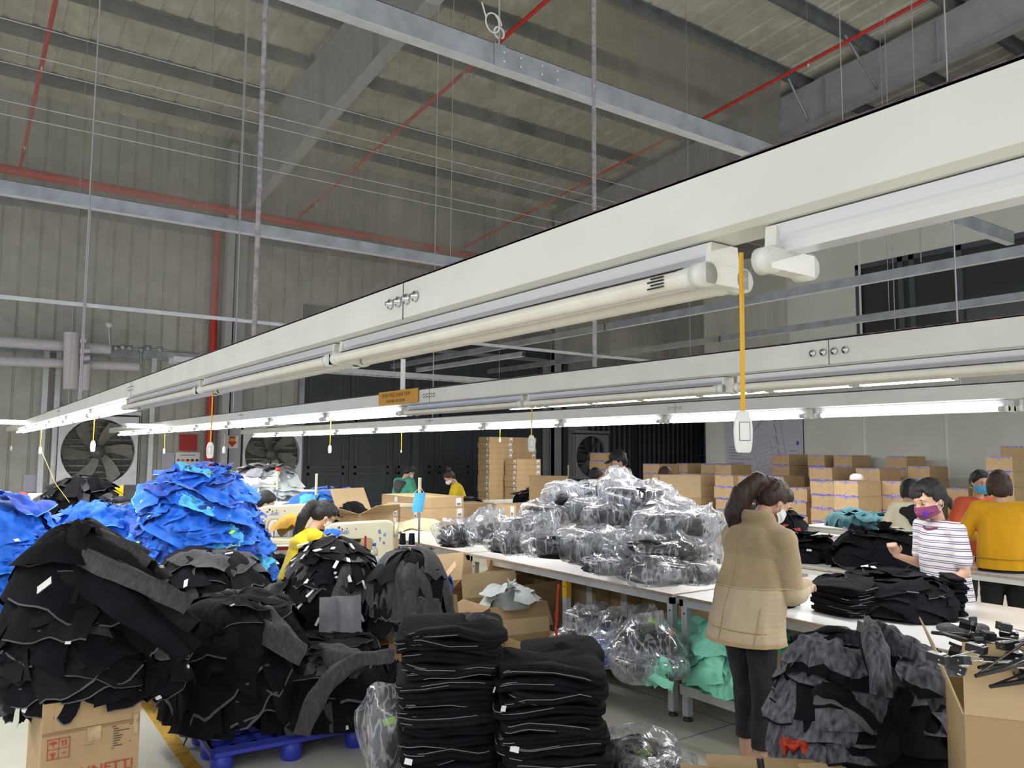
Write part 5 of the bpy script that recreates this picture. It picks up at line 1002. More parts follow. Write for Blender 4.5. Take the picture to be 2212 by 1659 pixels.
for k,(u,v,d,w_,h_,l) in enumerate(((1330,1270,6.9,.62,.34,'left'),(1400,1275,6.8,.6,.36,'centre'),(1490,1290,6.5,.5,.34,'right'),(1215,1300,7.3,.5,.4,'far left'))):
    c=at(u,v,d); closed_carton((c.x-.1,c.y,.0),w_,.4,h_+.26,.0,'brown carton standing behind the clear under-table bags, %s one'%l,None,'label')
oc(1000,1295,6.6,.6,.4,.42,.12,'flattened open carton with raised flaps left of the joined table legs',(.9,1.2,.5,1.1),z=.13,fl=.24)
oc(1725,1395,4.5,.34,.3,.30,-.2,'open carton under the table right of the beige person, dark red cloth above it',(1.9,1.2,.3,None),z=.24,fl=.12)
qheap((4.6,2.25),.3,.2,.24,.62,12,[('dark_red',1)],'red_garment','garment','dark red cloth under the table right of the beige person','dark red cloths under the table',150,size=(.3,.2),core_mat='dark_red')
oc(885,1420,5.0,.34,.28,.10,-.2,'flat open carton lid showing behind the left foreground stack',(1.0,.8,.9,.9),fl=.14)
b=tag(empty('cardboard_box',(0,0,0)),'x','box') if False else None
oc(820,1135,6.9,.30,.24,.16,-.35,'small open carton with papers on the sewing table',(None,None,None,None),z=.75)
oc(790,1100,7.4,.42,.30,.16,.3,'open carton with spread flaps behind the sewing machine',(1.2,1.3,.5,1.3),z=.92,fl=.24)
c=at(790,1100,7.4); closed_carton((c.x,c.y,0),.4,.3,.91,.3,'tall carton supporting the spread-flap carton',None,'label')
# foreground right cartons
a=at(2084,1560,2.1); fc=open_carton('open_carton',(a.x+.2*.54+.2*.84,a.y-.2*.84+.2*.54,0.0),.40,.40,.965,-1.0,'large tilted open carton full of black hangers at the right edge',flaps=(-.12,None,None,.35),fl=.185)
fm=MB(); fm.box((-.12,-.2085,.655),(-.065,-.203,.658)); fm.build('printing',['ink_grey'],fc); text('printing','Kelolli Son',.026,'brown_ink',fc,frame((-.055,-.2032,.640),(1,0,-.06),(.0,0,1)),sx=1.1)
fm=MB(); fm.box((-.2,-.2055,.40),(-.17,-.2,.52)); fm.box((-.2,-.2055,.40),(.2,-.2,.425)); fm.build('tape_strip',['tape_clear'],fc)
a=at(1690,1665,2.45); open_carton('open_carton',(a.x,a.y,0),.42,.30,.62,-.75,'open carton at the bottom edge with a dark tube standing in it',flaps=(2.2,1.6,1.5,1.5),fl=.09)
m=MB(); m.tube([(a.x-.02,a.y+.02,.40),(a.x-.03,a.y+.06,.70)],.011,8); tag(m.build('dark_tube',['black_plastic']),'dark tube standing in the bottom-edge carton','tube')
a=at(1945,1685,2.40); open_carton('open_carton',(a.x,a.y,0),.42,.32,.60,-.5,'open carton with a bowed flap at the bottom edge below the heather pile',flaps=(1.6,1.7,1.2,1.5),fl=.09)
swath('red_cloth',at(1690,1618,2.75),at(1720,1605,2.7),at(1745,1632,2.7),.022,'red_cloth','bright red scrap behind the bottom-edge carton',None,'scrap',seed=160)
# black hangers
def hanger_mesh(kind):
    m=MB(); 
    if kind==0:
        m.tube([(-.17,0,0),(-.08,0,.035),(0,0,.055),(.08,0,.035),(.17,0,0)],[.006,.009,.011,.009,.006],6); m.tube([(-.17,0,0),(.17,0,-.006)],.004,5)
        m.tube([(0,0,.05)]+[(.022*math.sin(a),0,.085-.022*math.cos(a)) for a in np.linspace(.2,4.4,9)],.0022,5,0)
    else:
        m.tube([(-.14,0,0),(.14,0,0)],.0025,6,1); 
        for s in (-1,1): m.box((s*.12-.016,-.012,-.04),(s*.12+.016,.012,.015)); m.box((s*.12-.014,-.016,-.005),(s*.12+.014,.016,.005),1)
        m.tube([(0,0,0)]+[(.02*math.sin(a),0,.04-.02*math.cos(a)) for a in np.linspace(.2,4.4,9)],.002,5,1)
    return m.mesh('hanger',['black_plastic','chrome'])
hm=[hanger_mesh(0),hanger_mesh(1)]; R=np.random.RandomState(4)
hl=['arched plastic shoulders','metal clip bar']
for k in range(30):
    u=2075+R.uniform(0,190); v=1385+R.uniform(-12,62); d=2.05+R.uniform(-.12,.35)
    p=at(u,v,d)
    o=link('clothes_hanger',hm[k%2],loc=p,rot=(PI/2+R.uniform(-.35,.35),R.uniform(-.3,.3),R.uniform(-1.2,.6))); o.scale=(.8,)*3; tag(o,'black hanger with %s in the tangle above the right-hand carton'%hl[k%2],'hanger','black hangers above the right carton')
p=atz(2080,1365,.765); o=empty('charcoal_pouch',(p.x,p.y,p.z),-.55,label='charcoal fabric pouch with a pale label on the white table',cat='pouch')
me,_=slab_mesh(.26,.10,.035,5,1,.004,mats=('grey_cloth','grey_cloth')); link('pouch_body',me,o); m=MB(); m.box((-.05,-.03,.037),(.03,.02,.039)); m.build('label_patch',['mask_white'],o)
p=atz(2103,1370,.765); o=empty('phone_holder',(p.x,p.y,p.z),-.5,label='small black upright gadget with a bright window on the white table',cat='gadget'); m=MB(); m.box((-.022,-.006,0),(.022,.006,.085)); bevel(m.build('case',['black_plastic'],o),.006); m=MB(); m.box((-.014,-.0075,.02),(.014,-.006,.066)); m.build('window',['steel_dark'],o); m=MB(); m.box((-.005,-.009,.03),(.005,-.007,.042)); m.build('clip',['chrome'],o)
# smaller things on the under-table shelf and floor
p=atx(1518,1487,3.85); m=MB(); m.lathe([(0,0),(.022,.004),(.03,.025),(.022,.046),(0,.05)],(p.x,p.y,.222),12); tag(m.build('yellow_ball',['yellow']),'small yellow ball at the shelf edge below the mint shirts','ball')
p=atx(1545,1500,3.86); m=MB(); m.box((p.x,p.y-.14,.221),(p.x+.12,p.y,.228)); tag(m.build('green_card',['teal_cloth']),'dark green card lying on the shelf below the mint shirts','card')
p=atx(1580,1510,3.84); m=MB(); m.tube([(p.x,p.y,.267),(p.x+.2,p.y,.267)],.045,14); m.tube([(p.x-.002,p.y,.267),(p.x+.01,p.y,.267)],.034,14,1); tag(m.build('cloth_roll',['black_plastic','grey_cloth']),'black roll with a grey core on the shelf behind the jeans','roll')
p=atx(1650,1515,3.86); m=MB(); m.add([(p.x,p.y+.1,.223),(p.x+.25,p.y+.08,.224),(p.x+.25,p.y-.12,.26),(p.x,p.y-.1,.23)],[(0,1,2,3)]); tag(m.build('paper_sheet',['label_white'],fix=False),'printed paper sheet on the shelf between the two legs','paper')
p=atz(1370,1475,.0); m=MB(); m.box((p.x,p.y-.08,0),(p.x+.10,p.y,.05)); tag(m.build('small_box',['galv_light']),'small grey box on the floor under the shelf','box')
swath('orange_strap',at(1206,1262,4.85),at(1200,1330,4.8),at(1204,1382,4.8),.016,'red_cloth','orange-red strap hanging beside the yellow-taped table leg',None,'strap',seed=161,thick=.004)
p=at(1165,1240,6.3); m=MB(); m.box((p.x-.04,p.y-.03,.62),(p.x+.04,p.y+.03,.68)); m.lathe([(0,0),(.03,0),(.03,.06),(0,.06)],(p.x+.02,p.y,.62),12); 
# ================= sewing machines =================
def sewing(u,v,d,rz,lab,sc=1,thread=True,zt=.76,table_lab=None):
    c=at(u,v,d); c.z=zt; o=empty('sewing_machine',c,rz,label=lab,cat='sewing machine'); o.scale=(sc,)*3
    # local: head faces -x (needle end), arm along +x, seen from -y
    pr=[(-.24,.10),(-.24,.27),(-.225,.295),(-.19,.305),(.20,.325),(.245,.318),(.27,.29),(.275,.0),(.115,.0),(.11,.17),(.095,.185),(-.13,.185),(-.16,.16),(-.175,.10)]
    m=MB(); m.prism(pr,-.05,.06,'y'); bevel(m.build('machine_arm',['machine'],o),.012,3)
    m=MB(); m.box((-.24,-.09,-.03),(.285,.10,.012)); bevel(m.build('bed',['machine'],o),.006)
    m=MB(); m.box((-.26,-.045,.10),(-.238,.055,.28)); bevel(m.build('face_plate',['machine'],o),.008)
    m=MB(); m.tube([(-.20,0,.10),(-.20,0,.02)],.006,8); m.tube([(-.20,0,.03),(-.20,0,.012)],.002,6); m.box((-.215,-.012,.012),(-.185,.012,.018)); m.build('needle_bar',['chrome'],o)
    m=MB(); m.tube([(-.11,-.02,.16),(-.11,-.02,.02)],.005,8); m.build('lift_rod',['steel_dark'],o)
    m=MB(); m.lathe([(0,0),(.014,0),(.012,.012),(.006,.014),(.005,.022),(0,.022)],n=12,M=Matrix.Translation((-.195,-.05,.17))@Matrix.Rotation(PI/2,4,'X')); m.build('tension_dial',['chrome'],o)
    for x,z,r in ((-.17,.255,.007),(-.15,.275,.009),(-.125,.262,.006),(-.09,.268,.005),(-.02,.262,.005),(.05,.14,.007),(.02,.02,.004)):
        m=MB(); m.lathe([(0,0),(r,0),(r,.003),(0,.003)],n=10,M=Matrix.Translation((x,-.050,z))@Matrix.Rotation(PI/2,4,'X')); m.build('oil_hole',['steel_dark'],o)
    text('lettering','JUKI',.026,'ink_blue',o,frame((-.135,-.0535,.235),(1,0,.04),(0,0,1)),sx=1.35)
    m=MB(); m.box((-.155,-.0530,.228),(-.075,-.052,.230)); m.build('lettering',['ink_blue'],o)
    m=MB(); m.lathe([(0,0),(.05,0),(.058,.01),(.058,.03),(.0,.03)],n=20,M=Matrix.Translation((.275,0,.25))@Matrix.Rotation(PI/2,4,'Y')); m.build('hand_wheel',['machine'],o)
    return o
s1=sewing(775,1180,6.2,-.50,'cream industrial sewing machine right of the person in yellow, blue pen marks on its end',1.0,zt=.78)
for x,z,t in ((.13,.225,'B'),(.17,.205,'d'),(.135,.165,'7'),(.165,.145,'e')): text('pen_mark',t,.045,'ink_blue',s1,frame((x+.02,-.0515,z),(1,0,.2),(0,0,1)))
m=MB(); m.box((.045,-.0525,.12),(.062,-.0505,.21)); m.build('pink_label',['dark_red'],s1)
s2=sewing(620,1140,7.2,-.45,'cream sewing machine farther back, left of the person in yellow',1.0,zt=.84)
for (o,lab,dz) in ((s1,'sewing table with pale green top under the nearer sewing machine',.03),(s2,'sewing table under the farther sewing machine',.03)):
    t=empty('sewing_table',(o.location.x,o.location.y,0),o.rotation_euler.z,label=lab,cat='table'); zt=o.location.z-dz
    m=MB(); m.box((-.42,-.24,zt-.035),(.52,.32,zt)); m.build('tabletop',['sew_top'],t) if 'sew_top' in MT else None
    if 'sew_top' not in MT: mat('sew_top',(.52,.62,.52),.4); m.build('tabletop',['sew_top'],t)
    m=MB(); m.box((-.422,-.242,zt-.034),(.522,-.24,zt-.003)); m.build('edge_band',['dark_red'],t)
    for a in ((-.38,-.2),(.46,-.2),(-.38,.28),(.46,.28)):
        m=MB(); m.box((a[0],a[1],0),(a[0]+.04,a[1]+.04,zt-.035)); m.build('leg',['galv_light'],t)
def thread_stand(u,vtop,d,zt,lab,spools=True,h=None):
    p=at(u,vtop,d); o=empty('thread_stand',(p.x,p.y,zt),-.6,label=lab,cat='thread stand'); H_=p.z-zt
    m=MB(); m.tube([(0,0,0),(0,0,H_*.62)],.008,8); m.build('pole',['chrome'],o); m=MB(); m.tube([(0,0,H_*.60),(0,0,H_)],.013,10); m.build('pole_sleeve',['machine'],o)
    m=MB(); m.box((-.15,-.012,H_*.66),(.01,.012,H_*.70)); bevel(m.build('guide_arm',['machine'],o),.004)
    if spools:
        m=MB(); m.box((-.16,-.012,H_*.20),(.02,.012,H_*.22)); m.box((-.05,-.01,H_*.12),(.0,.01,H_*.22)); m.build('spool_bracket',['chrome'],o)
        for x in (-.125,-.055):
            s=MB(); s.lathe([(0,0),(.034,0),(.034,.004),(.006,.006),(.006,.11),(0,.11)],(x,0,H_*.22),14); pl=s.build('spool_plate',['galv_light'],o)
            s=MB(); s.lathe([(.026,0),(.021,.085),(.004,.087)],(x,0,H_*.22+.006),16); s.build('black_cone',['black_cloth'],pl)
    return o
thread_stand(907,1032,6.15,.78,'tall thread stand with two black cones and a hanging blue mask'); thread_stand(684,1023,7.6,.92,'thread stand behind the person in yellow, no cones',False); thread_stand(600,1018,8.3,.95,'distant thread stand with a red knob before the pale heap',False)
p=at(600,1018,8.3); m=MB(); m.lathe([(0,-.02),(.02,-.015),(.028,0),(.02,.018),(0,.022)],(p.x,p.y,p.z+.02),12); tag(m.build('signal_ball',['red_cloth']),'red knob on top of the distant thread stand','knob')
# blue face mask hanging on the stand
a=at(905,1062,6.1); m=MB(); sd=Vector((.8,-.6,0)); P=[]
for j in range(8):
    for i in range(7):
        s=i/6-.5; t=j/7; P.append((a.x+sd.x*(s*.085+.02*(t-.5)*-1)+.006*math.sin(t*22),a.y+sd.y*(s*.085+.02*(t-.5)*-1)-.01*math.cos(s*3),a.z-.01-t*.145))
me=grid_mesh('mask_panel',np.array(P).reshape(8,7,3),['mask_blue']); o=empty('face_mask',a,label='light blue face mask hanging from the thread stand',cat='mask'); q=link('mask_panel',me,o); q.matrix_parent_inverse=Matrix.Translation(a).inverted()
m=MB(); m.tube([a+Vector((.03,-.03,-.01)),a+Vector((.01,-.005,.035)),a+Vector((-.03,.02,-.01))],.002,5); q=m.build('ear_loop',['label_white'],o); q.matrix_parent_inverse=Matrix.Translation(a).inverted()
# bottle, mask box, shade cloth on the sewing table
p=at(808,1195,5.95); m=MB(); o=empty('water_bottle',(p.x,p.y,.752),label='clear water bottle with a blue cap on the sewing table',cat='bottle')
mat('bottle_plastic',(.75,.80,.85),.08,spec=.8); MT['bottle_plastic'].node_tree.nodes['Principled BSDF'].inputs['Transmission Weight'].default_value=.85
m.lathe([(0,0),(.03,0),(.032,.02),(.030,.07),(.032,.12),(.028,.15),(.013,.18),(.012,.19),(0,.19)],n=16); m.build('bottle_body',['bottle_plastic'],o); m=MB(); m.lathe([(0,.188),(.015,.188),(.015,.208),(0,.208)],n=14); m.build('cap',['ink_blue'],o); m=MB(); m.lathe([(.0325,.06),(.0325,.115)],n=16); m.build('label_band',['label_white'],o)
p=at(797,1215,5.85); o=empty('mask_carton',(p.x,p.y,.752),-.5,label='small light blue mask carton lying open on the sewing table',cat='box'); m=MB(); m.box((-.07,-.05,0),(.07,.05,.055)); m.build('box_body',['mask_blue'],o); m=MB(); flap(m,(-.07,.05,.055),(.07,.05,.055),(0,1,0),.06,.9); m.build('lid',['cyan'],o)
m=MB(); m.box((-.072,-.051,-.0),(-.02,-.0495,.05)); m.build('white_end',['label_white'],o)
swath('cream_cloth',at(845,1140,7.2),at(895,1112,7.0),at(950,1128,7.0),.16,'cream_cloth','pale cream cloth arched on the table behind the black thread cones',None,'cloth',seed=170,thick=.01)
swath('mustard_garment',at(590,1145,6.9),at(610,1110,6.7),at(650,1120,6.6),.16,'mustard','mustard garment on the farther sewing machine bed',None,'garment',seed=171,thick=.02)
swath('blue_shirt',at(700,1150,6.1),at(715,1140,6.0),at(735,1150,6.0),.06,'blue','scrap of blue shirt by the needle of the nearer sewing machine',None,'shirt',seed=172,thick=.01)
swath('grey_garment',at(740,1160,6.25),at(765,1145,6.2),at(775,1165,6.25),.10,'grey_cloth','grey garment bunched under the nearer machine arm',None,'garment',seed=173,thick=.02)
# yellow-backed chairs and machine cabinet far left
for k,(u,v,l) in enumerate(((262,1078,'left'),(318,1076,'right'))):
    p=at(u,v,9.2); o=empty('office_chair',(p.x,p.y,0),.3,label='yellow-backed chair far left, the %s one'%l,cat='chair'); m=MB(); m.lathe([(0,-.17),(.19,-.10),(.21,0),(.19,.12),(.0,.17)],(0,0,1.06),20); q=m.build('backrest',['yellow_cloth'],o); q.scale=(1,.18,1)
    m=MB(); m.tube([(0,.03,.55),(0,.03,.95)],.02,8); m.build('back_post',['steel_dark'],o); m=MB(); m.lathe([(0,0),(.2,0),(.21,.05),(0,.06)],(0,-.15,.5),20); m.build('seat',['yellow_cloth'],o); m=MB(); m.tube([(0,-.15,.05),(0,-.15,.5)],.025,8); [m.tube([(0,-.15,.08),(.25*math.cos(a),-.15+.25*math.sin(a),.03)],.015,6) for a in np.linspace(0,5.03,5)]; m.build('base',['steel_dark'],o)
p=at(290,1075,9.0); o=empty('dark_chair_back',(p.x,p.y,0),.2,label='dark grey mesh chair back between the two yellow ones',cat='chair'); m=MB(); m.box((-.12,-.02,.9),(.12,.02,1.25)); bevel(m.build('backrest',['grey_cloth'],o),.015); m=MB(); m.tube([(0,0,0),(0,0,.9)],.02,8); m.build('post',['steel_dark'],o)
for (u0,u1,v0,d,l) in ((555,620,1085,8.1,'behind the head at the blue heap'),(5,110,1067,8.6,'at the far left under the lilac notice')):
    a=at(u0,v0,d); b=at(u1,v0,d); o=empty('machine_cabinet',((a.x+b.x)/2,(a.y+b.y)/2,0),-.6,label='off-white machine cabinet '+l,cat='cabinet'); wd_=(b-a).length; m=MB(); m.box((-wd_/2,-.2,0),(wd_/2,.2,a.z)); bevel(m.build('cabinet_body',['white_paint'],o),.02)
    m=MB(); m.box((-wd_/2+.04,-.205,.2),(wd_/2-.04,-.2,a.z-.1)); m.build('door_panel',['white_gloss'],o)
p=at(47,1072,8.4); m=MB(); m.lathe([(0,-.04),(.05,-.03),(.06,.03),(0,.05)],(p.x,p.y,p.z),14); tag(m.build('red_switch',['red_cloth']),'red round switch on the far left cabinet','switch')
m=MB(); m.tube([at(90,975,9.0),at(120,1045,7.6),at(150,1085,7.0)],.0028,5); tag(m.build('yellow_string',['yellow_line']),'thin yellow string slanting down to the left blue heap','string')
# steel struts above the boxes: white bag on top of the carton wall, blue tub
p=at(1843,1033,10.4); m=MB(); m.lathe([(0,0),(.10,.01),(.09,.07),(.05,.10),(0,.09)],(10.58,(atx(1801,1040,10.3).y+atx(1853,1040,10.3).y)/2,atx(1853,1040,10.3).z),9); tag(m.build('white_bag',['label_white']),'small crumpled white bag on the front carton block','bag')
p=at(1867,1112,9.5); o=empty('paint_tub',(p.x,p.y,.78),label='blue and white tub behind the teal row',cat='tub'); m=MB(); m.lathe([(0,0),(.07,0),(.075,.14),(0,.14)],n=16); m.build('tub_body',['ink_blue'],o); m=MB(); m.lathe([(0,.14),(.078,.14),(.078,.16),(0,.16)],n=16); m.build('lid',['label_white'],o)
# ================= people =================
def sphere_np(c,r,rot=None,nu=14,nv=9):
    th=np.linspace(0,2*PI,nu,endpoint=False); ph=np.linspace(0,PI,nv)[1:-1]; V=[(0,0,1)]+[(math.sin(p)*math.cos(t),math.sin(p)*math.sin(t),math.cos(p)) for p in ph for t in th]+[(0,0,-1)]
    V=np.array(V)*np.array(r)
    if rot is not None: V=V@np.array(rot.to_3x3()).T
    V=V+np.array(c); F=[(0,1+k,1+(k+1)%nu) for k in range(nu)]
    for i in range(nv-3): F+=[(1+i*nu+k,1+(i+1)*nu+k,1+(i+1)*nu+(k+1)%nu,1+i*nu+(k+1)%nu) for k in range(nu)]
    b=1+(nv-3)*nu; F+=[(b+k,len(V)-1,b+(k+1)%nu) for k in range(nu)]; return V,F
class Blob:
    def __init__(s): s.m=MB()
    def ell(s,c,r,rot=None): 
        r=(r,r,r) if not hasattr(r,'__len__') else r; V,F=sphere_np(c,r,rot); s.m.add(V,F); return s
    def limb(s,pts,rs,step=.35,flat=None):
        pts=[Vector(p) for p in pts]
        for i in range(len(pts)-1):
            L_=(pts[i+1]-pts[i]).length; ra,rb=rs[i],rs[i+1]; n=max(2,int(L_/(min(ra,rb)*step))+1)
            for k in range(n+1):
                t=k/n; r=ra+(rb-ra)*t; s.ell(pts[i].lerp(pts[i+1],t),r)
        return s
    def make(s,name,mats,vox=.012,smooth=6,parent=None,wr=0,wsc=9,cut=None,mi=None,seed=0,M=None,wst=(1,1,1)):
        me=s.m.mesh('tmp','skin'); o=bpy.data.objects.new('tmp',me); COL.objects.link(o)
        r=o.modifiers.new('r','REMESH'); r.mode='VOXEL'; r.voxel_size=vox; r.use_smooth_shade=True
        if smooth: q=o.modifiers.new('s','SMOOTH'); q.factor=.5; q.iterations=smooth
        dg=bpy.context.evaluated_depsgraph_get(); dg.update(); me2=bpy.data.meshes.new_from_object(o.evaluated_get(dg)); bpy.data.objects.remove(o)
        n=len(me2.vertices); co=np.empty(n*3,np.float32); me2.vertices.foreach_get('co',co); co=co.reshape(-1,3); 
        if wr:
            no=np.empty(n*3,np.float32); me2.vertices.foreach_get('normal',no); no=no.reshape(-1,3); Q=co*np.array(wst)
            co=co+no*(wr*(ridged(Q,wsc,seed)*.6+vn(Q,wsc*2.1,seed)*.5))[:,None]; me2.vertices.foreach_set('co',co.reshape(-1))
        if cut:
            bm=bmesh.new(); bm.from_mesh(me2)
            for c,nn in cut: bmesh.ops.bisect_plane(bm,geom=bm.verts[:]+bm.edges[:]+bm.faces[:],plane_co=c,plane_no=nn,clear_outer=True)
            bm.to_mesh(me2); bm.free()
        me2.materials.clear()
        for q in mats: me2.materials.append(MT[q])
        me2.polygons.foreach_set('use_smooth',[True]*len(me2.polygons))
        if mi: 
            for p in me2.polygons: p.material_index=mi(p.center)
        me2.name=name; me2.update(); return link(name,me2,parent)
def V3(*a): return Vector(a)
def hand(B,wr,d,up,side,curl=.6,s=1.0,thumb=1):
    "palm + four unequal fingers + thumb. wr wrist, d direction of fingers, up = back of the hand"
    d=Vector(d).normalized(); up=Vector(up); up=(up-d*up.dot(d)).normalized(); lat=d.cross(up)*thumb
    R=Matrix((lat,d,up)).transposed()
    B.ell(wr+d*.045*s,(.038*s,.050*s,.016*s),R.to_4x4())
    for i,(off,ln) in enumerate(((.027,.070),(.009,.078),(-.009,.073),(-.026,.058))):
        p=wr+d*.085*s+lat*off*s; a=curl*.55; pts=[p-d*.02*s,p]; dd=d.copy()
        for seg in (.42,.32,.26):
            dd=(dd*math.cos(a)-up*math.sin(a)); upn=None; p=p+dd*ln*seg*s; pts.append(p); ax=lat*1.0; dd=dd.normalized()
            a=curl*.75; 
            # rotate up together with the phalanx
            up2=(up*math.cos(a)+d*0); 
            dd=Matrix.Rotation(-a*.9*1,3,lat*(1 if d.cross(up).dot(lat)>0 else -1))@dd if True else dd
            a=0.0
        B.limb(pts,[.009*s,.009*s,.0085*s,.008*s,.007*s][:len(pts)],.7)
    t0=wr+d*.022*s+lat*.030*s; B.limb([wr+d*.01*s,t0,t0+(d*.7+lat*.6-up*.25).normalized()*.032*s,t0+(d*.95+lat*.45-up*.4).normalized()*.060*s],[.012*s,.012*s,.010*s,.008*s],.7)
def person(loc,face,Hh,label,pose,look,near=False):
    "local frame: +Y forward, +X the person's right-hand side is +X"
    s=Hh/1.60; o=empty('person',loc,face,label=label,cat='person')
    vx=.0065 if near else .012
    seat=pose.get('seat'); lean=pose.get('lean',.1); hip=V3(0,0,(.86 if not seat else .50)*s)
    def up(h,x=0,y=0,ln=None):  # point at height h above hip along the leaning spine
        l=lean if ln is None else ln; return hip+V3(x*s,(h*math.sin(l)+y*math.cos(l))*s,(h*math.cos(l)-y*math.sin(l))*s)
    nl=lean+pose.get('nod',.15); neck=up(.50); hp=neck+V3(0,math.sin(nl)*.10*s,math.cos(nl)*.10*s)*1.0
    Rh=Matrix.Rotation(pose.get('yaw',0),4,'Z')@Matrix.Rotation(-nl-pose.get('headpitch',0),4,'X')@Matrix.Rotation(pose.get('roll',0),4,'Y')
    hc=hp+Rh.to_3x3()@V3(0,.012*s,.045*s)
    dr=pose.get('drop',0); shR=up(.44-dr,.165); shL=up(.44-dr,-.165)
    hands=[Vector(pose['R']),Vector(pose['L'])]; 
    def ik(sh,wr,sgn):
        a=.27*s;b=.245*s; D=wr-sh; L_=min(D.length,(a+b)*.995); D.normalize(); x=(a*a-b*b+L_*L_)/(2*L_); h=math.sqrt(max(a*a-x*x,1e-6)); pole=V3(sgn*pose.get('out',.6),-.5,-1); pole=(pole-D*pole.dot(D)).normalized(); return sh+D*x+pole*h, sh+D*L_
    W=[(w_*s+V3(0,0,0)) for w_ in hands]
    eR,wR=ik(shR,W[0],1); eL,wL=ik(shL,W[1],-1)
    legs=[]
    for sg in (1,-1):
        if seat: kn=hip+V3(sg*.11*s,.40*s,.02*s); an=V3(sg*.11*s,.40*s,.08*s)
        else:
            fx,fy=pose.get('feet',((.10,0),(-.10,0)))[0 if sg>0 else 1]; an=V3(fx*s,fy*s,.075*s); h0=hip+V3(sg*.085*s,0,-.03*s); kn=(h0+an)/2+V3(0,.025*s,0)
        legs.append((hip+V3(sg*.085*s,0,-.02*s),kn,an))
    # ---- body: one continuous skin surface
    B=Blob()
    B.ell(up(.05),(.13*s,.09*s,.11*s)); B.limb([up(.05),up(.2),up(.33)],[.09*s,.085*s,.10*s]); B.ell(up(.36),(.15*s,.09*s,.12*s)); B.limb([shR,up(.42),shL],[.042*s,.06*s,.042*s]); B.limb([up(.42),neck,hp],[.055*s,.047*s,.046*s])
    for sh,e,w_,k in ((shR,eR,wR,1),(shL,eL,wL,-1)):
        B.limb([sh,e,w_],[.040*s,.032*s,.021*s])
        hd=(pose.get('hdR') if k>0 else pose.get('hdL')) or (w_-e); hu=(pose.get('huR') if k>0 else pose.get('huL')) or V3(0,0,1)
        hand(B,w_,hd,hu,k,pose.get('curl',.7),s*.98,thumb=-k)
    for h0,kn,an in legs: 
        B.limb([h0,kn,an],[.075*s,.05*s,.033*s]); B.limb([an,an+V3(0,.05*s,-.035*s),an+V3(0,.14*s,-.05*s)],[.034*s,.033*s,.026*s]); B.ell(an+V3(0,-.02*s,-.045*s),.03*s)
        for t_ in range(5): B.limb([an+V3((t_-2)*.014*s,.13*s,-.055*s),an+V3((t_-2)*.016*s,(.175-.006*t_)*s,-.062*s)],[.012*s,.009*s],.8)
    hs=pose.get('hs',1.0)
    def H3(x,y,z): return hc+Rh.to_3x3()@V3(x*s*hs,y*s*hs,z*s*hs)
    def hell(x,y,z,r): B.ell(H3(x,y,z),[q*s*hs for q in r],Rh)
    hell(0,-.008,.028,(.073,.090,.085)); hell(0,.012,-.025,(.062,.074,.075)); hell(0,.035,-.065,(.040,.045,.038)); hell(0,.03,.02,(.060,.062,.060))
    hell(0,.088,-.018,(.011,.016,.020)); hell(0,.094,-.028,(.015,.013,.011)); hell(0,.080,-.052,(.022,.012,.008)); hell(0,.078,-.062,(.020,.012,.008))
    for sx in (1,-1): hell(sx*.073,-.005,-.012,(.009,.017,.030)); hell(sx*.036,.060,-.025,(.022,.02,.022)); hell(sx*.03,.072,.022,(.022,.014,.010))
    B.make('body',['skin'],vx,4,o)
    # ---- face
    if look.get('eyes',True):
        for sx in (1,-1):
            m=MB(); V,F=sphere_np((0,0,0),(.0125*s,.006*s,.0065*s)); m.add(V,F,0,True); V,F=sphere_np((0,.0045*s,-.001*s),(.0055*s,.003*s,.0055*s)); m.add(V,F,1,True); m.tube([(-.013*s,.003*s,.003*s),(0,.006*s,.0065*s),(.013*s,.003*s,.003*s)],.0014*s,5,1)
            e=m.build('eye',['label_white','hair_black'],o); e.matrix_local=Matrix.Translation(H3(sx*.030,.080,.004))@Rh@Matrix.Rotation(-sx*.28,4,'Z')
            m=MB(); m.tube([(-.017*s,-.002*s,-.002*s),(0,.002*s,.003*s),(.017*s,-.004*s,0)],[.0012*s,.0024*s,.0010*s],5); e=m.build('eyebrow',['hair_brown'],o); e.matrix_local=Matrix.Translation(H3(sx*.031,.084,.024))@Rh@Matrix.Rotation(-sx*.28,4,'Z')
        m=MB(); m.tube([(-.02*s,-.004*s,.001*s),(0,.002*s,0),(.02*s,-.004*s,.001*s)],[.002*s,.004*s,.002*s],6); e=m.build('mouth',['lips'],o); e.matrix_local=Matrix.Translation(H3(0,.091,-.057))@Rh
    if look.get('mask'):
        th=np.linspace(-1.35,1.35,25); v=np.linspace(-1,1,15); T,V_=np.meshgrid(th,v); zz=-.050+V_*(.040-.012*np.abs(T)**1.5); rr=.084+.018*np.exp(-(T/.45)**2)*(1-.5*V_**2); X=np.sin(T)*rr*.86; Y=np.cos(T)*rr*1.12+.006-.012*np.clip(-V_,0,1)
        P=np.stack([X,Y,zz+.004*np.sin(V_*9)],-1)*s; P=(P*hs)@np.array(Rh.to_3x3()).T+np.array(hc); e=link('face_mask',grid_mesh('face_mask',P,[look['mask']]),o); md=e.modifiers.new('s','SOLIDIFY'); md.thickness=.0015
        for sx in (1,-1):
            m=MB(); m.tube([H3(sx*.066,.03,-.030),H3(sx*.080,0,.0),H3(sx*.082,-.018,.012)],.0013*s,5); m.tube([H3(sx*.066,.03,-.068),H3(sx*.080,-.005,-.045),H3(sx*.082,-.020,-.02)],.0013*s,5); m.build('mask_strap',['label_white'],o)
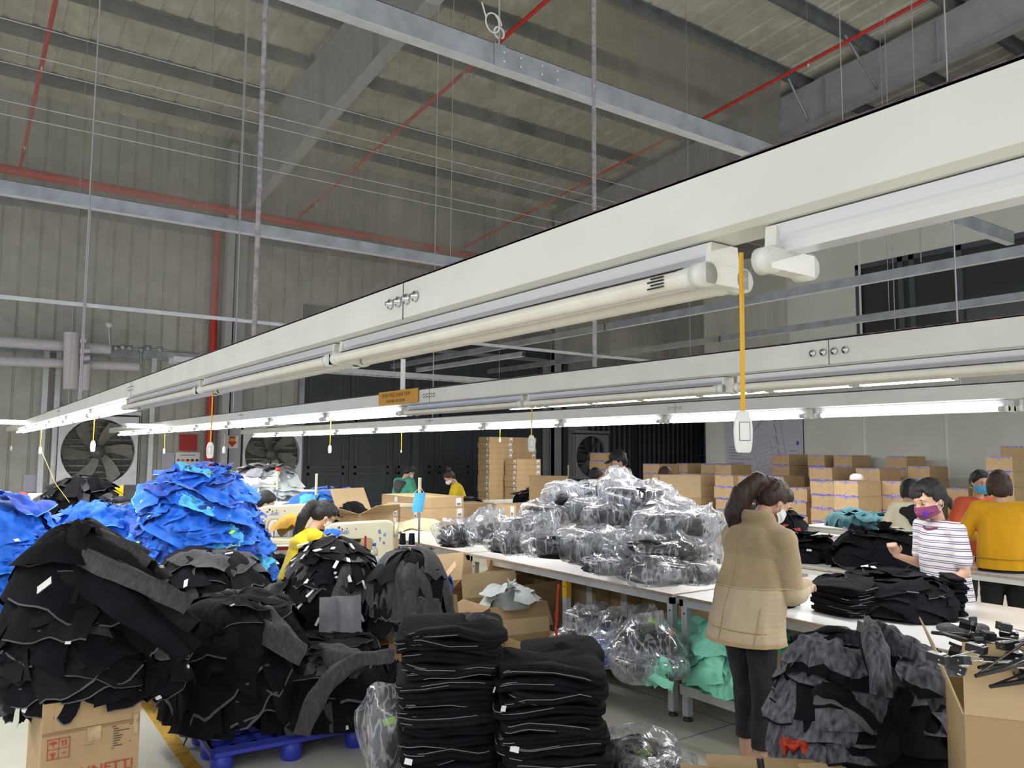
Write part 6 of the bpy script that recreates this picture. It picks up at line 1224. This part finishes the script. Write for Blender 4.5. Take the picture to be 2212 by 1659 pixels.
        if look.get('maskmark'):
            q=MB(); q.add([H3(-.050,.0905,-.038),H3(-.030,.105,-.038),H3(-.034,.103,-.066),H3(-.054,.088,-.066)],[(0,1,2,3)]); q.build('mask_print',['ink_purple'],o,fix=False)
    # ---- hair
    hr=look.get('hair','tail'); hm=look.get('hm','hair_black'); Hb=Blob()
    def he(x,y,z,r): Hb.ell(H3(x,y,z),[q*s*hs for q in r],Rh)
    he(0,-.022,.042,(.082,.092,.082)); he(0,-.045,.0,(.078,.066,.080)); he(0,.022,.082,(.062,.062,.035))
    for sx in (1,-1): he(sx*.066,-.02,.02,(.018,.05,.045)); he(sx*.060,.028,.058,(.020,.035,.028))
    if hr=='bob':
        he(0,-.05,-.03,(.088,.060,.085))
        for sx in (1,-1): he(sx*.074,-.01,-.02,(.022,.052,.075))
    if hr in('tail','bun'):
        if hr=='bun': he(0,-.09,.09,(.035,.035,.035))
        else:
            if look.get('tailw'): look['tail']=[H3(*look['tailw'][0])+V3(*q)*s for q in look['tailw'][1:]]
            tp=look.get('tail') or [(0,-.10,.05),(0,-.15,.0),(0,-.15,-.10),(0,-.13,-.22)]; tr_=look.get('tr') or [.026,.042,.040,.014]
            Hb.limb([H3(*q) if not isinstance(q,Vector) else q for q in tp],[r*s for r in tr_],.3)
    if hr=='short': he(0,-.06,-.02,(.07,.05,.06))
    if look.get('fringe'): he(0.01,.070,.052,(.050,.020,.030)); 
    Hb.make('hair',[hm],vx*.9,3,o,wr=.004 if near else .003,wsc=55,wst=(1,1,.25))
    if hr=='tail' and near:
        m=MB(); c=H3(*(look.get('tail') or [(0,-.10,.05)])[0]) if not isinstance((look.get('tail') or [0])[0],Vector) else look['tail'][0]; m.lathe([(.024*s,-.008*s),(.03*s,0),(.024*s,.008*s)],n=14,M=Matrix.Translation(c)@Matrix.Rotation(1.0,4,'X')); m.build('hair_tie',['black_plastic'],o)
    # ---- clothes
    t=look['top']; T=Blob(); k=t.get('loose',1.0); hem=t.get('hem',-.02); 
    T.ell(up(.36),(.165*s*k,.115*s*k,.13*s)); T.limb([shR,up(.43),shL],[.060*s*k,.07*s*k,.060*s*k]); T.ell(up(.44),(.10*s,.085*s,.06*s))
    for h_ in np.linspace(.34,hem-.08,22): f=(.34-h_)/.5; T.ell(up(h_,ln=lean*.8 if h_<0 else None),((.150+.02*k+.03*f*(k-.8)*4)*s,(.105+.02*k+.03*f*(k-.8)*4)*s,.09*s))
    if t.get('bust',1): T.ell(up(.27,0,.055),(.12*s,.07*s,.07*s))
    sl=t.get('sleeve',1.0)
    ends=[]
    for sh,e,w_ in ((shR,eR,wR),(shL,eL,wL)):
        r0=.058*s*k; 
        if sl>=1: T.limb([sh,e,e.lerp(w_,.97)],[r0,.052*s*k,.036*s*k]); 
        else: T.limb([sh,sh.lerp(e,sl)],[r0,.056*s*k])
    if t.get('collar'): 
        for a in np.linspace(0,2*PI,26): T.ell(neck+V3(math.cos(a)*.078*s,math.sin(a)*.074*s-.002,(-.004-.022*math.sin(a))*s),(.021*s,.021*s,.036*s))
    if t.get('hood'): 
        T2=Blob(); 
        for a in np.linspace(PI,2*PI,14): T2.ell(up(.42,0,-.05)+V3(math.cos(a)*.11*s,math.sin(a)*.075*s,-.02*s),(.04*s,.045*s,.055*s))
        T2.ell(up(.38,0,-.13),(.13*s,.05*s,.09*s)); T2.ell(up(.30,0,-.135),(.09*s,.04*s,.07*s)); T2.make('hood',[t['hood']],vx*1.2,4,o,wr=.006,wsc=12)
    cuts=[(hip+V3(0,0,hem*s),V3(0,0,-1))]
    mi=t.get('mi'); mats=t['mats']
    ob=T.make('top',mats,vx*1.15,5,o,wr=t.get('wr',.007),wsc=t.get('wsc',9),cut=cuts,mi=(lambda c:mi((c-hip)/s)) if mi else None,seed=len(label),wst=(1,1,.6))
    if t.get('hemband'): pass
    pn=look['pants']; Pn=Blob(); Pn.ell(hip+V3(0,0,.04*s),(.155*s,.115*s,.10*s)); Pn.ell(hip+V3(0,-.03*s,-.03*s),(.15*s,.11*s,.10*s))
    for h0,kn,an in legs: Pn.limb([h0,kn,kn.lerp(an,pn.get('len',.9))],[.092*s*pn.get('w',1),.063*s*pn.get('w',1),.047*s*pn.get('w',1)])
    q=Pn.make('trousers',[pn['mat']],vx*1.15,5,o,wr=.005,wsc=14,cut=None)
    if pn.get('cuffs'):
        for h0,kn,an in legs:
            c=kn.lerp(an,pn.get('len',.9)); m=MB(); m.tube([c+V3(0,0,-.035),c+V3(0,0,.0)],.052*s,18); m.build('cuff',[pn['mat']],o)
    if not seat and look.get('shoes'):
        for h0,kn,an in legs:
            S_=Blob(); S_.limb([an+V3(0,-.02*s,-.03*s),an+V3(0,.10*s,-.045*s),an+V3(0,.17*s,-.05*s)],[.045*s,.042*s,.034*s]); S_.make('shoe',[look['shoes']],.01,4,o,cut=[(V3(0,0,.002),V3(0,0,-1))])
    o['up']=0; del o['up']
    return o,dict(hip=hip,up=up,neck=neck,H3=H3,Rh=Rh,s=s,top=ob,wR=wR,wL=wL,eL=eL,eR=eR,shL=shL,shR=shR,hc=hc)
mat('lips',(.45,.14,.12),.5); mat('ink_purple',(.10,.02,.45),.6); mat('mask_purple',(.22,.05,.13),.85,var=.15,scale=60,bump=.3,bscale=200)
mat('fleece',(.44,.325,.195),.95,sheen=.3,var=.07,scale=9,bump=.5,bscale=160); mat('fleece_light',(.60,.47,.32),.95,sheen=.3,var=.05,scale=9,bump=.3,bscale=160); mat('fleece_trim',(.52,.36,.20),.95,sheen=.3,bump=.5,bscale=160)
mat('jeans',(.016,.017,.020),.8,var=.6,scale=16,bump=.3,bscale=120,stretch=(1,1,.5)); mat('sweater',(.70,.35,.005),.9,var=.05,sheen=.2,bump=.3,bscale=70,stretch=(3,3,.4)); mat('plain_black',(.008,.008,.010),.8,var=.3,bump=.2); mat('red_top',(.60,.10,.04),.85,var=.1,bump=.3,sheen=.1); mat('hoody',(.82,.76,.56),.85,var=.05,bump=.2)
def stripes(name,base,line,period,w0,w1,dbl=True):
    m=mat(name,base,.8,bump=.15,bscale=40); N=m.node_tree.nodes; L=m.node_tree.links; b=N['Principled BSDF']; tc=N.new('ShaderNodeTexCoord'); sp=N.new('ShaderNodeSeparateXYZ'); L.new(tc.outputs['Object'],sp.inputs[0]); ns=N.new('ShaderNodeTexNoise'); ns.inputs['Scale'].default_value=5; L.new(tc.outputs['Object'],ns.inputs[0])
    ml=N.new('ShaderNodeMath'); ml.operation='MULTIPLY_ADD'; ml.inputs[1].default_value=.02; L.new(ns.outputs[0],ml.inputs[0]); L.new(sp.outputs[2],ml.inputs[2]); dv=N.new('ShaderNodeMath'); dv.operation='DIVIDE'; dv.inputs[1].default_value=period; L.new(ml.outputs[0],dv.inputs[0]); fr=N.new('ShaderNodeMath'); fr.operation='FRACT'; L.new(dv.outputs[0],fr.inputs[0])
    r=N.new('ShaderNodeValToRGB'); r.color_ramp.interpolation='CONSTANT'; e=r.color_ramp.elements; e[0].position=0; e[0].color=(*line,1); e[1].position=w0; e[1].color=(*base,1)
    if dbl: x=e.new(w0+w1); x.color=(*line,1); x=e.new(w0*2+w1); x.color=(*base,1)
    L.new(fr.outputs[0],r.inputs[0]); L.new(r.outputs[0],b.inputs['Base Color'])
stripes('tee_stripes',(.76,.72,.72),(.13,.12,.28),.040,.13,.16); stripes('brown_stripes',(.42,.27,.17),(.03,.018,.015),.034,.45,.1,False)
# -- the person in the beige jacket (near, from behind)
pb=at(1617,1400,4.12)
tl=[(0,-.085,.060),(0,0,0),(-.035,-.060,.01),(-.075,-.125,-.06),(-.105,-.165,-.17),(-.095,-.165,-.29)]
ob,A=person((pb.x,pb.y,0),-PI/2-.10,1.54,'person in a beige fleece jacket and dark jeans with a long brown ponytail',
 dict(lean=.20,nod=.55,drop=.05,yaw=-.15,R=(.10,.34,.98),L=(-.10,.36,.98),out=.5,feet=((.085,-.02),(-.09,.06))),
 dict(hair='tail',hm='hair_brown',tailw=tl,tr=[.032,.050,.064,.062,.026],mask='mask_white',
  top=dict(mats=['fleece','fleece_light','fleece_trim'],loose=1.30,hem=-.145,collar=True,wr=.018,wsc=6.5,bust=0,mi=lambda c: 2 if c.z<-.125 else 1 if c.z<.135+.03*c.x else 0),pants=dict(mat='jeans',len=.64,w=1.02,cuffs=True)),near=True)
# seams that follow the jacket surface
from mathutils.bvhtree import BVHTree
def surf_line(top,parent,name,pts,mt_,r=.004,dirv=V3(0,1,0),back=.6):
    bm=bmesh.new(); bm.from_mesh(top.data); bv=BVHTree.FromBMesh(bm); bm.free(); out=[]
    for p in pts:
        h=bv.ray_cast(Vector(p)-dirv*back,dirv); 
        if h[0] is not None: out.append(h[0]-dirv*.001)
    if len(out)>3: m=MB(); m.tube(out,r,6); m.build(name,[mt_],parent)
s=A['s']; hz=A['hip'].z
surf_line(A['top'],ob,'back_seam',[V3(-.01,0,hz+z) for z in np.linspace(-.12,.42,26)],'fleece_trim',.0032)
surf_line(A['top'],ob,'yoke_seam',[V3(x,0,hz+.135+.03*x) for x in np.linspace(-.25,.25,30)],'fleece_light',.0035)
surf_line(A['top'],ob,'hem_seam',[V3(x,0,hz-.065-.02*x) for x in np.linspace(-.27,.27,32)],'fleece_trim',.0042)
surf_line(A['top'],ob,'side_seam',[V3(.17,0,hz+z) for z in np.linspace(-.12,.05,10)],'fleece_trim',.0032)
# -- striped t-shirt
ps=at(2045,1200,4.95)
ob,A=person((ps.x,ps.y,0),PI/2-.42,1.47,'person in a white striped t-shirt and purple mask, right fist raised beside the table',
 dict(lean=.12,nod=.22,yaw=.12,roll=.10,hs=1.16,R=(.16,.27,1.10),L=(-.17,.24,.90),hdR=V3(-.1,.4,1),huR=V3(.6,-.6,.2),out=.3,curl=1.9),
 dict(hair='tail',hm='hair_black',tail=[(-.0,-.10,-.02),(0,-.125,-.05),(0,-.125,-.10)],tr=[.022,.028,.012],fringe=True,mask='mask_purple',maskmark=True,
  top=dict(mats=['tee_stripes'],loose=.98,hem=-.12,sleeve=.72,wr=.006,wsc=9),pants=dict(mat='plain_black')),near=True)
m=MB(); m.tube([A['neck']+V3(math.cos(a)*.074*A['s'],math.sin(a)*.074*A['s']+.010,-.035-.022*math.sin(a)) for a in np.linspace(0,2*PI,26)],.008,8); m.build('neckband',['mask_purple'],ob)
# -- orange sweater
p=at(2168,1200,6.1)
ob,A=person((p.x,p.y,0),-PI/2+.55,1.51,'person in a mustard-orange sweater and black trousers with a dark bob, seen from behind',
 dict(lean=.06,nod=.15,R=(.16,.30,1.05),L=(-.16,.30,1.05),out=1.0),dict(hair='bob',hm='hair_brown',eyes=False,top=dict(mats=['sweater'],loose=1.16,hem=-.03,wr=.007,wsc=8),pants=dict(mat='plain_black',len=1,w=1.15),shoes='plain_black'),near=True)
m=MB(); m.tube([(.215*math.cos(a)*.95,.165*math.sin(a)*.95,A['hip'].z+.055) for a in np.linspace(0,2*PI,30)],.004,6); m.build('hem_seam',['mustard'],ob)
# -- red jacket, blue mask
p=at(2108,1150,7.2)
person((p.x,p.y,0),PI-.75+.15,1.50,'person in an orange-red jacket and bright blue mask facing the camera at the right',dict(lean=.12,nod=.1,R=(.2,.3,.98),L=(-.2,.3,.98),out=.9),dict(hair='short',mask='mask_blue',top=dict(mats=['red_top'],loose=1.05,hem=-.1,wr=.006),pants=dict(mat='plain_black',len=1),shoes='plain_black'))
# -- cream and black hoodie
p=at(1980,1150,7.0)
ob,A=person((p.x,p.y,0),-PI/2+.75,1.44,'person in a cream and black hooded jacket with pale letters, seen from behind',dict(lean=.20,nod=.35,R=(.2,.34,.98),L=(-.2,.34,.98),out=.8),dict(hair='bob',hm='hair_black',eyes=False,top=dict(mats=['hoody','plain_black'],loose=1.12,hem=-.12,hood='plain_black',mi=lambda c:1 if c.z<.10 else 0),pants=dict(mat='plain_black',len=1,w=1.1),shoes='plain_black'))
tt=text('back_lettering','K A',.07,'label_white',ob,frame((-.07,-.16+.04,A['hip'].z+.17),(1,0,0),(0,.2,1)))
# -- capped person
p=at(1357,1060,9.3)
ob,A=person((p.x,p.y,0),PI/2-.45,1.66,'person in a black track top with white shoulder stripes and black cap',dict(lean=.10,nod=.3,R=(.2,.30,1.0),L=(-.2,.3,1.0),out=.9),dict(hair='short',mask='mask_white',top=dict(mats=['plain_black'],loose=1.1,hem=-.1,bust=0),pants=dict(mat='plain_black',len=1),shoes='plain_black'))
m=Blob(); m.ell(A['H3'](0,-.012,.062),(.088,.102,.072),A['Rh']); c_=m.make('cap',['plain_black'],.010,3,ob,cut=[(A['H3'](0,0,.045),A['Rh'].to_3x3()@V3(0,0,-1))]); m=MB(); P=[]
for j in range(5):
    for i in range(11): a=-1.0+2.0*i/10; P.append(A['H3'](.078*math.sin(a)*(1+.1*j),.070*math.cos(a)+.02+.016*j,.052-.004*j-.006*abs(math.sin(a))))
link('peak',grid_mesh('peak',np.array(P).reshape(5,11,3),['plain_black']),ob).modifiers.new('s','SOLIDIFY').thickness=.004
for sh,e in ((A['shR'],A['eR']),(A['shL'],A['eL'])):
    for k in (-1,0,1):
        dd=(e-sh).normalized(); o_=V3(0,1,0)*k*.020; m=MB(); m.tube([sh+V3(0,0,.064)+o_+(A['neck']-sh)*.35,sh+V3(0,0,.068)+o_,sh+(V3(sh.x,0,0).normalized()*.070)+o_+dd*.06,sh.lerp(e,.75)+V3(sh.x,0,0).normalized()*.064+o_],.004,5); m.build('shoulder_stripe',['label_white'],ob)
# -- brown-haired seated person in stripes
p=at(1432,1100,8.6)
person((p.x,p.y,0),-PI/2+.6,1.5,'brown-haired person in a brown and black striped top, half hidden by the opened carton',dict(lean=.2,nod=.3,R=(.2,.34,1.0),L=(-.2,.34,1.0)),dict(hair='short',hm='hair_brown',eyes=False,top=dict(mats=['brown_stripes'],hem=-.1),pants=dict(mat='plain_black',len=1),shoes='plain_black'))
p=at(1272,1080,9.9); person((p.x,p.y,0),-PI/2+.3,1.46,'dark-haired person almost hidden between the tall opened carton and the taped stacks',dict(lean=.2,nod=.3,R=(.2,.34,.9),L=(-.2,.34,.9)),dict(hair='short',eyes=False,top=dict(mats=['plain_black'],hem=-.1),pants=dict(mat='plain_black',len=1),shoes='plain_black'))
# -- green hooded coat
p=at(868,1060,12.3)
person((p.x,p.y,0),-PI/2+.25,1.44,'person in a green coat with fur-edged hood standing before the dark doors',dict(lean=.12,nod=.5,yaw=-.2,R=(.2,.30,1.0),L=(-.2,.3,1.0)),dict(hair='bun',mask='mask_white',top=dict(mats=['green_jacket'],loose=1.2,hem=-.30,hood='grey_cloth',wr=.01),pants=dict(mat='plain_black',len=1),shoes='plain_black'))
p=at(998,1060,12.3)
person((p.x,p.y,0),PI/2-.35,1.38,'person in a mustard yellow top with a small ponytail at the far table',dict(lean=.25,nod=.5,R=(.16,.36,.90),L=(-.16,.36,.90)),dict(hair='tail',hm='hair_brown',tail=[(0,-.07,.10),(0,-.09,.15),(0,-.12,.10)],tr=[.02,.03,.015],mask='mask_white',top=dict(mats=['yellow_cloth'],loose=1.05,hem=-.1),pants=dict(mat='plain_black',len=1),shoes='plain_black'))
# -- sewing person in yellow
p=at(636,1150,6.2)
ob,A=person((p.x,p.y,.07),-PI/2-.05,1.56,'person in a bright yellow jacket with long dark ponytail seated at the sewing machine',dict(seat=True,lean=.30,nod=.35,R=(.16,.44,.78),L=(-.16,.44,.78),out=.7),dict(hair='tail',hm='hair_black',tailw=[(0,-.085,.05),(0,0,0),(-.02,-.06,-.0),(-.03,-.13,-.10),(-.04,-.17,-.22),(-.04,-.20,-.34)],tr=[.030,.046,.048,.034,.012],mask='mask_white',top=dict(mats=['yellow_cloth'],loose=1.15,hem=-.10,wr=.012,wsc=7),pants=dict(mat='plain_black',len=1),shoes='plain_black'),near=True)
m=MB(); P=[]
for j in range(4):
    for i in range(9): a=-1.0+2.0*i/8; P.append(A['H3'](.075*math.sin(a),.075*math.cos(a)+.018*j,.060-.006*j))
link('visor',grid_mesh('visor',np.array(P).reshape(4,9,3),['cream_cloth']),ob)
m=MB(); 
for sx in (1,-1): m.tube([A['H3'](sx*.012,.105,.004),A['H3'](sx*.05,.095,.004),A['H3'](sx*.05,.095,-.016),A['H3'](sx*.014,.108,-.016),A['H3'](sx*.012,.105,.004)],.0015,5); m.tube([A['H3'](sx*.05,.095,.002),A['H3'](sx*.078,.0,.0)],.0015,5)
m.build('glasses',['steel_dark'],ob)
st=empty('stool',(p.x,p.y,0),label='dark stool under the person in yellow',cat='stool'); m=MB(); m.box((-.2,-.2,.46),(.2,.2,.50)); m.build('seat',['steel_dark'],st)
for a in ((-.17,-.17),(.14,-.17),(-.17,.14),(.14,.14)): m=MB(); m.box((a[0],a[1],0),(a[0]+.03,a[1]+.03,.46)); m.build('leg',['steel_dark'],st)
p=at(527,1150,7.4)
person((p.x,p.y,.10),-PI/2-.1,1.52,'dark-haired person mostly hidden behind the tallest blue heap, seated',dict(seat=True,lean=.22,nod=.3,R=(.16,.44,.72),L=(-.16,.44,.72)),dict(hair='short',eyes=False,top=dict(mats=['teal_cloth'],hem=-.1),pants=dict(mat='plain_black',len=1),shoes='plain_black'))
